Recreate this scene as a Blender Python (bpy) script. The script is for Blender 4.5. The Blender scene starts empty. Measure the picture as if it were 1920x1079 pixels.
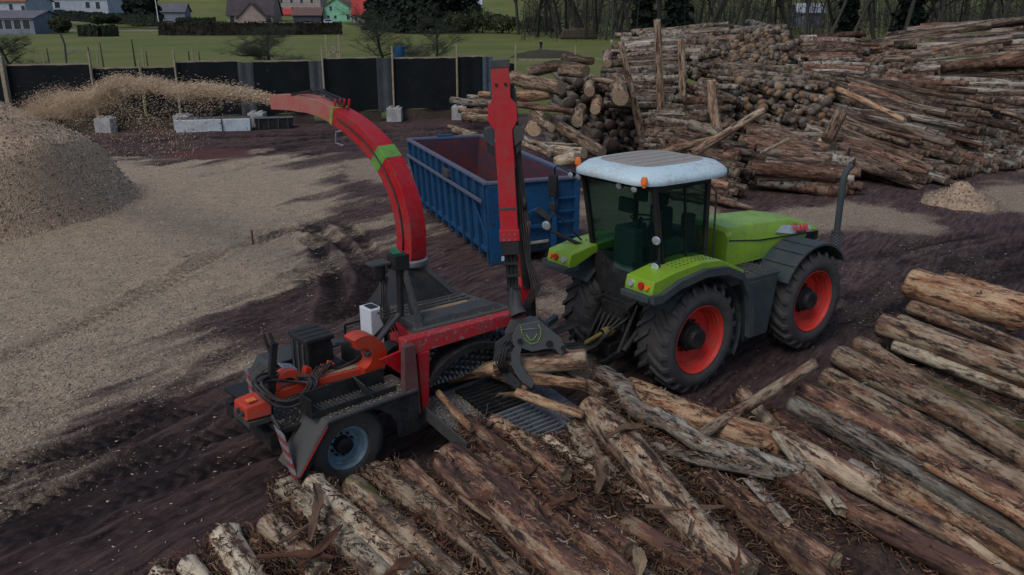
import bpy, math, random
import numpy as np
from math import sin, cos, pi, radians, sqrt, atan2
from mathutils import Vector, Matrix
random.seed(7); RS = np.random.RandomState(7)
sc = bpy.context.scene
col = sc.collection

# ---------------------------------------------------------------- camera, sky, sun, exposure
CAM_H = 6.2; PITCH = .32; FPX = 1585.
cd = bpy.data.cameras.new('camera'); cam = bpy.data.objects.new('camera', cd); col.objects.link(cam)
cam.location = (0, 0, CAM_H); cam.rotation_euler = (pi/2 - PITCH, 0, 0)
cd.sensor_width = 36; cd.lens = 36*FPX/1920; cd.clip_end = 3000; cd.clip_start = .1
sc.camera = cam
w = bpy.data.worlds.new("World"); sc.world = w; w.use_nodes = True
nt = w.node_tree; bg = nt.nodes['Background']
sky = nt.nodes.new('ShaderNodeTexSky'); sky.sky_type = 'NISHITA'; sky.sun_disc = False
SUN_EL, SUN_AZ = radians(52), radians(215)      # azimuth measured clockwise from +Y
sky.sun_elevation = SUN_EL; sky.sun_rotation = SUN_AZ
sky.air_density = 1.0; sky.dust_density = 2.0; sky.ozone_density = 1.0
nt.links.new(sky.outputs[0], bg.inputs[0]); bg.inputs[1].default_value = .085
sd = bpy.data.lights.new('sun', 'SUN'); so = bpy.data.objects.new('sun', sd); col.objects.link(so)
sd.energy = .75; sd.angle = radians(24); sd.color = (1, .98, .95)
dv = Vector((sin(SUN_AZ)*cos(SUN_EL), cos(SUN_AZ)*cos(SUN_EL), sin(SUN_EL)))
so.rotation_euler = dv.to_track_quat('Z', 'Y').to_euler()
sc.view_settings.view_transform = 'Standard'; sc.view_settings.look = 'None'
sc.view_settings.exposure = .78; sc.view_settings.gamma = 1

# ---------------------------------------------------------------- picture point -> place in the world
CP, SP = cos(PITCH), sin(PITCH)
def ray(px, py):
    X = (px-960)/FPX; U = -(py-539.5)/FPX
    return (X, CP+U*SP, -SP+U*CP)
def G(px, py, z=0.):
    r = ray(px, py); t = (z-CAM_H)/r[2]; return Vector((r[0]*t, r[1]*t, z))
def D(px, py, y):
    r = ray(px, py); t = y/r[1]; return Vector((r[0]*t, y, CAM_H+r[2]*t))

# ---------------------------------------------------------------- noise in numpy
_perm = RS.rand(64, 64, 64)
def vnoise(x, y, z=0.):
    x, y, z = np.broadcast_arrays(np.asarray(x, float), np.asarray(y, float), np.asarray(z, float))
    xi, yi, zi = np.floor(x).astype(int), np.floor(y).astype(int), np.floor(z).astype(int)
    fx, fy, fz = x-xi, y-yi, z-zi
    fx = fx*fx*(3-2*fx); fy = fy*fy*(3-2*fy); fz = fz*fz*(3-2*fz)
    r = 0
    for dx in (0, 1):
        for dy in (0, 1):
            for dz in (0, 1):
                r = r + _perm[(xi+dx) & 63, (yi+dy) & 63, (zi+dz) & 63]*(fx if dx else 1-fx)*(fy if dy else 1-fy)*(fz if dz else 1-fz)
    return r*2-1
def fbm(x, y, z=0., o=4):
    a, s, r = 1., 1., 0.
    for i in range(o):
        r = r + a*vnoise(x*s+17*i, y*s+5*i, np.asarray(z)*s); a *= .5; s *= 2.03
    return r
def sstep(a, b, x):
    t = np.clip((x-a)/(b-a), 0, 1); return t*t*(3-2*t)

# ---------------------------------------------------------------- materials
MATS = {}
def newmat(name):
    m = bpy.data.materials.new(name); m.use_nodes = True; MATS[name] = m
    n = m.node_tree.nodes; return m, n, m.node_tree.links, n['Principled BSDF']
def N(n, t, **kw):
    o = n.new(t)
    for k, v in kw.items():
        if k == 'inp':
            for a, b in v.items(): o.inputs[a].default_value = b
        else: setattr(o, k, v)
    return o
def c4(c): return (c[0], c[1], c[2], 1)
def mixc(n, l, fac, a, b, mode='MIX'):
    o = n.new('ShaderNodeMix'); o.data_type = 'RGBA'; o.blend_type = mode
    for sock, v in ((o.inputs[0], fac), (o.inputs[6], a), (o.inputs[7], b)):
        if hasattr(v, 'is_linked') or isinstance(v, bpy.types.NodeSocket): l.new(v, sock)
        elif isinstance(v, (int, float)): sock.default_value = v
        else: sock.default_value = c4(v)
    return o.outputs[2]
def ramp(n, l, src, a, b):
    o = n.new('ShaderNodeMapRange'); l.new(src, o.inputs[0]); o.inputs[1].default_value = a; o.inputs[2].default_value = b
    return o.outputs[0]
def noise(n, l, vec, scale, detail=4, rough=.6):
    o = N(n, 'ShaderNodeTexNoise', inp={'Scale': scale, 'Detail': detail, 'Roughness': rough})
    if vec is not None: l.new(vec, o.inputs['Vector'])
    return o.outputs['Fac']
def bump(n, l, h, strength, dist, bsdf, prev=None):
    o = N(n, 'ShaderNodeBump', inp={'Strength': strength, 'Distance': dist}); l.new(h, o.inputs['Height'])
    if prev is not None: l.new(prev, o.inputs['Normal'])
    l.new(o.outputs[0], bsdf.inputs['Normal']); return o.outputs[0]
def paint(name, c, rough=.45, dirt=(.06, .05, .042), amt=.35, sc_=3., metal=0., bmp=.15, rust=None, rustamt=.0, coords='Object', spec=.28):
    m, n, l, b = newmat(name)
    tc = n.new('ShaderNodeTexCoord').outputs[coords]
    f1 = noise(n, l, tc, sc_, 6, .65); f2 = noise(n, l, tc, sc_*9, 5, .7)
    mu = N(n, 'ShaderNodeMath', operation='ADD'); l.new(f1, mu.inputs[0]); l.new(f2, mu.inputs[1])
    lo = 1.02-amt*.5
    fac = ramp(n, l, mu.outputs[0], lo, lo+.35)
    cc = mixc(n, l, fac, c, tuple(c[i]*.35+dirt[i]*.65 for i in range(3)))
    if rust:
        f3 = noise(n, l, tc, sc_*2.3+1, 8, .72)
        cc = mixc(n, l, ramp(n, l, f3, .66-rustamt*.3, .70-rustamt*.3), cc, rust)
    l.new(cc, b.inputs['Base Color'])
    rr = N(n, 'ShaderNodeMapRange', inp={3: rough, 4: min(1, rough+.4)}); l.new(fac, rr.inputs[0]); l.new(rr.outputs[0], b.inputs['Roughness'])
    b.inputs['Metallic'].default_value = metal; b.inputs['Specular IOR Level'].default_value = spec
    if bmp: bump(n, l, f2, bmp, .01, b)
    return m
def bark(name, dark, mid, lite, wood, peel=.45, scl=(1.2, 7, 7), moss=0., bs=1., zsc=1., dist=.03):
    m, n, l, b = newmat(name)
    tc = n.new('ShaderNodeTexCoord').outputs['Object']
    oi = n.new('ShaderNodeObjectInfo')
    mp = N(n, 'ShaderNodeMapping'); mp.inputs['Scale'].default_value = scl; l.new(tc, mp.inputs[0])
    off = N(n, 'ShaderNodeVectorMath', operation='SCALE'); off.inputs[0].default_value = (31, 17, 23); l.new(oi.outputs['Random'], off.inputs[3])
    ad = N(n, 'ShaderNodeVectorMath', operation='ADD'); l.new(mp.outputs[0], ad.inputs[0]); l.new(off.outputs[0], ad.inputs[1]); v = ad.outputs[0]
    a1 = noise(n, l, v, 1.1*zsc, 6, .68); a2 = noise(n, l, v, 4.5*zsc, 6, .72); a3 = noise(n, l, v, .45*zsc, 3, .6); a4 = noise(n, l, v, 14*zsc, 4, .7)
    cb = mixc(n, l, ramp(n, l, a2, .36, .62), dark, mid)
    cb = mixc(n, l, ramp(n, l, a4, .56, .72), cb, lite)
    cw = mixc(n, l, ramp(n, l, a2, .3, .66), tuple(x*.6 for x in wood), tuple(min(1, x*1.15) for x in wood))
    cw = mixc(n, l, ramp(n, l, a4, .60, .68), cw, tuple(x*.3 for x in dark))
    s1 = N(n, 'ShaderNodeMath', operation='MULTIPLY_ADD'); l.new(a2, s1.inputs[0]); s1.inputs[1].default_value = .36; l.new(a1, s1.inputs[2])
    s2 = N(n, 'ShaderNodeMath', operation='MULTIPLY_ADD'); l.new(a4, s2.inputs[0]); s2.inputs[1].default_value = .12; l.new(s1.outputs[0], s2.inputs[2]); sm = s2.outputs[0]
    m0 = .74+(.5-peel)*.30
    pf = ramp(n, l, sm, m0, m0+.03); pe = ramp(n, l, sm, m0-.07, m0-.03)
    inner = tuple(.5*(mid[i]+wood[i])*(1.15, .85, .7)[i] for i in range(3))
    cb = mixc(n, l, ramp(n, l, a3, .35, .62), cb, tuple(x*1.35 for x in mid)); cc = mixc(n, l, pe, cb, inner); cc = mixc(n, l, pf, cc, cw)
    if moss > 0:
        geo = n.new('ShaderNodeNewGeometry'); sx = n.new('ShaderNodeSeparateXYZ'); l.new(geo.outputs['Normal'], sx.inputs[0])
        mm = N(n, 'ShaderNodeMath', operation='MULTIPLY'); l.new(ramp(n, l, sx.outputs[2], .1, .7), mm.inputs[0]); l.new(ramp(n, l, a3, .6-moss*.3, .68-moss*.3), mm.inputs[1])
        cc = mixc(n, l, mm.outputs[0], cc, (.060, .068, .020))
    stn = noise(n, l, v, .9*zsc, 5, .75); so_ = N(n, 'ShaderNodeVectorMath', operation='ADD'); l.new(v, so_.inputs[0]); so_.inputs[1].default_value = (7.3, 2.1, 4.4)
    stn = noise(n, l, so_.outputs[0], 1.7*zsc, 6, .75)
    cc = mixc(n, l, ramp(n, l, stn, .50, .60), cc, tuple(x*1.3+.004 for x in dark)); crk = noise(n, l, v, 8*zsc, 5, .8); cc = mixc(n, l, ramp(n, l, crk, .63, .72), cc, tuple(x*.8 for x in dark))
    if zsc != 1.:
        gi = n.new('ShaderNodeNewGeometry'); gm = N(n, 'ShaderNodeMapRange', inp={3: .45, 4: 1.35}); l.new(gi.outputs['Random Per Island'], gm.inputs[0]); hi_ = n.new('ShaderNodeHueSaturation'); l.new(gm.outputs[0], hi_.inputs['Value']); l.new(cc, hi_.inputs['Color']); cc = hi_.outputs[0]
    hv = N(n, 'ShaderNodeHueSaturation', inp={'Saturation': .93}); l.new(cc, hv.inputs['Color'])
    rv = N(n, 'ShaderNodeMapRange', inp={3: .5, 4: 1.08}); l.new(oi.outputs['Random'], rv.inputs[0]); l.new(rv.outputs[0], hv.inputs['Value'])
    l.new(hv.outputs[0], b.inputs['Base Color'])
    b.inputs['Roughness'].default_value = .85; b.inputs['Specular IOR Level'].default_value = .14
    h = mixc(n, l, .5, a2, a4); 
    h2 = N(n, 'ShaderNodeMath', operation='SUBTRACT'); l.new(h, h2.inputs[0]); l.new(pf, h2.inputs[1])
    p = bump(n, l, h2.outputs[0], .55*bs, dist*.8, b)
    return m
def endgrain(name, c1, c2, dark=(.04, .028, .02), k=9., unit=False):
    m, n, l, b = newmat(name)
    tc = n.new('ShaderNodeTexCoord').outputs['Object']; oi = n.new('ShaderNodeObjectInfo')
    mp = N(n, 'ShaderNodeMapping'); mp.inputs['Scale'].default_value = (0, 1, 1); l.new(tc, mp.inputs[0])
    ln = N(n, 'ShaderNodeVectorMath', operation='LENGTH'); l.new(mp.outputs[0], ln.inputs[0])
    a = noise(n, l, tc, 3 if unit else 14, 5, .65)
    mu = N(n, 'ShaderNodeMath', operation='MULTIPLY_ADD'); l.new(ln.outputs['Value'], mu.inputs[0]); mu.inputs[1].default_value = k*6; l.new(a, mu.inputs[2])
    si = N(n, 'ShaderNodeMath', operation='SINE'); l.new(mu.outputs[0], si.inputs[0])
    cc = mixc(n, l, ramp(n, l, si.outputs[0], -1.2, 2.4), c1, c2)
    cc = mixc(n, l, ramp(n, l, a, .5, .72), cc, dark)
    hv = N(n, 'ShaderNodeHueSaturation'); l.new(cc, hv.inputs['Color'])
    rv = N(n, 'ShaderNodeMapRange', inp={3: .45, 4: 1.25}); l.new(oi.outputs['Random'], rv.inputs[0]); l.new(rv.outputs[0], hv.inputs['Value'])
    l.new(hv.outputs[0], b.inputs['Base Color']); b.inputs['Roughness'].default_value = .85
    bump(n, l, si.outputs[0], .2, .01, b)
    return m
def glass(name, tint):
    m, n, l, b = newmat(name)
    b.inputs['Base Color'].default_value = c4(tint); b.inputs['Roughness'].default_value = .04
    b.inputs['Specular IOR Level'].default_value = .6
    tr = n.new('ShaderNodeBsdfTransparent'); tr.inputs[0].default_value = c4((.62, .73, .70))
    mx = n.new('ShaderNodeMixShader'); lw = N(n, 'ShaderNodeLayerWeight', inp={'Blend': .25})
    mr = N(n, 'ShaderNodeMapRange', inp={3: .12, 4: .9}); l.new(lw.outputs['Fresnel'], mr.inputs[0])
    gb = n.new('ShaderNodeNewGeometry'); iv = N(n, 'ShaderNodeMath', operation='SUBTRACT'); iv.inputs[0].default_value = 1; l.new(gb.outputs['Backfacing'], iv.inputs[1]); mm = N(n, 'ShaderNodeMath', operation='MULTIPLY'); l.new(mr.outputs[0], mm.inputs[0]); l.new(iv.outputs[0], mm.inputs[1]); l.new(mm.outputs[0], mx.inputs[0]); l.new(tr.outputs[0], mx.inputs[1]); l.new(b.outputs[0], mx.inputs[2])
    l.new(mx.outputs[0], n['Material Output'].inputs[0]); return m
DIRT = (.075, .06, .05)
m_green = paint('green_paint', (.165, .29, .018), .36, (.12, .10, .07), .12, 3.5)
m_rim = paint('rim_red_paint', (.50, .016, .010), .45, (.16, .06, .045), .35, 5)
m_red = paint('red_paint', (.32, .004, .010), .42, (.12, .06, .05), .2, 2.2, rust=(.10, .03, .025), rustamt=.02)
m_redworn = paint('worn_red_paint', (.34, .006, .012), .55, DIRT, .3, 7, rust=(.15, .125, .135), rustamt=.34)
m_redfade = paint('faded_red_paint', (.30, .055, .05), .6, (.26, .16, .12), .5, 3)
m_orange = paint('orange_paint', (.42, .030, .008), .45, DIRT, .3, 3)
m_dgrey = paint('dark_grey_metal', (.017, .026, .032), .5, DIRT, .4, 3)
m_deck = paint('worn_deck_metal', (.040, .050, .056), .6, (.075, .062, .05), .6, 4)
m_tgrey = paint('tractor_grey_plastic', (.020, .036, .042), .5, (.06, .055, .05), .4, 3)
m_black = paint('black_metal', (.006, .007, .008), .5, (.032, .027, .024), .3, 4, spec=.3)
m_rubber = paint('dusty_tyre_rubber', (.015, .015, .016), .85, (.062, .057, .054), .7, 5)
m_lug = m_rubber
m_white = paint('dirty_white_paint', (.48, .50, .53), .5, (.30, .28, .27), .15, 4)
m_roofw = paint('cab_roof_white', (.40, .51, .55), .4, (.24, .20, .16), .16, 2)
m_rooft = paint('cab_roof_dusty_top', (.30, .34, .34), .7, (.19, .145, .11), .9, 3)
m_blue = paint('container_blue_paint', (.003, .058, .155), .5, (.007, .024, .05), .5, 1.6, rust=(.05, .03, .03), rustamt=.08)
m_bluein = paint('container_rusty_inside', (.012, .03, .07), .75, (.07, .018, .016), .95, .9, rust=(.09, .02, .018), rustamt=.5)
m_bluerim = paint('container_rim_paint', (.05, .085, .16), .6, (.10, .08, .09), .7, 3)
m_rimblue = paint('rim_grey_blue_paint', (.16, .25, .31), .45, DIRT, .3, 5)
m_steel = paint('bare_steel', (.20, .23, .26), .4, (.1, .09, .08), .5, 5, metal=.4)
m_amber = paint('amber_lens', (.75, .16, .02), .2, DIRT, .1, 4, bmp=0)
m_redlens = paint('red_lens', (.4, .01, .01), .2, DIRT, .1, 4, bmp=0)
m_lens = paint('clear_lens', (.6, .66, .7), .1, DIRT, .1, 4, metal=.6, bmp=0)
m_glass = glass('tinted_cab_glass', (.02, .05, .045))
m_hose = paint('hose_rubber', (.012, .012, .013), .45, DIRT, .25, 6)
m_yellow = paint('yellow_guard', (.22, .17, .02), .5, DIRT, .6, 6)
m_conc = paint('concrete', (.36, .36, .36), .85, (.13, .12, .11), .45, 2)
m_post = paint('pale_timber', (.30, .25, .17), .8, (.12, .1, .08), .5, 4)
m_belt = paint('black_sheet', (.005, .007, .0085), .8, (.015, .017, .018), .35, .8, rust=(.05, .06, .07), rustamt=.05, spec=.12)
m_beltg = paint('grey_sheet', (.06, .065, .07), .8, (.03, .035, .036), .5, 1.2)
m_beltb = paint('blue_grey_sheet', (.06, .08, .10), .8, (.03, .04, .05), .4, 1.2)
m_earthw = paint('brown_boards', (.075, .055, .042), .9, (.03, .025, .02), .6, 1.5)
m_grn = paint('bright_green_paint', (.10, .26, .04), .5, DIRT, .25, 4)
m_teal = paint('green_cloth', (.01, .16, .09), .6, DIRT, .2, 4)
m_dark = paint('dark_interior', (.012, .014, .015), .6, DIRT, .1, 4)
m_seat = paint('cab_green_grey_plastic', (.03, .07, .055), .6, DIRT, .1, 4)
m_silv = paint('hood_badge_silver', (.38, .42, .46), .35, DIRT, .2, 3)
m_letter = paint('badge_letter_red', (.5, .015, .01), .4, DIRT, .05, 4, bmp=0)
m_letterd = paint('badge_letter_grey', (.06, .07, .10), .4, DIRT, .05, 4, bmp=0)
m_spray = paint('yellow_green_spray', (.20, .34, .03), .5, DIRT, .5, 6)
# real-size bark (metres) for the nearby logs, unit-size bark for the stacked ones
BK = dict(
 red=bark('bark_red_brown', (.020, .012, .010), (.095, .048, .036), (.19, .12, .085), (.30, .20, .125), .36, (1.1, 5, 5)),
 mix=bark('bark_half_peeled', (.022, .014, .012), (.10, .062, .046), (.25, .185, .13), (.37, .275, .18), .56, (1.0, 5, 5)),
 pale=bark('bark_pale_peeled', (.05, .033, .024), (.17, .12, .08), (.36, .29, .20), (.46, .385, .27), .70, (1.3, 5, 5)),
 grey=bark('bark_weathered_grey', (.016, .016, .016), (.095, .088, .076), (.24, .225, .19), (.32, .29, .235), .5, (1.0, 6, 6)),
 orange=bark('bark_fresh_orange', (.04, .02, .012), (.17, .085, .045), (.31, .20, .12), (.42, .27, .15), .6, (1.1, 5, 5)),
 moss=bark('bark_mossy', (.018, .013, .010), (.08, .058, .042), (.20, .155, .115), (.28, .21, .14), .45, (1.1, 5, 5), moss=.12))
def ub(nm, *a, **k): return bark(nm, *a, scl=(3.2, 1.1, 1.1), dist=.12, **k)
UB = [ub('stack_bark_brown', (.014, .010, .009), (.07, .05, .038), (.20, .155, .12), (.28, .215, .155), .45),
      ub('stack_bark_grey', (.022, .020, .018), (.12, .11, .095), (.33, .30, .26), (.40, .36, .30), .55),
      ub('stack_bark_mossy', (.016, .013, .010), (.08, .065, .048), (.21, .18, .14), (.28, .23, .17), .45, moss=.18),
      ub('stack_bark_red', (.03, .015, .010), (.12, .062, .042), (.22, .145, .10), (.30, .185, .12), .5)]
E_near = endgrain('cut_end_wood', (.22, .15, .09), (.36, .26, .16), k=12)
E_unit = endgrain('stack_cut_end', (.12, .07, .042), (.24, .15, .085), k=3, unit=True)
E_unitd = endgrain('stack_cut_end_dark', (.05, .035, .027), (.11, .075, .05), (.015, .012, .01), k=3, unit=True)
m_fib = paint('bark_debris', (.055, .030, .020), .9, (.14, .09, .055), .6, 7, coords='Object')
m_fibr = paint('bark_strip_brown', (.10, .042, .024), .85, (.04, .02, .015), .5, 5)
m_fibp = paint('splinter_pale', (.24, .17, .10), .85, (.1, .07, .05), .5, 5)

# ---------------------------------------------------------------- mesh helper
class MB:
    def __init__(s): s.v = []; s.f = []; s.m = []
    def add(s, vs, fs, mi=0):
        o = len(s.v); s.v += [tuple(p) for p in vs]; s.f += [tuple(i+o for i in f) for f in fs]; s.m += [mi]*len(fs); return s
    def box(s, a, b, mi=0, taper=None):
        (x0, y0, z0), (x1, y1, z1) = a, b
        vs = [(x0,y0,z0),(x1,y0,z0),(x1,y1,z0),(x0,y1,z0),(x0,y0,z1),(x1,y0,z1),(x1,y1,z1),(x0,y1,z1)]
        return s.add(vs, [(0,3,2,1),(4,5,6,7),(0,1,5,4),(1,2,6,5),(2,3,7,6),(3,0,4,7)], mi)
    def hexa(s, vs, mi=0):      # 4 bottom, 4 top corners, both counter-clockwise
        return s.add(vs, [(0,3,2,1),(4,5,6,7),(0,1,5,4),(1,2,6,5),(2,3,7,6),(3,0,4,7)], mi)
    def beam(s, p, q, w, h, mi=0, up=(0, 0, 1)):
        p, q = Vector(p), Vector(q); d = (q-p).normalized(); up = Vector(up)
        if abs(d.dot(up)) > .98: up = Vector((1, 0, 0))
        sd_ = d.cross(up).normalized(); u = sd_.cross(d)
        vs = []
        for e in (p, q):
            for a, b in ((-1,-1),(1,-1),(1,1),(-1,1)): vs.append(e+sd_*(a*w/2)+u*(b*h/2))
        return s.add(vs, [(0,3,2,1),(4,5,6,7),(0,1,5,4),(1,2,6,5),(2,3,7,6),(3,0,4,7)], mi)
    def prism(s, poly, y0, y1, mi=0, axis='y'):   # poly in (x,z), extruded along y
        n = len(poly)
        A = sum(poly[i][0]*poly[(i+1) % n][1]-poly[(i+1) % n][0]*poly[i][1] for i in range(n))
        if A < 0: poly = poly[::-1]
        def P(a, b, c): return (a, c, b) if axis == 'y' else ((c, a, b) if axis == 'x' else (a, b, c))
        vs = [P(x, z, y0) for x, z in poly]+[P(x, z, y1) for x, z in poly]
        fs = [tuple(range(n)), tuple(range(2*n-1, n-1, -1))]+[(i, n+i, n+(i+1) % n, (i+1) % n) for i in range(n)]
        return s.add(vs, fs, mi)
    def tube(s, pts, r, n=8, mi=0, caps=True, mcap=None):
        pts = [Vector(p) for p in pts]; k = len(pts)
        if not hasattr(r, '__len__'): r = [r]*k
        up = Vector((0, 0, 1)); vs = []; prev = None
        for i, p in enumerate(pts):
            t = (pts[min(i+1, k-1)]-pts[max(i-1, 0)]).normalized()
            if prev is None:
                a = t.cross(up if abs(t.z) < .95 else Vector((1, 0, 0))).normalized()
            else: a = (prev-t*prev.dot(t)).normalized()
            prev = a; b = t.cross(a)
            for j in range(n):
                th = 2*pi*j/n; vs.append(p+(a*cos(th)+b*sin(th))*r[i])
        fs = [(i*n+j, i*n+(j+1) % n, (i+1)*n+(j+1) % n, (i+1)*n+j) for i in range(k-1) for j in range(n)]
        s.add(vs, fs, mi)
        if caps:
            o = len(s.v)-k*n; mc = mi if mcap is None else mcap
            s.f += [tuple(o+j for j in range(n-1, -1, -1)), tuple(o+(k-1)*n+j for j in range(n))]; s.m += [mc, mc]
        return s
    def lathe(s, prof, c, axis=1, n=32, mi=0):     # prof: (offset along axis, radius)
        vs = []
        for (h, r) in prof:
            for j in range(n):
                th = 2*pi*j/n; q = [0, 0, 0]; q[axis] = h; q[(axis+1) % 3] = r*cos(th); q[(axis+2) % 3] = r*sin(th)
                vs.append((q[0]+c[0], q[1]+c[1], q[2]+c[2]))
        k = len(prof)
        fs = [(i*n+j, i*n+(j+1) % n, (i+1)*n+(j+1) % n, (i+1)*n+j) for i in range(k-1) for j in range(n)]
        return s.add(vs, fs, mi)
    def build(s, name, mats, parent=None, smooth=False, bevel=0, fixn=False):
        me = bpy.data.meshes.new(name); me.from_pydata(s.v, [], s.f)
        if not isinstance(mats, (list, tuple)): mats = [mats]
        for m in mats: me.materials.append(m)
        if any(s.m): me.polygons.foreach_set('material_index', s.m)
        if smooth:
            me.polygons.foreach_set('use_smooth', [True]*len(s.f))
            if smooth == 'auto': me.set_sharp_from_angle(angle=radians(38))
        me.update()
        o = bpy.data.objects.new(name, me); col.objects.link(o)
        if parent is not None: o.parent = parent
        if bevel:
            b = o.modifiers.new('bevel', 'BEVEL'); b.width = bevel; b.segments = 2; b.limit_method = 'ANGLE'; b.angle_limit = radians(35); b.harden_normals = False
        return o
def fast_mesh(name, V, Fq, mats, midx=None, smooth=False, attrs=None):
    """V (n,3), Fq (m,k) arrays"""
    me = bpy.data.meshes.new(name); V = np.asarray(V, np.float32); Fq = np.asarray(Fq, np.int32); k = Fq.shape[1]
    me.vertices.add(len(V)); me.vertices.foreach_set('co', V.ravel())
    me.loops.add(Fq.size); me.loops.foreach_set('vertex_index', Fq.ravel())
    me.polygons.add(len(Fq)); me.polygons.foreach_set('loop_start', np.arange(0, Fq.size, k, dtype=np.int32))
    if not isinstance(mats, (list, tuple)): mats = [mats]
    for m in mats: me.materials.append(m)
    if midx is not None: me.polygons.foreach_set('material_index', np.asarray(midx, np.int32))
    if smooth: me.polygons.foreach_set('use_smooth', np.ones(len(Fq), bool))
    for nm, a in (attrs or {}).items():
        at = me.attributes.new(nm, 'FLOAT', 'POINT'); at.data.foreach_set('value', np.asarray(a, np.float32).ravel())
    me.update(calc_edges=True); me.validate()
    o = bpy.data.objects.new(name, me); col.objects.link(o); return o
def tag(o, label=None, cat=None, group=None, kind=None):
    if label: o['label'] = label
    if cat: o['category'] = cat
    if group: o['group'] = group
    if kind: o['kind'] = kind
    return o
def empty(name, loc, rz=0, **k):
    o = bpy.data.objects.new(name, None); col.objects.link(o); o.location = loc; o.rotation_euler = (0, 0, rz); o.empty_display_size = .2
    tag(o, **k); return o
def copy_tree(o, parent=None):
    c = o.copy(); col.objects.link(c); c.parent = parent
    for ch in list(o.children): copy_tree(ch, c)
    return c

# ================================================================ GROUND
def poly_sd(P, X, Y):
    """signed distance to polygon (positive inside)"""
    P = np.array(P, float); d = np.full(X.shape, 1e9); ins = np.zeros(X.shape, bool)
    for i in range(len(P)):
        a, b = P[i], P[(i+1) % len(P)]; e = b-a; wx, wy = X-a[0], Y-a[1]
        t = np.clip((wx*e[0]+wy*e[1])/(e@e), 0, 1); d = np.minimum(d, (wx-e[0]*t)**2+(wy-e[1]*t)**2)
        c = ((a[1] <= Y) != (b[1] <= Y)); xi = a[0]+(Y-a[1])/(b[1]-a[1]+1e-12)*e[0]; ins ^= c & (X < xi)
    return np.where(ins, 1, -1)*np.sqrt(d)
def px_poly(pts): return [tuple(G(*p)[:2]) for p in pts]
FENCE = [G(-60, 256), G(205, 248), G(740, 227), G(960, 221), G(1150, 216)]
def fence_y(x):
    xs = [p.x for p in FENCE]; ys = [p.y for p in FENCE]; return np.interp(x, xs, ys)
def zground(X, Y):
    z = sstep(215, 300, Y)*1.0+np.clip(Y-300, 0, None)*.05+np.clip(Y-400, 0, 500)*.16
    return z
RUTS = []
def rut(pts, wd=.55, dp=.07, lug=True): RUTS.append(([tuple(G(*p)[:2]) for p in pts], wd, dp*1.5, lug))
for k_ in range(16):
    o_ = k_*17+random.uniform(-6, 6); j_ = random.uniform(-14, 14)
    rut([(-60, 800+o_*1.15), (120, 758+o_+j_), (300, 700+o_*.8), (470, 655+o_*.55+j_*.5)][:4 if k_ % 3 else 3], random.uniform(.07, .2), random.uniform(.018, .035), False)
for k_ in range(7): rut([(120, 262+k_*9), (400, 252+k_*8+random.uniform(-3, 3)), (660, 246+k_*6), (900, 236+k_*5)], .3, .03, False)
for k_ in range(8): rut([(1500+k_*12, 640-k_*8), (1680, 560-k_*12+random.uniform(-5, 5)), (1960, 500-k_*12)], .16, .03, False)
rut([(-60, 905), (150, 838), (300, 780), (470, 742)]); rut([(-60, 985), (200, 890), (340, 835), (500, 790)])
rut([(-60, 1050), (160, 960), (330, 895), (520, 845)], .5, .05); rut([(60, 1079), (260, 985), (420, 930), (560, 890)], .4, .04)
rut([(-60, 700), (60, 648), (190, 590), (330, 520), (470, 440), (560, 400)], .6, .06)
rut([(200, 830), (330, 740), (420, 660), (500, 600), (560, 540), (600, 480), (600, 430), (560, 400)])
rut([(640, 590), (690, 560), (700, 520), (672, 480), (630, 450), (560, 430), (420, 470)], .5, .09)
rut([(610, 600), (630, 560), (628, 520), (610, 480), (585, 450)], .5, .07)
rut([(720, 590), (730, 540), (715, 500), (690, 460), (650, 425), (560, 395), (450, 380)], .5, .07)
rut([(1560, 690), (1640, 600), (1760, 540), (1960, 480)], .6, .08); rut([(1540, 560), (1640, 540), (1780, 500), (1960, 445)], .6, .07)
rut([(1560, 500), (1680, 470), (1800, 450), (1960, 420)], .5, .05); rut([(1300, 760), (1420, 690), (1560, 620), (1700, 560), (1960, 510)], .6, .06)
rut([(150, 268), (420, 258), (640, 250), (860, 240)], .7, .06); rut([(150, 285), (420, 300), (640, 262), (900, 248)], .7, .05)
rut([(380, 330), (560, 290), (760, 262)], .6, .05); rut([(300, 310), (480, 275), (700, 245)], .6, .05)
rut([(350, 480), (420, 450), (500, 425), (600, 392), (700, 380)], .5, .05)
rut([(-60, 780), (100, 730), (260, 690), (380, 650), (470, 600), (540, 520)], .5, .05)
CHIP_BIG = px_poly([(-300, 905), (0, 868), (150, 800), (260, 742), (360, 690), (430, 640), (485, 575), (520, 520), (575, 480), (640, 430), (655, 380), (600, 322), (520, 300), (380, 300), (200, 306), (120, 290), (-300, 262)])
CHIP_SM = [px_poly(p) for p in ([(625, 300), (700, 290), (770, 300), (770, 345), (690, 350), (640, 330)],
    [(985, 590), (1000, 500), (1060, 480), (1100, 480), (1075, 600)],
    [(1330, 430), (1400, 395), (1560, 372), (1700, 388), (1790, 410), (1740, 438), (1560, 430), (1450, 450)],
    [(1740, 395), (1830, 345), (1990, 315), (1990, 395), (1860, 412)], [(1070, 380), (1100, 340), (1330, 345), (1400, 420), (1100, 480)],
    [(900, 700), (1000, 640), (1200, 600), (1250, 760), (1100, 760)])]
RED_PUD = px_poly([(285, 292), (340, 281), (466, 279), (468, 293), (380, 299)])
def axis_vals(segs):
    out = []
    for a, b, st in segs: out += list(np.arange(a, b-1e-6, st))
    out.append(segs[-1][1]); return np.array(out)
gx = axis_vals([(-900, -120, 60), (-120, -40, 4), (-40, -14, .4), (-14, -9, .12), (-9, 9, .055), (9, 16, .11), (16, 40, .4), (40, 120, 4), (120, 900, 60)])
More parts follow.
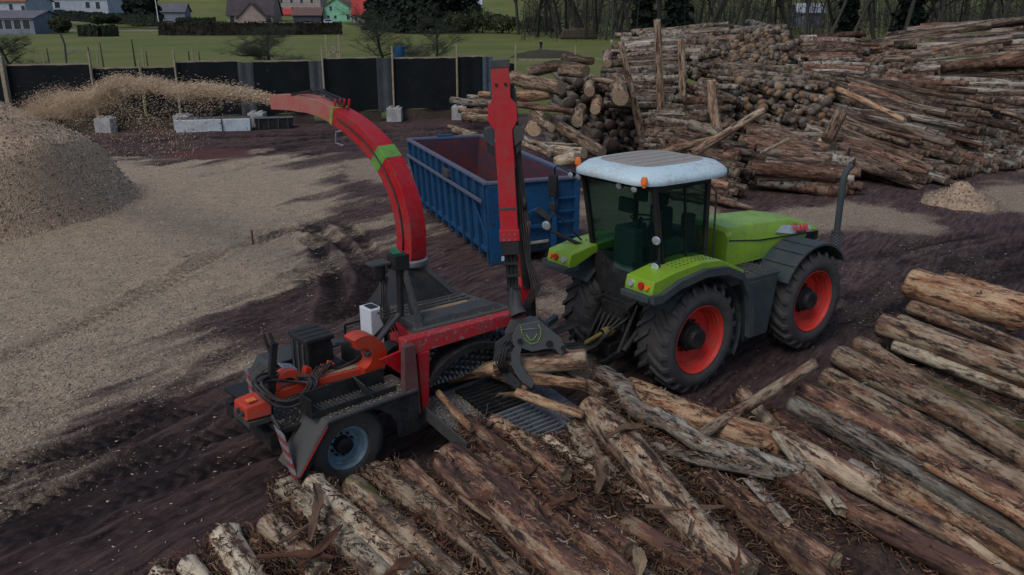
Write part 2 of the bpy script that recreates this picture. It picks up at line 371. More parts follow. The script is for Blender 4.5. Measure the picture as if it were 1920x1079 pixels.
gy = axis_vals([(-30, 4, 2), (4, 7.5, .3), (7.5, 20, .055), (20, 30, .11), (30, 56, .3), (56, 240, 6), (240, 1500, 45)])
GX, GY = np.meshgrid(gx, gy); 
fy = fence_y(GX)
yard = (GY < fy+1) & (np.abs(GX) < 60) & (GY > -30)
near = sstep(60, 45, np.hypot(GX, GY))
Z = zground(GX, GY)
Z = Z+near*(.05*fbm(GX*.5, GY*.5, 3)+.02*fbm(GX*2.3, GY*2.3, 8)+.010*fbm(GX*7, GY*7, 1, 3))*yard
rutm = np.zeros_like(Z)
sub = yard & near.astype(bool)
sx_, sy_ = GX[sub], GY[sub]; zz = np.zeros_like(sx_); zp = np.zeros_like(sx_); rm = np.zeros_like(sx_)
for pts, wd, dp, lug in RUTS:
    # smooth polyline
    P = np.array(pts); t = np.linspace(0, len(P)-1, len(P)*6)
    P = np.stack([np.interp(t, range(len(P)), P[:, 0]), np.interp(t, range(len(P)), P[:, 1])], 1)
    for _ in range(4): P[1:-1] = (P[:-2]+2*P[1:-1]+P[2:])/4
    best = np.full(sx_.shape, 1e9); arc = np.zeros_like(best); side = np.zeros_like(best); acc = 0
    lo, hi = P.min(0)-1.5, P.max(0)+1.5
    k = (sx_ > lo[0]) & (sx_ < hi[0]) & (sy_ > lo[1]) & (sy_ < hi[1])
    xk, yk = sx_[k], sy_[k]; bk = np.full(xk.shape, 1e9); ak = np.zeros_like(bk); sk = np.zeros_like(bk)
    for i in range(len(P)-1):
        e = P[i+1]-P[i]; L = np.hypot(*e)+1e-9; wx, wy = xk-P[i, 0], yk-P[i, 1]
        tt = np.clip((wx*e[0]+wy*e[1])/L**2, 0, 1); dd = np.hypot(wx-e[0]*tt, wy-e[1]*tt); s_ = (wx*e[1]-wy*e[0])/L
        c = dd < bk; bk[c] = dd[c]; ak[c] = acc+tt[c]*L; sk[c] = s_[c]; acc += L
    wob = 1+.3*fbm(xk*.8, yk*.8, 2, 2)
    u = bk/(wd*.5*wob)
    prof = -dp*np.exp(-u**4)+dp*.55*np.exp(-((u-1.35)/.28)**2)
    if lug:
        ph = (ak+np.abs(sk)*.8)/.24
        prof = prof+dp*.38*np.exp(-u**4)*np.sign(np.sin(2*pi*ph))*np.minimum(1, np.abs(np.sin(2*pi*ph))*2)
    fade = sstep(-.45, .15, fbm(xk*.35, yk*.35, 11, 3))*.6+.4
    zz[k] = np.minimum(zz[k], prof*fade); zp[k] = np.maximum(zp[k], prof*fade); lp = (.45+.55*(np.sin(2*pi*((ak+np.abs(sk)*.8)/.24)) > 0)) if lug else .6; rm[k] = np.maximum(rm[k], np.maximum(np.exp(-u**4)*lp, .9*np.exp(-((u-1.1)/.16)**2)*(.5+.5*np.sin(ak*3)))*fade)
Z[sub] += zz*.8+np.minimum(zp, .04)*(zz > -.012); rutm[sub] = rm
_d0 = G(480, 750)-G(0, 960); _a0 = atan2(_d0.y, _d0.x); _u0, _v0 = GX*cos(_a0)+GY*sin(_a0), -GX*sin(_a0)+GY*cos(_a0)
Z = Z+near*yard*(.022*fbm(_u0*.7, _v0*4.5, 13, 3)+.012*np.maximum(fbm(GX*5, GY*5, 21, 2), 0))
nz1 = fbm(GX*.35, GY*.35, 5, 5); nz2 = fbm(GX*1.6, GY*1.6, 9, 4)
sdb = poly_sd(CHIP_BIG, GX, GY)
_d = G(480, 750)-G(0, 960); _a = atan2(_d.y, _d.x); UA, VA = GX*cos(_a)+GY*sin(_a), -GX*sin(_a)+GY*cos(_a)
nzs = fbm(UA*.22, VA*1.3, 3, 5); nzf = fbm(UA*.8, VA*5, 6, 4)
chips = .22*sstep(-5.5, 1.5, sdb+1.6*nzs)+.78*sstep(-2.2, 2.0, sdb+1.5*nz1+1.6*nzs+.8*nzf)
for p in CHIP_SM: chips = np.maximum(chips, .62*sstep(-.7, .9, poly_sd(p, GX, GY)+.9*nz1+.5*nz2))
chips = np.clip(chips*(1-.5*rutm*(sdb < 5)), 0, 1)*yard
chips = np.maximum(chips, yard*.22*sstep(.1, 1.0, nz1*.7+nzs*.8+nz2*.4))
grass = sstep(-.6, .6, GY-fy-1.2+.3*nz2)
grass = np.maximum(grass, 0)
pud = sstep(-.3, .3, poly_sd(RED_PUD, GX, GY)+.25*nz2)
Z = Z-.03*pud
ny, nx = GX.shape; idx = np.arange(nx*ny).reshape(ny, nx)
Fq = np.stack([idx[:-1, :-1], idx[:-1, 1:], idx[1:, 1:], idx[1:, :-1]], -1).reshape(-1, 4)
def ground_mat():
    m, n, l, b = newmat('yard_mud_and_field')
    tc = n.new('ShaderNodeTexCoord').outputs['Object']
    def at(nm): a = N(n, 'ShaderNodeAttribute', attribute_name=nm); return a.outputs['Fac']
    big = noise(n, l, tc, .35, 5, .6); mid = noise(n, l, tc, 2.2, 6, .7); fin = noise(n, l, tc, 16, 6, .75); vf = noise(n, l, tc, 60, 4, .8)
    mud = mixc(n, l, ramp(n, l, mid, .3, .7), (.018, .0100, .0098), (.066, .037, .034))
    mud = mixc(n, l, ramp(n, l, fin, .5, .8), mud, (.080, .053, .051))
    mud = mixc(n, l, ramp(n, l, big, .45, .7), mud, (.032, .020, .020), 'MIX')
    mp = N(n, 'ShaderNodeMapping'); mp.inputs['Rotation'].default_value = (0, 0, -_a); l.new(tc, mp.inputs[0])
    mq = N(n, 'ShaderNodeMapping'); mq.inputs['Scale'].default_value = (.7, 5.5, 1); l.new(mp.outputs[0], mq.inputs[0])
    st = noise(n, l, mq.outputs[0], 1.6, 6, .72)
    mud = mixc(n, l, ramp(n, l, st, .44, .66), mud, (.105, .068, .061)); mud = mixc(n, l, ramp(n, l, st, .42, .34), mud, (.010, .0065, .007))
    rt = N(n, 'ShaderNodeMath', operation='MULTIPLY'); l.new(at('rut'), rt.inputs[0]); l.new(ramp(n, l, mid, .05, .45), rt.inputs[1]); mud = mixc(n, l, rt.outputs[0], mud, (.007, .005, .0055))
    vo = N(n, 'ShaderNodeTexVoronoi', inp={'Scale': 34.}); l.new(tc, vo.inputs['Vector'])
    sp = mixc(n, l, vo.outputs['Color'], (.17, .12, .08), (.56, .44, .31)); 
    chipc = mixc(n, l, ramp(n, l, fin, .33, .66), (.13, .098, .070), (.38, .30, .21))
    chipc = mixc(n, l, .45, chipc, sp)
    chipc = mixc(n, l, ramp(n, l, mid, .45, .8), chipc, (.22, .175, .125))
    fk = noise(n, l, tc, 44, 3, .6); chipc = mixc(n, l, ramp(n, l, fk, .60, .66), chipc, (.06, .042, .03)); chipc = mixc(n, l, ramp(n, l, fk, .40, .34), chipc, (.56, .46, .34))
    fk2 = noise(n, l, tc, 9, 4, .7); chipc = mixc(n, l, ramp(n, l, fk2, .60, .72), chipc, (.11, .082, .06))
    f = at('chips')
    ad = N(n, 'ShaderNodeMath', operation='ADD'); l.new(f, ad.inputs[0])
    nn = N(n, 'ShaderNodeMath', operation='MULTIPLY_ADD'); l.new(fin, nn.inputs[0]); nn.inputs[1].default_value = .9; nn.inputs[2].default_value = -.45
    l.new(nn.outputs[0], ad.inputs[1])
    nn2 = N(n, 'ShaderNodeMath', operation='MULTIPLY_ADD'); l.new(vf, nn2.inputs[0]); nn2.inputs[1].default_value = 1.1; nn2.inputs[2].default_value = -.55
    ad2 = N(n, 'ShaderNodeMath', operation='ADD'); l.new(ad.outputs[0], ad2.inputs[0]); l.new(nn2.outputs[0], ad2.inputs[1])
    cc = mixc(n, l, ramp(n, l, ad2.outputs[0], .22, .78), mud, chipc)
    cc = mixc(n, l, at('puddle'), cc, (.085, .032, .022))
    gn = noise(n, l, tc, .06, 5, .6); gn2 = noise(n, l, tc, .9, 6, .7)
    gr = mixc(n, l, ramp(n, l, gn, .38, .62), (.060, .098, .015), (.118, .124, .032))
    gr = mixc(n, l, ramp(n, l, gn2, .42, .72), gr, (.12, .095, .04))
    cc = mixc(n, l, at('grass'), cc, gr)
    l.new(cc, b.inputs['Base Color'])
    r = N(n, 'ShaderNodeMapRange', inp={3: .92, 4: .45}); l.new(at('puddle'), r.inputs[0]); l.new(r.outputs[0], b.inputs['Roughness'])
    b.inputs['Specular IOR Level'].default_value = .16
    h = mixc(n, l, .5, fin, vf)
    h = mixc(n, l, .3, h, st); h = mixc(n, l, .3, h, mid); bump(n, l, h, 1., .09, b)
    return m
m_ground = ground_mat()
g = fast_mesh('ground', np.stack([GX, GY, Z], -1).reshape(-1, 3), Fq, m_ground, smooth=True,
              attrs=dict(chips=chips, grass=grass, puddle=pud, rut=np.clip(rutm, 0, 1)))
tag(g, kind='structure')
# height lookup
def ghz(x, y):
    i = int(np.clip(np.searchsorted(gx, x), 0, nx-1)); j = int(np.clip(np.searchsorted(gy, y), 0, ny-1)); return float(Z[j, i])

# ================================================================ chip heaps and loose chips
def flakes(name, P, Nrm, size, mats, elong=2.2, thick=.25, jitter=.8, cidx=None):
    """little four-sided slivers at P"""
    n = len(P); a = RS.normal(size=(n, 3)); a /= np.linalg.norm(a, axis=1)[:, None]
    a = a-Nrm*(a*Nrm).sum(1)[:, None]*jitter; a /= np.linalg.norm(a, axis=1)[:, None]
    b = np.cross(Nrm, a); b /= np.linalg.norm(b, axis=1)[:, None]+1e-9; c = np.cross(a, b)
    s = size*(.5+RS.rand(n, 1)); 
    v0 = P-a*s*elong/2-b*s*.35; v1 = P+a*s*elong/2-b*s*.2; v2 = P+a*s*elong/2*.9+b*s*.4; v3 = P-a*s*elong/2+b*s*.3+c*s*thick; 
    V = np.stack([v0, v1, v2, v3], 1).reshape(-1, 3); i = np.arange(n)*4
    F = np.concatenate([np.stack([i, i+1, i+2], 1), np.stack([i, i+2, i+3], 1), np.stack([i, i+3, i+1], 1), np.stack([i+1, i+3, i+2], 1)])
    mi = RS.randint(0, len(mats), n) if cidx is None else cidx
    return fast_mesh(name, V, F, mats, midx=np.concatenate([mi]*4))
def flat(name, c, rough=.85):
    m, n, l, b = newmat(name); b.inputs['Base Color'].default_value = c4(c); b.inputs['Roughness'].default_value = rough; b.inputs['Specular IOR Level'].default_value = .2; return m
CH_M = [flat('chip_pale', (.60, .49, .35)), flat('chip_tan', (.42, .32, .21)), flat('chip_brown', (.21, .135, .085)), flat('chip_red', (.28, .16, .10)), flat('chip_grey', (.38, .34, .28)), flat('chip_dark', (.08, .055, .042))]
def heap_mat():
    m, n, l, b = newmat('heap_chips')
    tc = n.new('ShaderNodeTexCoord').outputs['Object']
    vo = N(n, 'ShaderNodeTexVoronoi', inp={'Scale': 20.}); l.new(tc, vo.inputs['Vector'])
    f = noise(n, l, tc, 9, 6, .75); g_ = noise(n, l, tc, .6, 4, .6)
    c = mixc(n, l, ramp(n, l, f, .3, .7), (.16, .105, .068), (.52, .39, .255))
    vb = n.new('ShaderNodeRGBToBW'); l.new(vo.outputs['Color'], vb.inputs[0]); c = mixc(n, l, ramp(n, l, vb.outputs[0], .75, .95), c, (.36, .19, .115)); c = mixc(n, l, ramp(n, l, vb.outputs[0], .25, .1), c, (.07, .048, .037))
    c = mixc(n, l, ramp(n, l, g_, .4, .7), c, (.29, .20, .135))
    hs = N(n, 'ShaderNodeHueSaturation', inp={'Saturation': 1.0, 'Value': 1.0}); l.new(c, hs.inputs['Color'])
    l.new(hs.outputs[0], b.inputs['Base Color']); b.inputs['Roughness'].default_value = .9
    h = mixc(n, l, .5, vo.outputs['Distance'], f); bump(n, l, h, 1., .05, b); return m
m_heap = heap_mat()
def heap(name, cx, cy, h, R, ridge, label, flake_n, fs):
    nr, na = 70, 160
    rr = np.linspace(0, 1, nr)**.9*R*1.25; th = np.linspace(0, 2*pi, na, endpoint=False)
    RR, TH = np.meshgrid(rr, th, indexing='ij'); X = cx+RR*np.cos(TH); Y = cy+RR*np.sin(TH)
    dx, dy = X-cx, Y-cy
    ex = ridge; # ridge = (ux, uy, len)
    t = np.clip(dx*ex[0]+dy*ex[1], -ex[2], ex[2]*.2) if ex else 0
    d = np.hypot(dx-(t*ex[0] if ex else 0), dy-(t*ex[1] if ex else 0))
    lump = 1+.06*fbm(X*.5, Y*.5, 2, 3)
    ZZ = h-np.sqrt((d*h/R*lump)**2+.15**2)+.15+.05*fbm(X*1.5, Y*1.5, 4, 3)+.03*fbm(X*6, Y*6, 4, 3)
    ZZ = np.where(ZZ < .6, .6*np.exp((ZZ-.6)/.6*1.0)-.05, ZZ)
    edge = sstep(R*1.05, R*1.25, RR); ZZ = ZZ*(1-edge)-.15*edge
    idx = np.arange(nr*na).reshape(nr, na); nxt = np.roll(idx, -1, 1)
    F = np.stack([idx[:-1], idx[1:], nxt[1:], nxt[:-1]], -1).reshape(-1, 4)
    o = fast_mesh(name, np.stack([X-cx, Y-cy, ZZ], -1).reshape(-1, 3), F, m_heap, smooth=True); o.location = (cx, cy, 0)
    tag(o, label, 'chip heap')
    # chips lying loose on its skin
    k = RS.rand(flake_n)**.5*(nr-2); a = RS.rand(flake_n)*na; ki = k.astype(int); ai = a.astype(int) % na
    P = np.stack([X[ki, ai]-cx, Y[ki, ai]-cy, ZZ[ki, ai]+.01], 1)+RS.normal(size=(flake_n, 3))*[.06, .06, .005]*1.0
    f = flakes('loose_chips', P, np.tile([0, -.35, .93], (flake_n, 1)), fs, CH_M, 2.4, .4, .5); f.parent = o; f['kind'] = 'stuff'
    return o
hc = D(-195, 430, 27.0)
heap('wood_chip_heap', hc.x, hc.y, 3.75, 6.15, (-1, .25, 4.), 'tall brown heap of wood chips filling up at the left under the flying chips', 26000, .035)
hs_ = G(1815, 390)
heap('wood_chip_heap', hs_.x, hs_.y+.6, .75, 1.0, None, 'small pale cone of fresh wood chips on the ground beside the right log stack', 2500, .022)
# chips strewn over the yard
nfl = 42000
U = RS.rand(nfl*6); ang = (RS.rand(nfl*6)-.5)*1.3; dist = 7.5+U**1.3*30
X, Y = dist*np.sin(ang), dist*np.cos(ang)
ii = np.clip(np.searchsorted(gx, X), 0, nx-1); jj = np.clip(np.searchsorted(gy, Y), 0, ny-1)
den = chips[jj, ii]**1.3+.014
keep = (RS.rand(nfl*6) < den) & (Y < fence_y(X)-1); X, Y = X[keep][:nfl], Y[keep][:nfl]; ii, jj = ii[keep][:nfl], jj[keep][:nfl]
sz = .012+.014*RS.rand(len(X), 1)**2
lc = flakes('strewn_wood_chips', np.stack([X, Y, Z[jj, ii]+.012], 1), np.tile([0., 0., 1.], (len(X), 1)), sz, [CH_M[0], CH_M[1], CH_M[2], CH_M[4]], 2.4, .35, .95)
tag(lc, 'pale wood chips strewn thinly over the muddy yard', 'wood chips', kind='stuff')

# ================================================================ TRACTOR
TR = empty('tractor', (3.127, 13.058, 0), .656, label='lime green tractor with red wheels and white cab roof standing before the log stacks', cat='tractor')
CV = 1.225    # centre line
WR = .953
def big_wheel(u, v0, near_side, steer=0):
    sg = 1 if near_side else -1      # local: outer face at y=0, inward = +y*sg
    wh = empty('wheel', (u, v0, WR)); wh.parent = TR; wh.rotation_euler = (0, 0, steer)
    def P(pr): return [(y*sg, r) for y, r in pr]
    mb = MB(); mb.lathe(P([(.03, .585), (-.03, .63), (-.055, .72), (-.03, .82), (.03, .875), (.10, .895), (.31, .905), (.52, .895), (.59, .875), (.65, .82), (.67, .72), (.65, .63), (.59, .585)]), (0, 0, 0), 1, 72)
    mb.tyre = 1
    nl = 22
    for side in (0, 1):
        for k in range(nl):
            a0 = 2*pi*(k+.5*side)/nl
            pts = []
            for (yy, da, r0, r1) in ((.33, 0, .885, .953), (.47, .13, .885, .953), (.60, .25, .855, .945), (.655, .27, .77, .86)):
                y = yy if side else .62-yy
                for w_ in (-.036, .046):
                    for r in (r0, r1):
                        a = a0-da+w_*(1.25 if r == r0 else .85)/.9
                        pts.append((r*sin(a), y*sg, r*cos(a)))
            fs = []
            for i in range(3):
                o = i*4; q = o+4
                fs += [(o+1, o+3, q+3, q+1), (o, o+1, q+1, q), (o+3, o+2, q+2, q+3)]
            fs += [(0, 2, 3, 1), (12, 13, 15, 14)]
            mb.add(pts, fs)
    mb.build('tyre', m_rubber, wh, smooth='auto')
    rm_ = MB(); rm_.lathe(P([(.0, .60), (-.012, .585), (.01, .572), (.05, .555), (.06, .535), (.12, .53), (.125, .515), (.2, .50), (.205, .485), (.27, .47), (.275, .45), (.31, .36), (.33, .22), (.30, .20), (.30, .0)]), (0, 0, 0), 1, 56)
    rm_.build('rim', m_rim, wh, smooth='auto')
    hb = MB(); hb.lathe(P([(.30, .235), (.17, .235), (.155, .225), (.14, .215), (.14, .19), (.035, .175), (.02, .16), (.015, .10), (.015, 0)]), (0, 0, 0), 1, 28)
    for k in range(12):
        a = 2*pi*k/12; hb.tube([(.27*sin(a), .31*sg, .27*cos(a)), (.27*sin(a), .25*sg, .27*cos(a))], .022, 6)
    hb.build('hub', m_black, wh, smooth='auto')
    bk_ = MB(); bk_.lathe([(.335*sg, .47), (.6*sg, .50), (.6*sg, .30), (.34*sg, .28)], (0, 0, 0), 1, 32); bk_.build('rim_barrel', m_rim, wh, smooth='auto')
    return wh
WB = 3.2
for u, v0, ns in ((0, 0, True), (WB, 0, True), (0, 2*CV, False), (WB, 2*CV, False)): big_wheel(u, v0, ns)
# chassis
mb = MB(); mb.box((-.55, .85, .65), (4.2, 1.6, 1.3)); mb.box((-.2, .55, .75), (.25, 1.9, 1.15)); mb.box((3.0, .55, .75), (3.4, 1.9, 1.15)); mb.box((-.75, .9, .6), (-.5, 1.55, 1.5))
mb.tube([(0, .3, WR), (0, 2.15, WR)], .16, 12); mb.tube([(WB, .3, WR), (WB, 2.15, WR)], .16, 12)
mb.box((4.15, .75, .75), (4.5, 1.7, 1.35))
mb.build('chassis', m_black, TR, bevel=.02)
# rear linkage and hydraulics
mb = MB()
for s in (-1, 1):
    mb.beam((-.6, CV+s*.32, .75), (-1.45, CV+s*.42, .62), .07, .12); mb.tube([(-.62, CV+s*.35, 1.45), (-1.05, CV+s*.38, .72)], .035, 8)
    mb.beam((-.55, CV+s*.3, 1.5), (-.9, CV+s*.38, 1.42), .07, .09)
    mb.tube([(-.55, CV+s*.42, 1.1), (-1.0, CV+s*.45, .75)], .05, 8)
mb.box((-.85, CV-.28, 1.0), (-.6, CV+.28, 1.45)); mb.box((-1.0, CV-.12, .55), (-.6, CV+.12, .75))
mb.build('rear_linkage', m_black, TR, bevel=.01)
for k in range(5):
    mb = MB(); y0 = CV-.25+k*.12; p = [Vector((-.6, y0, 1.3)), Vector((-.85, y0-.05, 1.22)), Vector((-1.0, y0+.15-.04*k, 1.0-.03*k)), Vector((-1.3, CV-.1+.03*k, .80)), Vector((-1.9, CV-.2+.04*k, .80+.02*k))]
    mb.tube(p, .018, 6); mb.build('hydraulic_hose', m_hose, TR, smooth=True)
mb = MB(); mb.lathe([(-1.08, .07), (-1.02, .09), (-.88, .09), (-.82, .06), (-.75, .04)], (0, CV, .95), 0, 16); mb.tube([(-1.1, CV, .95), (-1.5, CV-.05, .90)], .035, 10)
mb.build('power_shaft_guard', m_yellow, TR, smooth='auto')
# cab: floor, pillars, glass, roof
c0, c1 = .42, 2.03            # near and far side
RB, RT, FB, FT = -.52, -.86, .45, .42    # u of rear / front, bottom / top
zb, zt = 1.93, 3.60
mb = MB(); mb.hexa([(-.45, .55, 1.35), (.45, .55, 1.35), (.45, 1.9, 1.35), (-.45, 1.9, 1.35), (RB, c0, zb), (FB, c0, zb), (FB, c1, zb), (RB, c1, zb)])
mb.build('cab_floor', m_dark, TR, bevel=.02)
def cabpt(u_, v_, t):   # t 0 bottom .. 1 top
    a = RB+(RT-RB)*t; b = FB+(FT-FB)*t; return Vector((a+(b-a)*u_, c0+(c1-c0)*v_, zb+(zt-zb)*t))
pil = [((0, 0), .09), ((1, 0), .08), ((0, 1), .09), ((1, 1), .08)]
for (a, b_), w_ in pil:
    mb = MB(); mb.beam(cabpt(a, b_, 0), cabpt(a, b_, 1), w_, w_); mb.build('cab_pillar', m_black, TR, bevel=.02)
for a, b_ in (((0, 0), (1, 0)), ((1, 0), (1, 1)), ((1, 1), (0, 1)), ((0, 1), (0, 0))):
    MB().beam(cabpt(*a, .02), cabpt(*b_, .02), .08, .1).build('cab_sill', m_black, TR, bevel=.015); MB().beam(cabpt(*a, .97), cabpt(*b_, .97), .1, .12).build('cab_header', m_black, TR, bevel=.015)
for a, b_, off in (((0, 0), (1, 0), (0, -.02, 0)), ((1, 0), (1, 1), (.02, 0, 0)), ((1, 1), (0, 1), (0, .02, 0)), ((0, 1), (0, 0), (-.02, 0, 0))):
    # slightly bowed pane
    mb = MB(); n_ = 6; vs = []
    for i in range(n_+1):
        for t in (.05, .95):
            k = i/n_; p = cabpt(a[0]+(b_[0]-a[0])*k, a[1]+(b_[1]-a[1])*k, t)+Vector(off)*(1+3*sin(pi*k)); vs.append(p)
    q = [Vector(v)-Vector(off)*.4 for v in vs]
    fs = [(2*i, 2*i+2, 2*i+3, 2*i+1) for i in range(n_)]; m_ = len(vs)
    mb.add(vs+q, fs+[tuple(m_+j for j in f[::-1]) for f in fs]); mb.build('cab_window', m_glass, TR, smooth=True)
mb = MB(); mb.beam(cabpt(0, -.03, .06), cabpt(0, -.03, .94), .03, .03); mb.beam(cabpt(.5, -.035, .02), cabpt(.5, -.035, .95), .035, .035); mb.build('door_frame', m_black, TR)
mb = MB(); mb.tube([cabpt(.97, -.09, .03)+Vector((0, 0, 0)), cabpt(.99, -.12, .1), cabpt(.99, -.12, .85), cabpt(.97, -.06, .92)], .016, 6); mb.build('grab_rail', m_black, TR, smooth=True)
# roof: superellipse sheets
def roof_layer(mb, uc, vc, hu, hv, z, n_=48, e=4.6):
    vs = []
    for j in range(n_):
        th = 2*pi*j/n_; cx_, sy2 = cos(th), sin(th)
        x = abs(cx_)**(2/e)*(1 if cx_ > 0 else -1)*hu; y = abs(sy2)**(2/e)*(1 if sy2 > 0 else -1)*hv
        y *= 1-.07*max(0, -x/hu)
        vs.append((uc+x, vc+y, z if not callable(z) else z(x/hu, y/hv)))
    return vs
def roof(layers, name, mat, parent):
    mb = MB(); n_ = 48; o = 0
    for L_ in layers: mb.v += L_
    for i in range(len(layers)-1):
        mb.f += [(i*n_+j, i*n_+(j+1) % n_, (i+1)*n_+(j+1) % n_, (i+1)*n_+j) for j in range(n_)]
    mb.f += [tuple((len(layers)-1)*n_+j for j in range(n_)), tuple(n_-1-j for j in range(n_))]
    mb.m = [0]*len(mb.f); return mb.build(name, mat, parent, smooth='auto')
UC, HU, HV = -.10, 1.10, .98
droop = lambda b: (lambda x, y: b-.03*x*x-.05*abs(y)**3)
RL = [roof_layer(None, UC, CV, HU*.93, HV*.92, 3.60), roof_layer(None, UC, CV, HU*.99, HV*.99, droop(3.64)), roof_layer(None, UC, CV, HU, HV, droop(3.68)), roof_layer(None, UC, CV, HU*.988, HV*.985, droop(3.73)), roof_layer(None, UC, CV, HU*.95, HV*.945, droop(3.768)), roof_layer(None, UC, CV, HU*.86, HV*.84, 3.795), roof_layer(None, UC, CV, HU*.70, HV*.66, 3.82)]
roof_o = roof(RL, 'cab_roof', m_roofw, TR)
RP = [roof_layer(None, UC+.04, CV+.03, HU*.70, HV*.66, 3.80), roof_layer(None, UC+.04, CV+.03, HU*.695, HV*.655, 3.825), roof_layer(None, UC+.04, CV+.03, HU*.66, HV*.62, 3.83)]
roof(RP, 'roof_panel', m_rooft, roof_o)
mb = MB()
for k in range(5): mb.beam((UC-.62, CV-.46+.24*k, 3.832), (UC+.66, CV-.46+.24*k, 3.832), .018, .010)
mb.build('roof_ribs', m_rooft, roof_o)
for u_, v_, z_ in ((-1.10, .40, 3.64), (-1.02, 2.0, 3.72)):
    mb = MB(); mb.lathe([(0, .05), (.06, .055), (.11, .04), (.12, 0)], (u_, v_, z_), 2, 14); mb.lathe([(-.05, .03), (0, .03)], (u_, v_, z_), 2, 10); mb.build('beacon_light', m_amber, TR, smooth='auto')
# work lights
def work_light(p, d, r=.065, nm='work_light'):
    d = Vector(d).normalized(); p = Vector(p); lt = MB(); lt.tube([p-d*.09, p-d*.06, p, p+d*.01], [r*.5, r*.9, r*1.08, r*1.1], 14); o = lt.build(nm, m_black, TR, smooth='auto')
    ll = MB(); ll.tube([p+d*.012, p+d*.022, p+d*.03], [r*.98, r*.9, r*.5], 14); ll.build('lens', m_lens, o, smooth='auto'); return o
back = (-1, -.15, -.25)
for v_ in (.62, .95, 1.9, 2.1): work_light((-1.08, v_, 3.53), back, .055)
work_light((.98, .5, 3.60), (1, -.4, -.1), .05)
for z_ in (2.28, 2.72): 
    work_light((-.80, .36, z_), (-1, -.3, -.15), .075)
mb = MB(); mb.tube([(-.72, .36, 2.0), (-.72, .36, 2.9)], .018, 6); mb.tube([(-.72, .36, 2.1), (-.52, .42, 2.05)], .018, 6); mb.build('lamp_bracket', m_black, TR)
mb = MB(); mb.tube([(-.62, 1.98, 2.15), (-1.15, 2.55, 2.5)], .035, 8); mb.build('lamp_arm', m_black, TR); work_light((-1.2, 2.58, 2.58), (-1, -.5, -.2), .085)
mb = MB(); mb.tube([(-.85, 2.05, 3.45), (-1.0, 2.55, 3.62), (-1.0, 2.62, 3.55), (-.95, 2.62, 2.75), (-.8, 2.1, 2.35)], .016, 6); mb.build('mirror_bracket', m_black, TR, smooth=True)
mb = MB(); mb.box((-1.05, 2.52, 3.05), (-.99, 2.74, 3.45)); mb.build('mirror', m_black, TR, bevel=.02)
mb = MB(); mb.box((-1.04, 2.55, 2.80), (-.99, 2.72, 2.95)); mb.build('mirror', m_black, TR, bevel=.02)
MB().hexa([(-.60, .52, 1.45), (-.50, .52, 1.45), (-.50, 1.93, 1.45), (-.60, 1.93, 1.45), (-.62, c0+.05, 2.22), (-.54, c0+.05, 2.22), (-.54, c1-.05, 2.22), (-.62, c1-.05, 2.22)]).build('rear_panel', m_dark, TR, bevel=.03)
MB().box((-.35, .75, 1.94), (-.05, .95, 2.9)).build('side_console', m_dark, TR, bevel=.04)
# inside the cab
mb = MB(); mb.box((-.2, .98, 1.95), (.25, 1.45, 2.35)); mb.box((.16, .98, 2.35), (.28, 1.45, 3.0)); mb.box((.17, 1.08, 3.0), (.27, 1.35, 3.2)); mb.build('driver_seat', m_dark, TR, bevel=.05)
mb = MB(); mb.box((-.2, .62, 2.3), (.2, .85, 2.55)); mb.box((-.25, 1.6, 1.95), (.3, 1.85, 2.6)); mb.box((-.62, 1.0, 1.95), (-.4, 1.5, 2.7)); mb.box((-.55, 1.2, 2.95), (-.45, 1.5, 3.2)); mb.build('control_console', m_seat, TR, bevel=.03)
mb = MB(); mb.lathe([(-.015, .19), (0, .205), (.015, .19)], (-.25, 1.22, 2.85), 2, 24); mb.tube([(-.25, 1.22, 2.84), (-.45, 1.22, 2.6)], .035, 8); mb.build('steering_wheel', m_dark, TR, smooth=True)
mb = MB(); mb.box((-.7, .75, 3.25), (-.62, 1.0, 3.42)); mb.box((-.5, .62, 2.9), (-.4, .8, 3.1)); mb.build('monitor', m_seat, TR, bevel=.01)
mb = MB(); mb.tube([(.38, .75, 1.95), (.38, .75, 2.9)], .12, 14); mb.build('fire_bottle', m_tgrey, TR, smooth='auto')
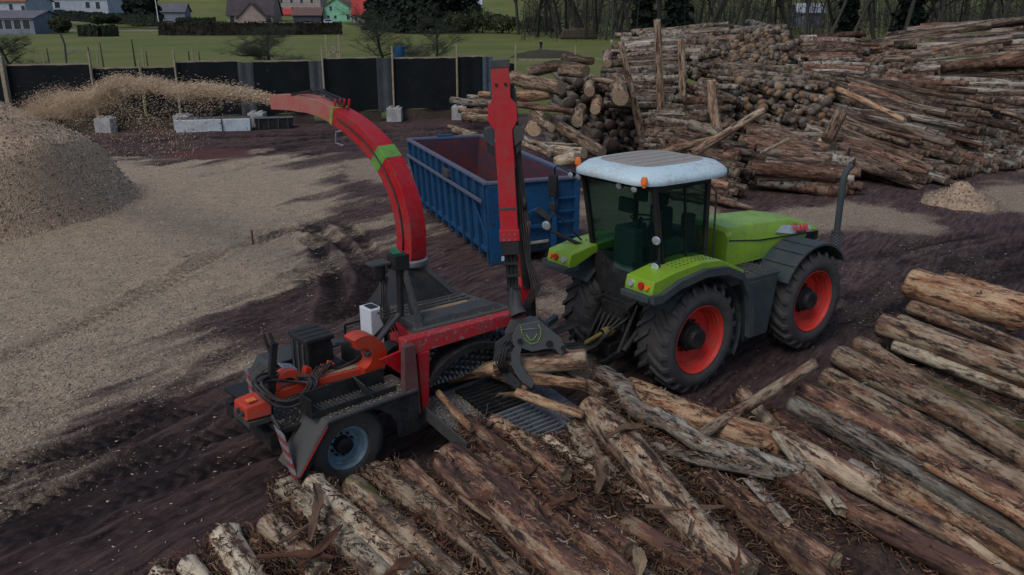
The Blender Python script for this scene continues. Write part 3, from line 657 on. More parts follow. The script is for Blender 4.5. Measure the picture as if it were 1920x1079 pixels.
# rear fenders
def fender(v_in, v_out, s):
    lo, hi = min(v_in, v_out), max(v_in, v_out)
    mb = MB(); mb.prism([(-1.26, 2.05), (-1.22, 2.20), (-.75, 2.28), (-.1, 2.33), (.35, 2.28), (.98, 1.99), (.98, 1.93), (.45, 2.15), (-.1, 2.2), (-.7, 2.13), (-1.12, 1.97), (-1.26, 1.97)], lo, hi)
    f = mb.build('rear_fender', m_green, TR, bevel=.015)
    ve = v_out
    mb = MB(); arc = []
    R_ = 1.10
    prof = [(-1.30, 1.93), (-1.12, 1.92), (-.7, 2.06), (-.1, 2.14), (.45, 2.09), (.9, 1.88), (1.1, 1.55), (1.2, 1.1), (1.22, .75)]
    for (a, b_), (c, d) in zip(prof, prof[1:]):
        y0, y1 = ve-s*.0, ve-s*.09
        mb.hexa([(a, min(y0, y1), b_-.05), (c, min(y0, y1), d-.05 if c < 1 else d), (c, max(y0, y1), d-.05 if c < 1 else d), (a, max(y0, y1), b_-.05),
                 (a, min(y0, y1), b_+.08), (c, min(y0, y1), d+.08 if c < 1 else d+.03), (c, max(y0, y1), d+.08 if c < 1 else d+.03), (a, max(y0, y1), b_+.08)] if c < 1.0 else
                [(a-.05, min(y0, y1), b_-.04), (a+.09, min(y0, y1), b_+.03), (a+.09, max(y0, y1), b_+.03), (a-.05, max(y0, y1), b_-.04)][:0] or
                [(c-.07, min(y0, y1), d), (c+.06, min(y0, y1), d), (c+.06, max(y0, y1), d), (c-.07, max(y0, y1), d),
                 (a-.07, min(y0, y1), b_), (a+.06, min(y0, y1), b_), (a+.06, max(y0, y1), b_), (a-.07, max(y0, y1), b_)])
    mb.build('fender_edge', m_tgrey, f)
    mb = MB()    # inner mudguard following the wheel
    n_ = 16; vs = []
    for i in range(n_+1):
        a = radians(-28+i*(168/n_)); 
        r_ = 1.06; u_ = r_*cos(a); z_ = WR+r_*sin(a)*1.0
        for y in (lo+.02, hi-.02):
            vs += [(u_, y, z_)]
    fs = [(2*i, 2*i+1, 2*i+3, 2*i+2) for i in range(n_)]
    vs2 = [(x*.985, y, WR+(z-WR)*.985) for x, y, z in vs]; m0 = len(vs)
    mb.add(vs+vs2, fs+[tuple(m0+j for j in ff[::-1]) for ff in fs]); mb.build('mudguard', m_tgrey, f)
    # lamp block
    mb = MB(); mb.box((-1.36, lo+.0, 1.88), (-1.02, hi, 1.99)); mb.build('bumper_strip', m_tgrey, f, bevel=.02)
    for (yv, mt, r) in ((.13, m_lens, .055), (.33, m_redlens, .055), (.45, m_amber, .04)):
        y = (hi-yv) if s > 0 else (lo+yv)
        y = lo+(hi-lo)*(1-yv/.55) if s > 0 else lo+(hi-lo)*(yv/.55)
        lb = MB(); lb.tube([(-1.24, y, 2.10), (-1.285, y, 2.105)], r, 14); lb.build('rear_light', mt, f, smooth='auto')
    mb = MB()
    for i in range(12):
        for j in range(3): zz_ = float(np.interp(-.58+i*.09, [-.75, -.1, .35, .98], [2.28, 2.33, 2.28, 1.99])); mb.box((-.595+i*.09, lo+.13+j*.09, zz_-.02), (-.565+i*.09, lo+.155+j*.09, zz_+.006))
    mb.build('vent_slots', m_tgrey, f)
fender(.56, -.03, 1)
fender(1.89, 2.48, -1)
# side tank, deck
mb = MB(); mb.hexa([(1.30, .12, .56), (2.02, .12, .56), (2.02, .80, .56), (1.30, .80, .56), (1.12, .06, 1.70), (2.12, .06, 1.70), (2.12, .80, 1.70), (1.12, .80, 1.70)])
mb.build('side_tank', m_tgrey, TR, bevel=.03)
mb = MB(); mb.box((1.24, .09, 1.28), (2.06, .115, 1.30)); mb.box((1.36, .085, .62), (1.46, .12, .68)); mb.build('tank_trim', m_black, TR)
mb = MB(); mb.hexa([(2.02-.72, 1.65, .56), (2.02, 1.65, .56), (2.02, 2.33, .56), (1.3, 2.33, .56), (1.12, 1.65, 1.70), (2.12, 1.65, 1.70), (2.12, 2.39, 1.70), (1.12, 2.39, 1.70)])
mb.build('side_tank', m_tgrey, TR, bevel=.03)
dk = MB(); dk.hexa([(.55, .08, 1.70), (2.14, .05, 1.70), (2.14, 2.4, 1.70), (.55, 2.37, 1.70), (.55, .08, 1.80), (2.14, .05, 1.75), (2.14, 2.4, 1.75), (.55, 2.37, 1.80)])
dko = dk.build('deck_plate', m_tgrey, TR, bevel=.012)
mb = MB()
for k in range(9): mb.beam((.66+k*.165, .12, 1.80-k*.005), (.66+k*.165, .72, 1.80-k*.005), .05, .02)
mb.build('deck_treads', m_deck, dko)
# hood
def hoodsec(u_, zc, zs, hw, zbot):   # crest height, shoulder height
    return [(u_, CV-hw, zbot), (u_, CV-hw*1.0, zs), (u_, CV-hw*.84, zc-.05), (u_, CV, zc-.01), (u_, CV+hw*.84, zc-.05), (u_, CV+hw, zs), (u_, CV+hw, zbot)]
secs = [hoodsec(1.42, 2.44, 2.32, .50, 1.78), hoodsec(1.50, 2.52, 2.38, .54, 1.78), hoodsec(2.3, 2.50, 2.27, .555, 1.78), hoodsec(3.3, 2.43, 2.20, .55, 1.78), hoodsec(4.0, 2.25, 2.09, .50, 1.80), hoodsec(4.3, 2.13, 2.02, .45, 1.82), hoodsec(4.38, 2.0, 1.95, .42, 1.84)]
mb = MB(); n_ = 7
for s_ in secs: mb.v += s_
for i in range(len(secs)-1): mb.f += [(i*n_+j, i*n_+j+1, (i+1)*n_+j+1, (i+1)*n_+j) for j in range(n_-1)]
mb.f += [tuple(range(n_)), tuple((len(secs)-1)*n_+j for j in range(n_-1, -1, -1))]; mb.m = [0]*len(mb.f)
hood = mb.build('hood', m_green, TR, smooth='auto', bevel=.015)
mb = MB()
for s in (-1, 1):
    pts = [(u_, CV+s*(hw+.006), z_) for u_, hw, z_ in ((1.46, .53, 2.27), (2.3, .555, 2.15), (3.3, .55, 2.08), (4.0, .50, 2.02), (4.3, .46, 1.96))]
    for p, q in zip(pts, pts[1:]): mb.beam(p, q, .02, .022)
mb.build('hood_seam', m_black, hood)
for s in (-1, 1):
    mb = MB(); y0 = CV+s*.52
    q = [(3.62, y0, 1.80), (4.30, CV+s*.46, 1.83), (4.30, CV+s*.465, 2.0), (3.9, CV+s*.515, 2.03)]
    mb.add([Vector(p)+Vector((0, s*.012, 0)) for p in q]+[Vector(p)-Vector((0, s*.02, 0)) for p in q], [(0, 1, 2, 3) if s < 0 else (3, 2, 1, 0), (7, 6, 5, 4) if s < 0 else (4, 5, 6, 7), (0, 4, 5, 1), (1, 5, 6, 2), (2, 6, 7, 3), (3, 7, 4, 0)]); mb.build('side_grille', m_black, hood)
# badge on the shoulder with lettering
def hp(u_, t, s=-1):   # point on the side of the hood, t 0 at seam .. 1 shoulder, >1 on slope
    us = [1.42, 2.3, 3.3, 4.0, 4.3]; hw = np.interp(u_, us, [.54, .555, .55, .50, .45]); zs = np.interp(u_, us, [2.38, 2.27, 2.20, 2.09, 2.02]); zc = np.interp(u_, us, [2.52, 2.50, 2.43, 2.25, 2.13])-.04
    base = np.interp(u_, us, [2.26, 2.15, 2.08, 2.02, 1.96])
    if t <= 1: return Vector((u_, CV+s*hw, base+(zs-base)*t))
    k = t-1; return Vector((u_, CV+s*hw*(1-.16*k), zs+(zc-.01-zs)*k))
def badge(pts, nm, mat, off):
    mb = MB(); P = [hp(*p)+Vector((0, -off, off*.4)) for p in pts]; Q = [p+Vector((0, .02, -.008)) for p in P]; k = len(P)
    mb.add(P+Q, [tuple(range(k)), tuple(range(2*k-1, k-1, -1))]+[(i, k+i, k+(i+1) % k, (i+1) % k) for i in range(k)]); return mb.build(nm, mat, hood)
badge([(2.75, .80), (3.30, .18), (3.92, .22), (3.98, .80), (3.94, 1.45), (3.02, 1.5)], 'hood_badge', m_silv, .028)
def text_on(txt, size, p, xd, yd, mat, nm, parent, ext=.004, bold=.0, sx=1.):
    cu = bpy.data.curves.new(nm, 'FONT'); cu.body = txt; cu.size = size; cu.extrude = ext; cu.offset = bold; cu.align_x = 'CENTER'; cu.align_y = 'CENTER'
    t = bpy.data.objects.new(nm, cu); col.objects.link(t)
    dg = bpy.context.evaluated_depsgraph_get(); me = bpy.data.meshes.new_from_object(t.evaluated_get(dg)); bpy.data.objects.remove(t)
    me.materials.clear(); me.materials.append(mat)
    o = bpy.data.objects.new(nm, me); col.objects.link(o)
    x = Vector(xd).normalized(); y = Vector(yd); y = (y-x*y.dot(x)).normalized(); z = x.cross(y)
    M_ = Matrix((x*sx, y, z)).transposed().to_4x4(); M_.translation = Vector(p); o.parent = parent; o.matrix_local = M_; return o
pc = hp(3.52, 1.05)+Vector((0, -.050, .03)); xd = hp(4.1, 1.2)-hp(3.4, 1.2); yd = hp(3.74, 1.7)-hp(3.74, .7)
text_on('CLAAS', .20, pc, xd, yd, m_letter, 'hood_lettering', hood, bold=.006, sx=1.02)
text_on('XERION 3800', .075, hp(3.56, .48)+Vector((0, -.040, .0)), xd, (0, 0, 1), m_letterd, 'hood_lettering', hood, sx=.9)
# air box and dark dome between cab and hood
mb = MB(); mb.box((.75, 1.25, 1.8), (1.28, 2.1, 2.42)); mb.build('air_box', m_tgrey, TR, bevel=.1)
mb = MB(); mb.box((.62, .78, 1.8), (1.2, 1.3, 1.95)); mb.build('battery_box', m_tgrey, TR, bevel=.03)
# front fenders
def ffender(lo, hi, s):
    mb = MB(); n_ = 14; vs = []; rr_ = 1.06
    for i in range(n_+1):
        a = radians(150-i*(112/n_)); 
        for y in (lo, hi): vs.append((WB+rr_*cos(a)*1.02, y, WR+rr_*sin(a)*1.03+(.03 if 0 < i < n_ else 0)))
    fs = [(2*i, 2*i+1, 2*i+3, 2*i+2) for i in range(n_)]; m0 = len(vs)
    vs2 = [(WB+(x-WB)*.965, y, WR+(z-WR)*.965) for x, y, z in vs]
    side = [(2*i, 2*i+2, m0+2*i+2, m0+2*i) for i in range(n_)]+[(2*i+1, m0+2*i+1, m0+2*i+3, 2*i+3) for i in range(n_)]
    mb.add(vs+vs2, [f[::-1] for f in fs]+[tuple(m0+j for j in f) for f in fs]+side+[(0, 1, m0+1, m0), (2*n_, m0+2*n_, m0+2*n_+1, 2*n_+1)])
    f = mb.build('front_fender', m_tgrey, TR, smooth='auto')
    mb = MB()
    for i in (2, 4, 6):
        p0, p1 = Vector(vs[2*i]), Vector(vs[2*i+1]); mb.beam(p0+Vector((-.0, .03, .012)), p1+Vector((0, -.03, .012)), .035, .03, up=(p0-Vector((WB, lo, WR))).normalized())
    mb.build('fender_rib', m_tgrey, f)
ffender(-.04, .66, 1); ffender(1.79, 2.49, -1)
# exhaust
mb = MB(); mb.tube([(4.42, .42, 2.0), (4.42, .42, 2.95), (4.44, .42, 3.12), (4.52, .42, 3.24), (4.64, .42, 3.29)], .062, 16, caps=False); 
mb.tube([(4.64, .42, 3.29), (4.52, .42, 3.24), (4.44, .42, 3.12), (4.42, .42, 2.95)], .055, 16, caps=False); ex = mb.build('exhaust_pipe', m_tgrey, TR, smooth=True)
mb = MB(); mb.tube([(4.42, .42, 1.45), (4.42, .42, 2.04)], .105, 18); mb.box((4.28, .5, 1.3), (4.5, .8, 1.5)); mb.build('heat_shield', m_dgrey, ex, smooth='auto')
mb = MB()
for k in range(8):
    for j in range(9):
        a = radians(150+j*22); mb.tube([(4.42+.1*cos(a), .42+.1*sin(a), 1.52+k*.06+(j % 2)*.03), (4.42+.108*cos(a), .42+.108*sin(a), 1.52+k*.06+(j % 2)*.03)], .013, 6)
mb.build('shield_perforation', m_steel, ex)
# steps under the cab
mb = MB()
for k in range(3): mb.box((.62+.02*k, .1, .75+.33*k), (1.0, .35, .79+.33*k))
mb.build('cab_steps', m_black, TR)
# ================================================================ WOOD CHIPPER on its trailer
CHO = G(660, 913); CYAW = radians(41)
CH = empty('wood_chipper', (CHO.x, CHO.y, 0), CYAW, label='red and black wood chipper trailer with curved discharge spout and loader crane', cat='wood chipper')
cE, cN = Vector((cos(CYAW), sin(CYAW), 0)), Vector((-sin(CYAW), cos(CYAW), 0))
def cw(u, v, z): return Vector((CHO.x, CHO.y, 0))+cE*u+cN*v+Vector((0, 0, z))
def cl(p): q = Vector(p)-Vector((CHO.x, CHO.y, 0)); return Vector((q.dot(cE), q.dot(cN), q.z))
def pn(name, mb, mat, parent=CH, bevel=.008, smooth=False): return mb.build(name, mat, parent, smooth=smooth, bevel=bevel)
# wheels
for v0, sg in ((0, 1), (2.38, -1)):
    wh = empty('wheel', (0, v0, .575)); wh.parent = CH
    mb = MB(); mb.lathe([(sg*y, r) for y, r in [(.06, .305), (-.01, .33), (-.035, .42), (-.01, .51), (.03, .555), (.09, .572), (.2, .577), (.33, .572), (.39, .555), (.42, .51), (.42, .42), (.40, .32)]], (0, 0, 0), 1, 64)
    for k in range(48):
        a = 2*pi*k/48
        for y in (.07, .26): mb.hexa([((r*sin(a+d)), sg*(y+yy), r*cos(a+d)) for r, d, yy in ((.565, -.045, 0), (.565, .045, 0), (.565, .045, .1), (.565, -.045, .1), (.584, -.04, 0), (.584, .04, 0), (.584, .04, .1), (.584, -.04, .1))])
    mb.build('tyre', m_rubber, wh, smooth='auto')
    mb = MB(); mb.lathe([(sg*y, r) for y, r in [(.055, .315), (.03, .318), (.025, .30), (.06, .285), (.07, .27), (.13, .262), (.135, .25), (.19, .24), (.195, .225), (.22, .18), (.215, .12), (.20, .0)]], (0, 0, 0), 1, 44); mb.build('rim', m_rimblue, wh, smooth='auto')
    mb = MB(); mb.lathe([(sg*y, r) for y, r in [(.21, .125), (.10, .12), (.09, .10), (.085, 0)]], (0, 0, 0), 1, 24)
    for k in range(10): a = 2*pi*k/10; mb.tube([(.16*sin(a), sg*.22, .16*cos(a)), (.16*sin(a), sg*.17, .16*cos(a))], .016, 6)
    mb.build('hub', m_black, wh, smooth='auto')
# chassis
mb = MB(); mb.box((-.85, .55, .62), (3.3, .72, .86)); mb.build('chassis_beam', m_black, CH)
mb = MB(); mb.box((-.85, 1.8, .62), (3.3, 1.97, .86)); mb.build('chassis_beam', m_black, CH)
for u_ in (-.85, .6, 1.8, 3.1): pn('cross_member', MB().box((u_, .72, .66), (u_+.14, 1.8, .82)), m_black)
pn('axle', MB().tube([(0, .2, .575), (0, 2.3, .575)], .09, 12), m_black, bevel=0)
# mudguards: sloped rear plate, flat checker plate and a deep skirt
for va, vb, vs_ in ((-.13, .44, -.13), (1.95, 2.45, 2.42)):
    mb = MB(); mb.prism([(-.80, .50), (-.34, 1.13), (1.02, 1.15), (1.02, 1.18), (-.355, 1.16), (-.82, .53)] if va < 0 else [(-.36, .78), (-.08, 1.17), (1.02, 1.19), (1.02, 1.22), (-.10, 1.20), (-.38, .81)], va, vb); f = pn('mudguard', mb, m_deck if va < 0 else m_dgrey, bevel=.006)
    if va > 0: continue
    sk = [(-.80, .50), (-.34, 1.135), (1.05, 1.155), (1.05, .55), (.72, .60), (.62, .86)]
    for k in range(8):
        a = radians(28+k*18); sk.append((.66*cos(a), .55+.60*sin(a)))
    sk += [(-.66, .47)]
    y0, y1 = vs_, vs_+.03
    mb = MB()   # skirt as a strip of quads between outer polyline and arc
    outer = [(1.05, .55), (1.05, .90), (1.05, 1.16), (.6, 1.155), (.25, 1.15), (-.1, 1.14), (-.35, 1.135), (-.52, .90), (-.66, .71), (-.81, .50)]
    inner = [(.72, .55), (.70, .75), (.60, .93), (.42, 1.07), (.22, 1.14), (.0, 1.135), (-.25, 1.09), (-.46, .90), (-.585, .72), (-.70, .50)]
    for i in range(len(outer)-1):
        a, b_, c, d = outer[i], outer[i+1], inner[i+1], inner[i]
        mb.hexa([(a[0], y0, a[1]), (b_[0], y0, b_[1]), (c[0], y0, c[1]), (d[0], y0, d[1]), (a[0], y1, a[1]), (b_[0], y1, b_[1]), (c[0], y1, c[1]), (d[0], y1, d[1])])
    pn('skirt', mb, m_black, f, bevel=0)
    mb = MB()
    for p, q in zip(outer[2:], outer[3:]): mb.beam((p[0], vs_+.01, p[1]+.012), (q[0], vs_+.01, q[1]+.012), .05, .03)
    pn('edge_strip', mb, m_dgrey, f, bevel=0)
    mb = MB()
    for i in range(22):
        for j in range(7):
            s = 1 if (i+j) % 2 else -1; cx_, cy_ = -.22+i*.052, va+.08+j*.062
            mb.beam((cx_-.016, cy_-.016*s, 1.168), (cx_+.016, cy_+.016*s, 1.168), .008, .022)
    if va < 0: tag(pn('checker_studs', mb, m_deck, f, bevel=0), kind='stuff')
# slanted edge with red reflective line
pn('reflective_strip', MB().beam((-.80, -.15, .53), (-.37, -.15, 1.10), .008, .02), m_redlens)
# hazard plates
def stripes(name, pts, u_, mats, n_=7):
    """plate in the plane u = u_, quads of alternating colour along its length; pts: (v,z) pairs left/right per row"""
    mb = MB()
    for i in range(n_):
        a, b_ = i/n_, (i+1)/n_
        def P(t, s_):
            l_, r_ = pts[0], pts[1]; tt = min(1, max(0, t+(.09 if s_ else -.0))); 
            q0 = (l_[0][0]+(l_[1][0]-l_[0][0])*tt, l_[0][1]+(l_[1][1]-l_[0][1])*tt); q1 = (r_[0][0]+(r_[1][0]-r_[0][0])*tt, r_[0][1]+(r_[1][1]-r_[0][1])*tt)
            return q1 if s_ else q0
        q = [P(a, 0), P(a, 1), P(b_, 1), P(b_, 0)]
        mb.add([(u_, y, z) for y, z in q]+[(u_+.02, y, z) for y, z in q], [(0, 1, 2, 3), (7, 6, 5, 4), (0, 4, 5, 1), (1, 5, 6, 2), (2, 6, 7, 3), (3, 7, 4, 0)], i % 2)
    return mb.build(name, mats, CH)
m_hred = paint('hazard_red', (.22, .02, .02), .5, DIRT, .4, 5); m_hwh = paint('hazard_white', (.20, .20, .22), .5, DIRT, .5, 5)
stripes('hazard_plate', [[(.42, 1.06), (-.02, .38)], [(.20, 1.06), (-.12, .46)]], -.84, [m_hwh, m_hred], 9)
stripes('hazard_plate', [[(1.16, 1.66), (1.02, 1.24)], [(1.08, 1.66), (.90, 1.24)]], -.86, [m_hwh, m_hred], 6)
pn('hazard_bracket', MB().beam((-.82, .5, 1.15), (-.82, .30, 1.02), .03, .06), m_dgrey)
# rear end
pn('rear_deck', MB().box((-.8, .35, .92), (1.0, 2.1, .99)), m_black)
pn('lamp_box', MB().hexa([(-1.12, .62, 1.12), (-.78, .58, 1.12), (-.78, 1.02, 1.12), (-1.12, 1.0, 1.12), (-1.10, .64, 1.30), (-.74, .60, 1.34), (-.74, 1.02, 1.34), (-1.10, 1.0, 1.30)]), m_orange, bevel=.02)
for v_ in (.70, .82): pn('lamp_boss', MB().tube([(-1.11, v_, 1.21), (-1.15, v_, 1.21)], .04, 12), m_dgrey, bevel=0)
pn('amber_reflector', MB().box((-1.04, .68, 1.335), (-.92, .78, 1.36)), m_amber)
pn('tail_bracket', MB().box((-1.1, .6, 1.02), (-.75, 1.05, 1.10)), m_dgrey)
pn('rear_post', MB().beam((-.72, .82, 1.0), (-.56, .80, 2.02), .07, .09), m_black)
pn('post_fork', MB().beam((-.60, .86, 1.86), (-.64, .93, 2.12), .03, .04), m_black); pn('post_fork', MB().beam((-.56, .80, 2.0), (-.60, .83, 2.16), .03, .04), m_black)
# orange arm lying along the deck with its raised curved end
mb = MB(); mb.beam((-.95, .9, 1.22), (.0, .82, 1.30), .16, .14); mb.beam((-.05, .82, 1.30), (.62, .62, 1.36), .17, .12); pn('orange_arm', mb, m_orange, bevel=.015)
mb = MB(); mb.beam((.0, .80, 1.375), (.58, .62, 1.43), .12, .02); pn('arm_pad', mb, paint('pad_timber', (.32, .2, .13), .8, DIRT, .5, 4))
def arc_plate(name, c, r0, r1, a0, a1, v0, v1, mat, n_=14, taper=.4, parent=CH):
    mb = MB()
    for i in range(n_):
        t0, t1 = i/n_, (i+1)/n_; A, B = radians(a0+(a1-a0)*t0), radians(a0+(a1-a0)*t1)
        w0 = (r1-r0)*(1-taper*t0); w1 = (r1-r0)*(1-taper*t1); q = [(r0, A), (r0+w0, A), (r0+w1, B), (r0, B)]
        P = [(c[0]+r*cos(a), c[1]+r*sin(a)) for r, a in q]
        mb.hexa([(P[0][0], v0, P[0][1]), (P[1][0], v0, P[1][1]), (P[2][0], v0, P[2][1]), (P[3][0], v0, P[3][1]), (P[0][0], v1, P[0][1]), (P[1][0], v1, P[1][1]), (P[2][0], v1, P[2][1]), (P[3][0], v1, P[3][1])])
    return mb.build(name, mat, parent)
arc_plate('orange_guard', (.52, 1.60), .16, .46, -80, 110, .42, .70, m_orange, 20, .5)
pn('guard_tip', MB().beam((.50, .62, 1.80), (.22, .66, 1.86), .14, .05), m_dgrey)
arc_plate('orange_claw', (-.42, 1.36), .12, .24, 20, 190, .78, .88, m_orange, 10, .5)
arc_plate('orange_claw', (-.36, 1.34), .10, .20, -10, 150, 1.0, 1.08, m_orange, 10, .5)
pn('control_plate', MB().hexa([(-.42, .9, 1.56), (-.24, .86, 1.50), (-.22, 1.1, 1.50), (-.40, 1.12, 1.56), (-.41, .9, 1.585), (-.23, .86, 1.525), (-.21, 1.1, 1.525), (-.39, 1.12, 1.585)]), m_steel)
for k, (u_, v_) in enumerate(((-.12, .9), (.08, .78), (.22, .84))): pn('orange_lug', MB().hexa([(u_, v_, 1.36), (u_+.14, v_, 1.36), (u_+.14, v_+.12, 1.36), (u_, v_+.12, 1.36), (u_+.04, v_, 1.50-.02*k), (u_+.12, v_, 1.46), (u_+.12, v_+.1, 1.46), (u_+.04, v_+.1, 1.50)]), m_orange)
# coil of hoses hung over the rear
pts = []
for k in range(5*28):
    a = 2*pi*k/28; q = k/140; rr = .36+.05*sin(q*23)+.02*sin(a*3)
    pts.append((-.50+rr*cos(a)*1.0, .62+rr*sin(a)*.62+.04*sin(q*17), 1.36+.10*sin(a)*1.0+.12*q+.05*cos(a*2+1)-.04*cos(a)))
pn('hose_coil', MB().tube(pts, .021, 7), m_hose, bevel=0, smooth=True)
for k in range(5):
    p = [(-.15+.05*k, .70, 1.42), (.02+.05*k, .8-.03*k, 1.50+.02*k), (.3, .72, 1.42), (.55+.05*k, .66, 1.50), (.9, .75, 1.60+.03*k), (1.15, .85, 1.8)]
    pn('hydraulic_hose', MB().tube(p, .014, 6), m_hose, bevel=0, smooth=True)
# slotted step beside the arm
mb = MB(); mb.box((-.48, .02, 1.17), (.80, .035, 1.26)); mb.box((-.48, .33, 1.17), (.80, .345, 1.42)); mb.box((-.495, .02, 1.17), (-.48, .345, 1.44)); stp = pn('step_tray', mb, m_black, bevel=0)
for k in range(20): pn('tray_slat', MB().box((-.45+k*.061, .04, 1.19), (-.425+k*.061, .33, 1.215)), m_dgrey, stp, bevel=0)
pn('tray_post', MB().hexa([(.42, .0, 1.18), (.44, .0, 1.18), (.44, .3, 1.18), (.42, .3, 1.18), (.28, .0, 1.42), (.30, .0, 1.42), (.30, .3, 1.46), (.28, .3, 1.46)]), m_dgrey)
# black box on the far side
bb = pn('tool_box', MB().box((.18, 1.36, 1.0), (.60, 1.90, 1.60)), m_black, bevel=.025)
pn('box_lid', MB().box((.16, 1.34, 1.60), (.62, 1.92, 1.68)), m_black, bb, bevel=.02)
for k in range(3): pn('lid_rib', MB().box((.17, 1.45+k*.16, 1.68), (.61, 1.47+k*.16, 1.688)), m_black, bb)
for k in range(3): pn('box_rib', MB().box((.16, 1.45+k*.16, 1.02), (.18, 1.5+k*.16, 1.58)), m_dgrey, bb)
wb = pn('white_cabinet', MB().box((1.22, 1.30, 1.33), (1.44, 1.62, 1.90)), m_white, bevel=.012); pn('cabinet_top', MB().box((1.26, 1.36, 1.90), (1.40, 1.56, 1.915)), m_black, wb)
for (p, q) in (((1.22, 2.1, 1.45), (1.6, 2.1, 1.45)), ((1.22, 2.1, 1.12), (1.6, 2.1, 1.12)), ((1.22, 2.1, .9), (1.22, 2.1, 1.45)), ((1.6, 2.1, .9), (1.6, 2.1, 1.45))): pn('rail', MB().beam(p, q, .03, .03), m_black, bevel=0)
# engine side: housing
hs2 = pn('chipper_housing', MB().box((1.5, .75, .80), (3.05, 1.95, 1.62)), m_black, bevel=.02)
pn('red_side_plate', MB().hexa([(1.36, .40, 1.0), (1.44, .40, 1.0), (1.52, 1.15, 1.0), (1.44, 1.15, 1.0), (1.36, .40, 1.74), (1.44, .40, 1.74), (1.52, 1.15, 1.74), (1.44, 1.15, 1.74)]), m_red); pn('engine_block', MB().box((1.0, .9, .98), (1.45, 1.9, 1.32)), m_black, bevel=.03); pn('drive_guard', MB().tube([(1.3, .75, 1.28), (1.3, 1.0, 1.28)], .22, 20), m_black, bevel=.01)
pn('red_beam', MB().hexa([(1.0, .02, 1.63), (3.22, .05, 1.60), (3.22, .24, 1.60), (1.0, .24, 1.63), (1.0, .05, 1.86), (3.22, .07, 1.78), (3.22, .24, 1.78), (1.0, .24, 1.86)]), m_redworn, bevel=.015)
pn('red_post', MB().hexa([(1.20, -.02, .72), (1.30, -.02, .72), (1.30, .3, .72), (1.20, .3, .72), (1.16, .0, 1.63), (1.36, .0, 1.63), (1.36, .3, 1.63), (1.16, .3, 1.63)]), m_red, bevel=.01)
pn('red_gusset', MB().prism([(.62, 1.66), (1.16, 1.72), (1.16, 1.25), (1.0, 1.3)], .12, .16), m_red)
pn('dark_upright', MB().hexa([(.84, -.10, .82), (1.10, -.12, .78), (1.12, .04, .78), (.86, .04, .82), (.90, -.06, 1.82), (1.08, -.06, 1.82), (1.08, .06, 1.82), (.92, .06, 1.82)]), paint('worn_dark_red_metal', (.09, .02, .025), .6, DIRT, .5, 3), bevel=.012)
pn('front_post', MB().box((3.02, .02, .72), (3.22, .35, 1.60)), m_black)
arc_plate('feed_arch', (2.12, .42), 1.0, 1.10, 42, 138, -.02, .32, m_black, 14, 0)
# spiked feed roller
mb = MB(); mb.tube([(1.38, .36, 1.17), (2.98, .36, 1.17)], .20, 24); ro = mb.build('feed_roller', m_black, CH, smooth='auto')
mb = MB()
for k in range(16):
    u0 = 1.42+k*.1
    for j in range(14):
        a = 2*pi*j/14+k*.16; y, z = .36+.2*cos(a), 1.17+.2*sin(a); y2, z2 = .36+.262*cos(a+.06), 1.17+.262*sin(a+.06); y3, z3 = .36+.2*cos(a+.26), 1.17+.2*sin(a+.26)
        mb.add([(u0, y, z), (u0, y2, z2), (u0, y3, z3), (u0+.035, y, z), (u0+.035, y2, z2), (u0+.035, y3, z3)], [(0, 1, 2), (5, 4, 3), (0, 3, 4, 1), (1, 4, 5, 2)])
tag(mb.build('roller_teeth', m_steel, ro), kind='stuff')
mb = MB()
for k in range(15): mb.lathe([(0, .24), (.02, .245), (.03, .24)], (1.46+k*.1, .36, 1.17), 0, 20)
tag(mb.build('roller_discs', m_black, ro, smooth='auto'), kind='stuff')
# roof deck of the chipper
pn('roof_deck', MB().hexa([(1.32, .24, 1.72), (3.15, .24, 1.72), (2.95, 1.30, 1.72), (1.62, 1.4, 1.72), (1.32, .26, 1.86), (3.12, .26, 1.80), (2.92, 1.28, 1.82), (1.62, 1.4, 1.86)]), m_deck, bevel=.01)
pn('raised_cover', MB().hexa([(1.36, .32, 1.82), (3.0, .32, 1.79), (2.95, .72, 1.80), (1.36, .76, 1.84), (1.36, .38, 1.93), (2.92, .38, 1.88), (2.88, .66, 1.89), (1.36, .70, 1.94)]), m_dgrey, bevel=.015)
pn('wood_strip', MB().hexa([(1.5, .80, 1.855), (2.7, .80, 1.83), (2.7, .90, 1.83), (1.5, .92, 1.855), (1.5, .80, 1.875), (2.7, .80, 1.85), (2.7, .90, 1.85), (1.5, .92, 1.875)]), m_fibp)
for v_ in (1.0, 1.12, 1.24): pn('deck_ridge', MB().beam((1.3, v_, 1.86), (2.85, v_-.02, 1.835), .04, .03), m_deck)
# hopper up to the spout
pyb = [(1.62, 1.22), (2.86, 1.12), (2.95, 2.05), (1.62, 2.1)]; pcx = (2.28, 1.86)
mb = MB(); top = [(pcx[0]+.2*cos(radians(a)), pcx[1]+.2*sin(radians(a))) for a in (225, 315, 45, 135)]
mb.hexa([(u_, v_, 1.70) for u_, v_ in pyb]+[(u_, v_, 2.34) for u_, v_ in top]); hop = pn('spout_hopper', mb, m_black, bevel=.012)
mb = MB(); mb.beam((2.86, 1.12, 1.72), (top[1][0], top[1][1], 2.34), .09, .05); pn('hopper_edge', mb, m_dgrey, hop)
pn('turntable', MB().lathe([(2.30, .30), (2.34, .31), (2.38, .31), (2.40, .27)], (pcx[0]+.05, pcx[1]+.02, 0), 2, 28), m_steel, bevel=0, smooth='auto')
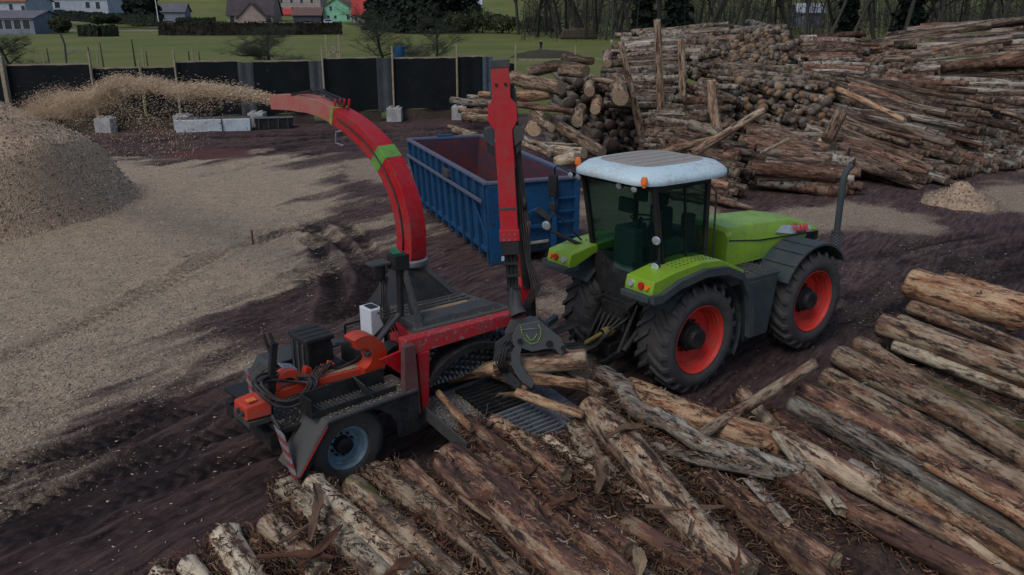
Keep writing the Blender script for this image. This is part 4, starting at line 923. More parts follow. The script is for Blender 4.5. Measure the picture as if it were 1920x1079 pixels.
# spout: box section swept along an arc in the vertical plane of azimuth 135 degrees
sb = cw(2.37, 1.9, 0); sa = radians(135); sx3 = Vector((cos(sa), sin(sa), 0)); sy3 = Vector((-sin(sa), cos(sa), 0))
SPATH = [(-.02, 2.36), (-.06, 2.62), (-.05, 2.9), (.0, 3.15), (.10, 3.4), (.24, 3.62), (.42, 3.83), (.64, 4.02), (.9, 4.18), (1.2, 4.32), (1.5, 4.42), (1.8, 4.50)]
def sweep_box(path, ws, hs_, name, mat, parent, t0=0):
    mb = MB(); k = len(path); vs = []
    for i, (s, z) in enumerate(path):
        a, b_ = path[max(i-1, 0)], path[min(i+1, k-1)]; t = Vector((b_[0]-a[0], b_[1]-a[1])).normalized(); nrm = Vector((-t[1], t[0]))
        w_, h_ = (ws[i] if hasattr(ws, '__len__') else ws), (hs_[i] if hasattr(hs_, '__len__') else hs_)
        for x, y in ((-1, -1), (1, -1), (1, 1), (-1, 1)):
            q = Vector((s, z))+nrm*(y*h_/2); p = sb+sx3*q[0]+sy3*(x*w_/2); p.z = q[1]; vs.append(cl(p))
    fs = [(i*4+j, i*4+(j+1) % 4, (i+1)*4+(j+1) % 4, (i+1)*4+j) for i in range(k-1) for j in range(4)]+[(3, 2, 1, 0), tuple((k-1)*4+j for j in range(4))]
    mb.add(vs, fs); return mb.build(name, mat, parent, bevel=.006)
def smooth_path(P, n_=40):
    P = np.array(P); d = np.r_[0, np.cumsum(np.hypot(*np.diff(P, axis=0).T))]; t = np.linspace(0, d[-1], n_); Q = np.stack([np.interp(t, d, P[:, i]) for i in range(2)], 1)
    for _ in range(6): Q[1:-1] = (Q[:-2]+2*Q[1:-1]+Q[2:])/4
    return [tuple(q) for q in Q]
SP_ = smooth_path(SPATH); hh = list(np.interp(np.linspace(0, 1, 40), [0, .35, 1], [.38, .38, .27]))
spout = sweep_box(SP_, .31, hh, 'discharge_spout', m_red, CH)
sweep_box(SP_[20:24], .322, [h+.012 for h in hh[20:24]], 'green_patch', m_grn, spout)
sweep_box(SP_[38:40], .33, [h+.02 for h in hh[38:40]], 'yellow_band', m_spray, spout)
fl1 = sweep_box([(1.78, 4.50), (2.1, 4.57), (2.5, 4.61), (2.72, 4.61)], .32, .27, 'spout_flap', m_redfade, spout)
fl2 = sweep_box([(2.70, 4.615), (3.1, 4.61), (3.72, 4.57)], [.33, .33, .32], [.29, .27, .26], 'spout_flap', m_redfade, spout)
def sp3(s, y, z): p = sb+sx3*s+sy3*y; p.z = z; return cl(p)
# flap hinge frame and cylinder
mb = MB(); mb.beam(sp3(1.72, -.1, 4.72), sp3(2.4, -.02, 4.86), .05, .05); mb.tube([sp3(1.55, .02, 4.66), sp3(2.35, .0, 4.86)], .022, 8); mb.beam(sp3(2.35, .14, 4.86), sp3(2.95, .16, 4.76), .04, .04); mb.beam(sp3(2.35, -.14, 4.86), sp3(2.95, -.16, 4.76), .04, .04); mb.beam(sp3(2.95, -.16, 4.76), sp3(2.95, .16, 4.76), .04, .04)
tag(mb.build('flap_linkage', m_black, spout, bevel=0), kind='stuff')
for k in range(4): pn('linkage_tab', MB().beam(sp3(1.62+.06*k, -.08+.05*k, 4.60), sp3(1.56+.06*k, -.08+.05*k, 4.76), .015, .05), m_red, spout, bevel=0)
# cable along the near side of the spout
pts = [sp3(s+.10*0, .172, z+.02) for s, z in SP_[2:38:2]]
pn('cable', MB().tube(pts, .014, 6), m_hose, spout, bevel=0, smooth=True)
mb = MB(); mb.box((0, 0, 0), (.01, .01, .01)); mb = MB()
mb.tube([sp3(1.42, .20, 4.28), sp3(1.50, .26, 4.26), sp3(1.52, .26, 4.08), sp3(1.40, .2, 4.04)], .02, 6); pn('spout_handle', mb, m_steel, spout, bevel=0)
# support frame in front of the spout base
pn('support_post', MB().beam((1.44, .82, 1.80), (1.46, .84, 2.72), .10, .06), m_black); pn('support_post', MB().beam((1.48, .30, 1.70), (1.52, .84, 2.66), .10, .06, up=(1, 0, 0)), m_dgrey)
pn('support_post', MB().beam((1.62, .78, 1.86), (1.50, .84, 2.66), .05, .05), m_dgrey)
pn('support_head', MB().box((1.34, .74, 2.62), (1.58, .98, 2.84)), m_black, bevel=.01)
pn('head_plate', MB().box((1.05, .85, 2.70), (1.34, 1.1, 2.74)), m_dgrey); pn('motor', MB().lathe([(2.48, .05), (2.52, .08), (2.68, .08), (2.70, .05)], (1.20, .95, 0), 2, 14), m_black, bevel=0, smooth='auto')
pn('green_rag', MB().hexa([(1.38, .86, 2.84), (1.52, .82, 2.84), (1.54, .96, 2.84), (1.40, .98, 2.84), (1.36, .88, 2.93), (1.46, .86, 2.90), (1.50, .94, 2.89), (1.42, .97, 2.94)]), m_teal, bevel=.01)
for k in range(4): pn('hydraulic_hose', MB().tube([(1.20+.04*k, .95, 2.5), (1.16+.03*k, .9, 2.2), (1.12+.05*k, .85, 1.95), (1.2+.05*k, .8, 1.7)], .015, 6), m_hose, bevel=0, smooth=True)
pn('hydraulic_cylinder', MB().tube([(.60, .45, 1.62), (1.28, .62, 2.02)], .035, 10), m_dgrey, bevel=0, smooth='auto'); pn('hydraulic_cylinder', MB().tube([(.72, .60, 1.58), (1.25, .72, 1.98)], .028, 10), m_black, bevel=0, smooth='auto')
# feed table sloping down to the logs
tbz = lambda v: .74+(v-.3)*.17
tb = MB(); tb.hexa([(1.25, .35, .66), (3.35, .35, .66), (3.35, -1.75, tbz(-1.75)-.07), (1.25, -1.0, tbz(-1.0)-.07), (1.25, .35, tbz(.35)-.03), (3.35, .35, tbz(.35)-.03), (3.35, -1.75, tbz(-1.75)-.03), (1.25, -1.0, tbz(-1.0)-.03)])
table = pn('feed_table', tb, m_steel, bevel=.008)
pn('table_side', MB().beam((1.22, .3, tbz(.3)+.05), (1.22, -1.0, tbz(-1.0)+.03), .03, .20), m_dgrey, table)
pn('table_rail', MB().beam((2.82, .3, tbz(.3)+.03), (2.78, -1.75, tbz(-1.75)+.03), .05, .09), m_steel, table)
for k in range(22): v_ = .2-k*.088; pn('table_slat', MB().beam((1.95, v_, tbz(v_)+.02), (2.72, v_-.02, tbz(v_)+.02), .03, .05), m_steel if k > 8 else m_black, table, bevel=0)
for u_ in (2.0, 2.33, 2.68): pn('table_chain', MB().beam((u_, .25, tbz(.25)+.0), (u_, -1.72, tbz(-1.72)+.0), .035, .04), m_black, table, bevel=0)
# drawbar, front jack
pn('drawbar', MB().beam((3.2, .9, .80), (4.75, .12, .72), .16, .16), m_black); pn('drawbar_arm', MB().beam((3.25, .25, 1.12), (4.35, .55, 1.25), .09, .10), m_tgrey)
pn('front_jack', MB().tube([(3.5, 1.3, 0.02), (3.5, 1.3, 1.05)], .05, 10), m_black, bevel=0); pn('jack_foot', MB().box((3.38, 1.18, .0), (3.62, 1.42, .03)), m_black)
for k in range(5): pn('hydraulic_hose', MB().tube([(3.3, .9+.06*k, 1.1), (3.8, .75+.05*k, .95-.03*k), (4.3, .5+.04*k, .98), (4.8, .2+.05*k, 1.15)], .018, 6), m_hose, bevel=0, smooth=True)
pn('front_gearbox', MB().box((3.1, .5, .6), (3.7, 1.7, 1.25)), m_black, bevel=.03)
# ---- loader crane
LC = empty('loader_crane', (0, 0, 0)); LC.parent = CH
def wbeam(p, q, w_, h_, up=(0, 0, 1)):
    mb = MB(); u2 = Vector(up); u2 = Vector((u2.dot(cE), u2.dot(cN), u2.z)); return mb.beam(cl(p), cl(q), w_, h_, up=u2)
base = cw(4.0, .95, 0)
pn('crane_column', MB().tube([cl((base.x, base.y, .7)), cl((base.x, base.y, 1.75))], [.22, .17], 16), m_black, LC, bevel=0, smooth='auto')
pn('column_foot', MB().box((3.5, .55, .62), (4.3, 1.35, .95)), m_black, LC, bevel=.02)
pn('column_bracket', wbeam((base.x-.05, base.y-.1, 1.5), (base.x-.12, base.y-.25, 1.95), .28, .24), m_red, LC, bevel=.02)
mbm = wbeam((.27, 13.15, 1.70), (-.12, 12.66, 5.15), .18, .24, up=(0, -1, 0)); pn('main_boom', mbm, m_red, LC, bevel=.01)
pn('boom_cylinder', MB().tube([cl((.24, 12.95, 1.9)), cl((.02, 12.68, 3.9))], .06, 12), m_black, LC, bevel=0, smooth='auto')
pn('boom_rod', MB().tube([cl((.02, 12.68, 3.9)), cl((-.05, 12.55, 4.6))], .035, 10), m_steel, LC, bevel=0, smooth='auto')
ST, SBt = Vector((-.17, 12.30, 5.40)), Vector((-.03, 12.0, 2.95))
sdir = (SBt-ST).normalized()
pn('stick', wbeam(ST, SBt, .255, .20, up=(0, -1, 0)), m_red, LC, bevel=.008)
mid = ST+sdir*.62
side = sdir.cross(Vector((0, -1, 0))).normalized()
# widened cheeks
fr = Vector((0, -1, 0))
def plate(poly, off0, off1, name, mat, origin=ST, parent=LC):
    """poly in (across, down) coordinates on the stick's front"""
    mb = MB(); P = [origin+side*x+sdir*y for x, y in poly]; k = len(P)
    mb.add([cl(p+fr*off1) for p in P]+[cl(p+fr*off0) for p in P], [tuple(range(k)), tuple(range(2*k-1, k-1, -1))]+[(i, k+i, k+(i+1) % k, (i+1) % k) for i in range(k)]); return mb.build(name, mat, parent, bevel=.004)
for s in (-1, 1):
    plate([(s*.115, .40), (s*.125, .42), (s*.205, .52), (s*.205, .74), (s*.13, .86), (s*.115, .86)], .0, .104, 'boom_cheek', m_red)
    plate([(s*.135, .80), (s*.27, .84), (s*.29, .92), (s*.28, 1.0), (s*.15, 1.10)], -.12, .09, 'boom_block', m_dgrey); plate([(s*.15, 1.0), (s*.26, .98), (s*.24, 1.16), (s*.16, 1.22)], -.10, .07, 'boom_block', m_black)
plate([(-.14, -.10), (.14, -.10), (.14, .0), (-.14, .0)], -.12, .11, 'stick_cap', m_dgrey)
for s in (-1, 1): 
    p = ST+side*(s*.065)+sdir*.23+fr*.10; pn('stick_bolt', MB().tube([cl(p), cl(p+fr*.02)], .022, 10), m_black, LC, bevel=0)
pn('stick_band', wbeam(ST+sdir*1.98, ST+sdir*2.01, .27, .215, up=(0, -1, 0)), m_dgrey, LC, bevel=0)
pn('stick_sleeve', wbeam(SBt-sdir*.17, SBt+sdir*.0, .29, .24, up=(0, -1, 0)), m_red, LC, bevel=.01)
for a in (-1, 0, 1):
    for b_ in (.04, .12):
        if a == 0 and b_ > .1: continue
        p = SBt+side*(a*.08)-sdir*b_+fr*.12; pn('sleeve_bolt', MB().tube([cl(p), cl(p+fr*.015)], .014, 8), m_steel, LC, bevel=0)
pn('stick_end', wbeam(SBt, SBt+sdir*.20, .26, .22, up=(0, -1, 0)), m_black, LC, bevel=.01)
RT_ = SBt+sdir*.20
for s in (-1, 0, 1): pn('telescope_tube', MB().tube([cl(RT_+side*(s*.06)+fr*.0), cl(Vector((.02, 11.95, 2.15))+side*(s*.05))], .032, 10), m_black, LC, bevel=0, smooth='auto')
for k in range(3): pn('tube_clamp', wbeam(RT_+sdir*(.12+.18*k), RT_+sdir*(.16+.18*k), .22, .12, up=(0, -1, 0)), m_black, LC, bevel=.005)
for k in range(4):
    o = .17+.02*k
    pn('crane_hose', MB().tube([cl(ST-side*(o-.04)+sdir*.3-fr*.05), cl(ST-side*o+sdir*1.4-fr*.05), cl(ST-side*(o+.06*k/3)+sdir*2.3-fr*.03), cl(SBt-side*(o+.05)+sdir*.3), cl(SBt-side*(o+.12+.02*k)+sdir*.7), cl(Vector((.16+.03*k, 11.85, 1.95)))], .015, 6), m_hose, LC, bevel=0, smooth=True)
pn('hose_drum', MB().tube([cl(ST-side*.22+sdir*1.95-fr*.05), cl(ST-side*.26+sdir*1.95-fr*.05)], .10, 14), m_black, LC, bevel=0)
# grapple
GC = Vector((.25, 11.62, 1.62))
rot = pn('rotator', MB().tube([cl((.03, 11.92, 2.2)), cl((.05, 11.88, 1.98)), cl((.10, 11.8, 1.86))], [.07, .11, .13], 14), m_dgrey, LC, bevel=0, smooth='auto')
pn('rotator_hanger', wbeam((.02, 11.94, 2.25), (.06, 11.86, 1.95), .17, .14), m_dgrey, LC, bevel=.015)
GP = empty('grapple', (0, 0, 0)); GP.parent = CH
def gplate(px_poly_, y0, y1, name, mat, bevel=.006):
    P = [D(x, y, y0) for x, y in px_poly_]; Q = [p+Vector((0, y1-y0, 0)) for p in P]; k = len(P)
    mb = MB(); mb.add([cl(p) for p in P]+[cl(q) for q in Q], [tuple(range(k-1, -1, -1)), tuple(range(k, 2*k))]+[(i, (i+1) % k, k+(i+1) % k, k+i) for i in range(k)]); return mb.build(name, mat, GP, bevel=bevel)
m_grap = paint('grapple_grey_paint', (.050, .066, .078), .45, DIRT, .45, 6)
body = [(972, 610), (1012, 603), (1030, 618), (1052, 635), (1062, 657), (1052, 668), (1040, 655), (1022, 655), (998, 660), (962, 648), (960, 632)]
gplate(body, 11.38, 11.42, 'grapple_body', m_grap); gplate([(x-14, y-9) for x, y in body], 11.78, 11.82, 'grapple_body', m_grap)
gplate([(975, 615), (1010, 608), (1030, 625), (1010, 645), (975, 645)], 11.42, 11.78, 'grapple_core', m_dgrey)
def tine(dx, dy, y0, y1, nm, mat):
    o_ = [(966, 650), (958, 668), (960, 688), (972, 710), (996, 729)]; i_ = [(978, 652), (974, 670), (978, 686), (988, 702), (1004, 716)]
    for k in range(4): gplate([(x+dx, y+dy) for x, y in (o_[k], i_[k], i_[k+1], o_[k+1])], y0, y1, nm, mat, 0)
tine(0, 0, 11.34, 11.40, 'grapple_tine', m_grap); tine(-26, 2, 11.44, 11.49, 'grapple_tine', m_dgrey); tine(-14, 0, 11.60, 11.65, 'grapple_tine', m_black)
gplate([(938, 664), (962, 660), (964, 668), (940, 674)], 11.40, 11.60, 'tine_crossbar', m_dgrey); gplate([(936, 690), (962, 688), (964, 696), (938, 700)], 11.42, 11.60, 'tine_crossbar', m_black)
gplate([(928, 645), (968, 616), (974, 622), (944, 652), (936, 690), (924, 686)], 11.56, 11.62, 'claw_arm', m_dgrey)
gplate([(1040, 640), (1056, 640), (1068, 662), (1064, 690), (1052, 706), (1048, 700), (1056, 680), (1050, 662)], 11.62, 11.68, 'claw_arm', m_dgrey)
for x, y, r in ((963, 668, .032), (1056, 653, .035), (975, 640, .04), (1030, 645, .05)):
    p = D(x, y, 11.37); pn('grapple_pin', MB().tube([cl(p+Vector((0, .06, 0))), cl(p+Vector((0, -.02, 0)))], r, 14), m_black, GP, bevel=0)
# sprayed mark on the grapple plate
def spray(pl): 
    pts = [cl(D(x, y, 11.372)) for x, y in pl]; return MB().tube(pts, .007, 5)
mk = [(976, 612), (979, 625), (985, 638), (996, 646), (1008, 642), (1014, 630), (1014, 617), (1009, 609)]
pn('spray_mark', spray(mk), m_spray, GP, bevel=0, smooth=True); pn('spray_mark', spray([(987, 628), (994, 639), (1001, 637), (1007, 627)]), m_spray, GP, bevel=0, smooth=True)
pn('spray_mark', spray([(978, 619), (995, 617), (1013, 618)]), m_steel, GP, bevel=0, smooth=True)
for k in range(4): pn('grapple_hose', MB().tube([cl(D(950+6*k, 640, 11.5)), cl(D(934+5*k, 655, 11.35)), cl(D(930+5*k, 680, 11.35)), cl(D(940+4*k, 700, 11.4))], .012, 5), m_hose, GP, bevel=0, smooth=True)

def dust(n_, u0, u1, v0, v1, zf, parent, sz_=.012):
    U_, V_ = RS.uniform(u0, u1, n_), RS.uniform(v0, v1, n_); Zd = np.array([zf(a, b) for a, b in zip(U_, V_)]); o = flakes('fallen_chips', np.stack([U_, V_, Zd], 1), np.tile([0., 0, 1.], (n_, 1)), sz_, CH_M[:5], 2.2, .3, .95); o.parent = parent; o['kind'] = 'stuff'
dust(500, -.3, 1.0, -.10, .42, lambda a, b: 1.19, CH); dust(900, -.78, .9, .4, 1.3, lambda a, b: 1.0, CH); dust(700, 1.5, 2.9, .3, 1.2, lambda a, b: 1.86-.02*(a-1.5), CH, .010); dust(1600, 1.3, 2.0, -.95, .3, lambda a, b: tbz(b)-.02, CH, .016); dust(700, 2.85, 3.3, -1.6, .3, lambda a, b: tbz(b)-.02, CH, .014)
dust(450, .6, 2.1, .1, .75, lambda a, b: 1.80, TR, .009)
# ================================================================ ROLL-OFF CONTAINER
CO = empty('roll_off_container', (-.6, 20.367, 0), 1.933, label='open blue steel skip container with ribbed sides and rusty inside', cat='container')
CL, CW_, CHh = 7.75, 2.45, 2.10
def wall4(a, b_, z0, z1, inz, th, name, mat):
    """wall from a to b (x,y at top); bottom shifted by inz"""
    a, b_ = Vector(a), Vector(b_); d = (b_-a).normalized(); nn = Vector((-d.y, d.x)); s = Vector(inz)
    mb = MB(); A, B = a, b_
    bo = [(A+s), (B+s), (B+s-nn*th), (A+s-nn*th)]; to = [A, B, B-nn*th, A-nn*th]
    mb.hexa([(p.x, p.y, z0) for p in bo][::-1]+[(p.x, p.y, z1) for p in to][::-1]); return mb.build(name, mat, CO)
z0 = .28
ll = wall4((0, 0), (CL, 0), z0, CHh, (0, -.13), .04, 'side_wall', m_blue); lr = wall4((CL, -CW_), (0, -CW_), z0, CHh, (0, .13), .04, 'side_wall', m_blue)
ln_ = wall4((0, -CW_), (0, 0), z0, CHh, (.05, 0), .04, 'end_wall', m_blue); lf = wall4((CL, 0), (CL, -CW_), z0, CHh, (-.05, 0), .04, 'end_wall', m_blue)
# rusty lining inside
for (a, b_, c) in (((.05, -.06), (CL-.05, -.06), (0, -.13)), ((CL-.05, -CW_+.06), (.05, -CW_+.06), (0, .13)), ((.06, -CW_+.05), (.06, -.05), (.05, 0)), ((CL-.06, -.05), (CL-.06, -CW_+.05), (-.05, 0))):
    wall4(a, b_, z0, CHh-.03, c, .015, 'inner_lining', m_bluein)
pnc = lambda nm, mb, mt, bev=.01, par=CO: mb.build(nm, mt, par, bevel=bev)
pnc('container_floor', MB().box((.1, -CW_+.15, .22), (CL-.1, -.15, .30)), m_bluein)
for y in (-.75, -1.7): pnc('skid', MB().box((.1, y-.09, .0), (CL-.1, y+.09, .22)), m_dgrey)
for (p, q) in (((-.04, .03), (CL+.04, .03)), ((-.04, -CW_-.03), (CL+.04, -CW_-.03)), ((0, .0), (0, -CW_)), ((CL, 0), (CL, -CW_))):
    pnc('top_rim', MB().beam((p[0], p[1], CHh+.02), (q[0], q[1], CHh+.02), .13, .10), m_bluerim, .03)
nr = 12
for i in range(nr):
    x = .12+i*(CL-.24)/(nr-1)
    for sgn, y0 in ((1, 0), (-1, -CW_)):
        yb = y0-sgn*.13
        mb = MB(); w_ = .045
        mb.hexa([(x-w_, min(yb, yb+sgn*.09), .12 if i not in (0, nr-1) else .03), (x+w_, min(yb, yb+sgn*.09), .12 if i not in (0, nr-1) else .03), (x+w_, max(yb, yb+sgn*.09), .12 if i not in (0, nr-1) else .03), (x-w_, max(yb, yb+sgn*.09), .12 if i not in (0, nr-1) else .03),
                 (x-w_, min(y0, y0+sgn*.09), CHh-.03), (x+w_, min(y0, y0+sgn*.09), CHh-.03), (x+w_, max(y0, y0+sgn*.09), CHh-.03), (x-w_, max(y0, y0+sgn*.09), CHh-.03)])
        pnc('side_rib', mb, m_blue, .006)
pnc('ladder_rail', MB().beam((.1, .13, 1.66), (CL-.2, .13, 1.66), .05, .09), m_bluerim)
pnc('bottom_rail', MB().beam((.05, -.11, .33), (CL-.05, -.11, .33), .08, .12), m_blue)
pnc('rim_clamp', MB().box((2.9, .06, 1.75), (3.4, .16, 1.95)), m_dgrey); pnc('rim_clamp', MB().beam((CL+.02, -.95, CHh+.06), (CL+.02, -1.5, CHh+.06), .16, .12), m_blue)
pnc('brace', MB().beam((CL-.15, .11, 1.6), (CL-.9, .02, .5), .04, .03), m_bluerim); pnc('brace', MB().beam((.9, .10, 1.6), (.15, .0, .8), .05, .02), m_blue)
# near end: corner posts, middle post, horizontal swages, hook plate
pnc('corner_post', MB().hexa([(-.02, -.45, .03), (.0, -.10, .03), (.08, -.10, .03), (.08, -.45, .03), (-.07, -.38, CHh-.04), (-.07, .04, CHh-.04), (.03, .04, CHh-.04), (.03, -.38, CHh-.04)][::1]), m_blue)
pnc('corner_post', MB().box((-.07, -CW_-.02, .05), (.03, -CW_+.12, CHh-.04)), m_blue)
pnc('end_post', MB().box((-.13, -1.82, .0), (-.03, -1.68, CHh-.04)), m_blue)
for z in (.62, 1.0, 1.28, 1.62): pnc('end_swage', MB().beam((-.05, -1.86, z), (-.05, -2.36, z), .05, .05), m_blue)
for z in (.42, .95): pnc('end_beam', MB().beam((-.06, -.5, z), (-.06, -1.66, z), .06, .09), m_black if z < .5 else m_blue)
m_scr = paint('scraped_metal', (.30, .27, .22), .7, (.06, .04, .03), .5, 4)
pnc('scraped_bar', MB().beam((-.11, -.55, .52), (-.11, -1.6, .56), .03, .07), m_scr); pnc('scraped_bar', MB().beam((-.09, -.6, 1.02), (-.09, -1.1, 1.04), .03, .12), m_scr)
pnc('hook_plate', MB().beam((-.11, -1.25, 1.42), (-.11, -1.65, 1.12), .05, .16), m_dgrey); pnc('hook_plate', MB().beam((-.10, -.8, 1.25), (-.10, -1.3, 1.42), .05, .06), m_blue)
pnc('marker_plate', MB().box((-.09, -.40, .14), (-.075, -.33, .26)), m_white, 0)

# ================================================================ SCREEN FENCE
def fpt(px, off=0.):
    """foot of the fence seen at picture column px"""
    X = (px-960)/FPX; y = 45.
    for _ in range(30):
        d = y*CP+(CAM_H)*SP; x = X*d; y = float(fence_y(x))
    return Vector((x, y+off, 0))
FN = empty('screen_fence', fpt(480), label='long fence of black sheets on timber posts along the far edge of the yard', cat='fence')
F0 = fpt(480)
def wavy(px0, px1, z0, z1, mat, off, name='sheet'):
    a, b_ = fpt(px0, off)-F0, fpt(px1, off)-F0; n_ = 8; mb = MB(); vs = []
    ph = random.random()*9
    for i in range(n_+1):
        t = i/n_; p = a.lerp(b_, t); dy = .05*sin(ph+i*1.3)
        for z in (z0+.04*sin(ph+i), (z0+z1)/2, z1+.015*sin(ph*2+i*1.7)): vs.append((p.x, p.y+dy*(.4 if z == z1 else 1), z))
    m0 = len(vs); vs2 = [(x, y+.03, z) for x, y, z in vs]
    fs = [(3*i+j, 3*i+3+j, 3*i+4+j, 3*i+1+j) for i in range(n_) for j in (0, 1)]
    rim = [(3*i, m0+3*i, m0+3*i+3, 3*i+3) for i in range(n_)]+[(3*i+2, 3*i+5, m0+3*i+5, m0+3*i+2) for i in range(n_)]+[(0, 1, m0+1, m0), (1, 2, m0+2, m0+1), (3*n_+1, 3*n_, m0+3*n_, m0+3*n_+1), (3*n_+2, 3*n_+1, m0+3*n_+1, m0+3*n_+2)]
    mb.add(vs+vs2, fs+[tuple(m0+k for k in f[::-1]) for f in fs]+rim); return mb.build(name, mat, FN, smooth='auto')
SH = [(-220, -150, 3.2, 0), (-150, 28, 3.2, 0), (29, 188, 3.42, 0), (189, 277, 3.2, 0), (278, 341, 3.2, 0), (342, 457, 3.45, 0), (455, 484, 3.4, 1), (484, 588, 3.4, 0), (586, 613, 3.4, 1), (613, 714, 3.5, 0), (711, 740, 3.5, 1), (741, 859, 3.45, 0), (860, 908, 3.5, 0), (904, 925, 3.5, 2), (925, 964, 3.1, 0)]
for i, (a, b_, z1, k) in enumerate(SH): wavy(a, b_, .62 if k != 1 else .5, z1, (m_belt, m_beltg, m_beltb)[k], .12 if k == 0 else .05)
for i in range(len(SH)-1):
    a, b_ = fpt(SH[i][0], .2)-F0, fpt(SH[i][1], .2)-F0
    if SH[i][3] == 0: MB().beam((a.x, a.y, SH[i][2]+.03), (b_.x, b_.y, SH[i][2]+.03), .08, .09).build('top_rail', m_post, FN); MB().beam((a.x, a.y+.05, .3), (b_.x, b_.y+.05, .3), .12, .6).build('foot_board', m_earthw, FN)
for px, zt_, w_ in ((28, 3.9, .28), (188, 4.1, .13), (277, 3.6, .09), (342, 4.1, .11), (612, 4.15, .12), (740, 4.15, .13), (858, 4.25, .12), (966, 4.2, .12), (1075, 4.1, .12), (-150, 3.9, .16)):
    p = fpt(px, -.02)-F0; zb_ = .78 if px > 100 and px < 900 else 0
    MB().beam((p.x, p.y, zb_), (p.x+.02, p.y, zt_), w_, w_*.7).build('post', m_post, FN, bevel=.01)
for px in (205, 350, 487, 742, 862):
    p = fpt(px, -.32)-F0; mb = MB(); mb.box((p.x-.42, p.y-.35, 0), (p.x+.42, p.y+.42, .78)); bl = mb.build('concrete_block', m_conc, FN, bevel=.03)
    for dx in (-.2, .2):
        for dy in (-.14, .2): MB().lathe([(.78, .11), (.86, .10), (.87, 0)], (p.x+dx, p.y+dy, 0), 2, 12).build('block_stud', m_conc, bl, smooth='auto')
a, b_ = fpt(966, .1)-F0, fpt(1180, .1)-F0
for z in (3.3,): MB().beam((a.x, a.y, z), (b_.x, b_.y, z), .08, .10).build('top_rail', m_post, FN)
# sprayed number mark on one sheet

# long white trough in front of the fence, and the dark bin at its end
p0, p1 = G(331, 250), G(470, 246); d = (p1-p0).normalized(); TRO = empty('white_trough', p0, atan2(d.y, d.x), label='long rusty white steel trough lying before the black fence', cat='trough')
Lt = (p1-p0).length
mb = MB(); mb.hexa([(0, 0, .0), (Lt, 0, .0), (Lt, .9, .0), (0, .9, .0), (-.05, -.05, .66), (Lt+.03, -.05, .66), (Lt+.03, .95, .66), (-.05, .95, .66)]); 
m_trw = paint('rusty_white_paint', (.44, .50, .53), .6, (.25, .24, .23), .2, 1.2, rust=(.05, .04, .035), rustamt=.22)
mb.build('trough_body', m_trw, TRO, bevel=.03); MB().beam((Lt*.62, -.07, .02), (Lt*.62, -.07, .68), .05, .05).build('trough_rib', m_dark, TRO)
MB().hexa([(0, 0, .66), (Lt, 0, .66), (Lt, .9, .66), (0, .9, .66), (.05, .05, .70), (Lt-.05, .05, .70), (Lt-.05, .85, .70), (.05, .85, .70)]).build('trough_cover', m_deck, TRO)
p2 = G(478, 245); BIN = empty('dark_bin', p2, atan2(d.y, d.x), label='black low steel bin standing at the right end of the white trough', cat='bin')
mb = MB(); mb.hexa([(.1, .05, .0), (1.9, .05, .0), (1.9, .8, .0), (.1, .8, .0), (0, 0, .62), (2.0, 0, .62), (2.0, .9, .62), (0, .9, .62)]); mb.build('bin_body', m_black, BIN, bevel=.03)
for k in range(4): MB().box((.2+k*.5, -.03, .05), (.26+k*.5, .02, .6)).build('bin_rib', m_dgrey, BIN)
MB().beam((0, -.02, .66), (2.0, -.02, .66), .07, .08).build('bin_rim', m_steel, BIN); MB().beam((1.98, .0, .6), (1.6, .3, 1.0), .05, .05).build('bin_handle', m_dgrey, BIN)
st_ = G(474, 460); tag(MB().tube([(0, 0, -.1), (.01, 0, .25), (0, .01, .42)], .025, 6).build('marker_stake', m_fibr), 'thin brown stake stuck in the chip covered ground', 'stake').location = st_
# ================================================================ the jet of chips
tip = sb+sx3*3.75; tip.z = 4.57
tgt = Vector((hc.x+3.3, hc.y+.8, 0)); dxy = Vector((tgt.x-tip.x, tgt.y-tip.y)); RNG = dxy.length; dxy.normalize()
n_ = 170000
core = RS.rand(n_) < .88
spd = np.where(core, 21+RS.normal(size=n_)*1.2, 6+15*RS.rand(n_)**.7)
vz = np.where(core, 1.05+RS.normal(size=n_)*.17, 1.0+RS.normal(size=n_)*.45)
T = RS.rand(n_)**.85*1.05
dist = spd*T*(1-.10*T); zj = tip.z+vz*T-4.9*T*T; lat = RS.normal(size=n_)*(.03+.03*dist)*np.where(core, .7, 1.5); lv = RS.normal(size=n_)*(.04+.006*dist)
puff = .22*np.sin(dist*1.1+1)+.1*np.sin(dist*2.9)
zj = zj+lv+np.where(core, puff*np.minimum(1, dist/6), 0)*.5
clump = fbm(dist*.45, zj*.9, lat*.5, 3)
k = (dist < RNG+3) & (zj > .3) & ~((dist > 9.5) & (zj < 3.25)) & ~((~core) & (dist > 12)) & ((clump > -.35) | (RS.rand(n_) < .4))
dist, zj, lat, T, spd, vz = dist[k], zj[k], lat[k], T[k], spd[k], vz[k]
P = np.stack([tip.x+dxy.x*dist-dxy.y*lat, tip.y+dxy.y*dist+dxy.x*lat, zj], 1)
vel = np.stack([dxy.x*spd, dxy.y*spd, vz-9.8*T], 1)+RS.normal(size=(len(P), 3))*[1.6, 1.6, .7]; vel /= np.linalg.norm(vel, axis=1)[:, None]
b3 = np.cross(vel, RS.normal(size=(len(P), 3))); b3 /= np.linalg.norm(b3, axis=1)[:, None]
L_ = (.05+.08*RS.rand(len(P), 1)); W_ = .003+.0045*RS.rand(len(P), 1)
c3 = np.cross(vel, b3)
V = np.stack([P-vel*L_/2, P+b3*W_, P+vel*L_/2, P-b3*W_*.6+c3*W_], 1).reshape(-1, 3); i = np.arange(len(P))*4
F = np.concatenate([np.stack([i, i+1, i+2], 1), np.stack([i, i+2, i+3], 1), np.stack([i, i+3, i+1], 1), np.stack([i+1, i+3, i+2], 1)])
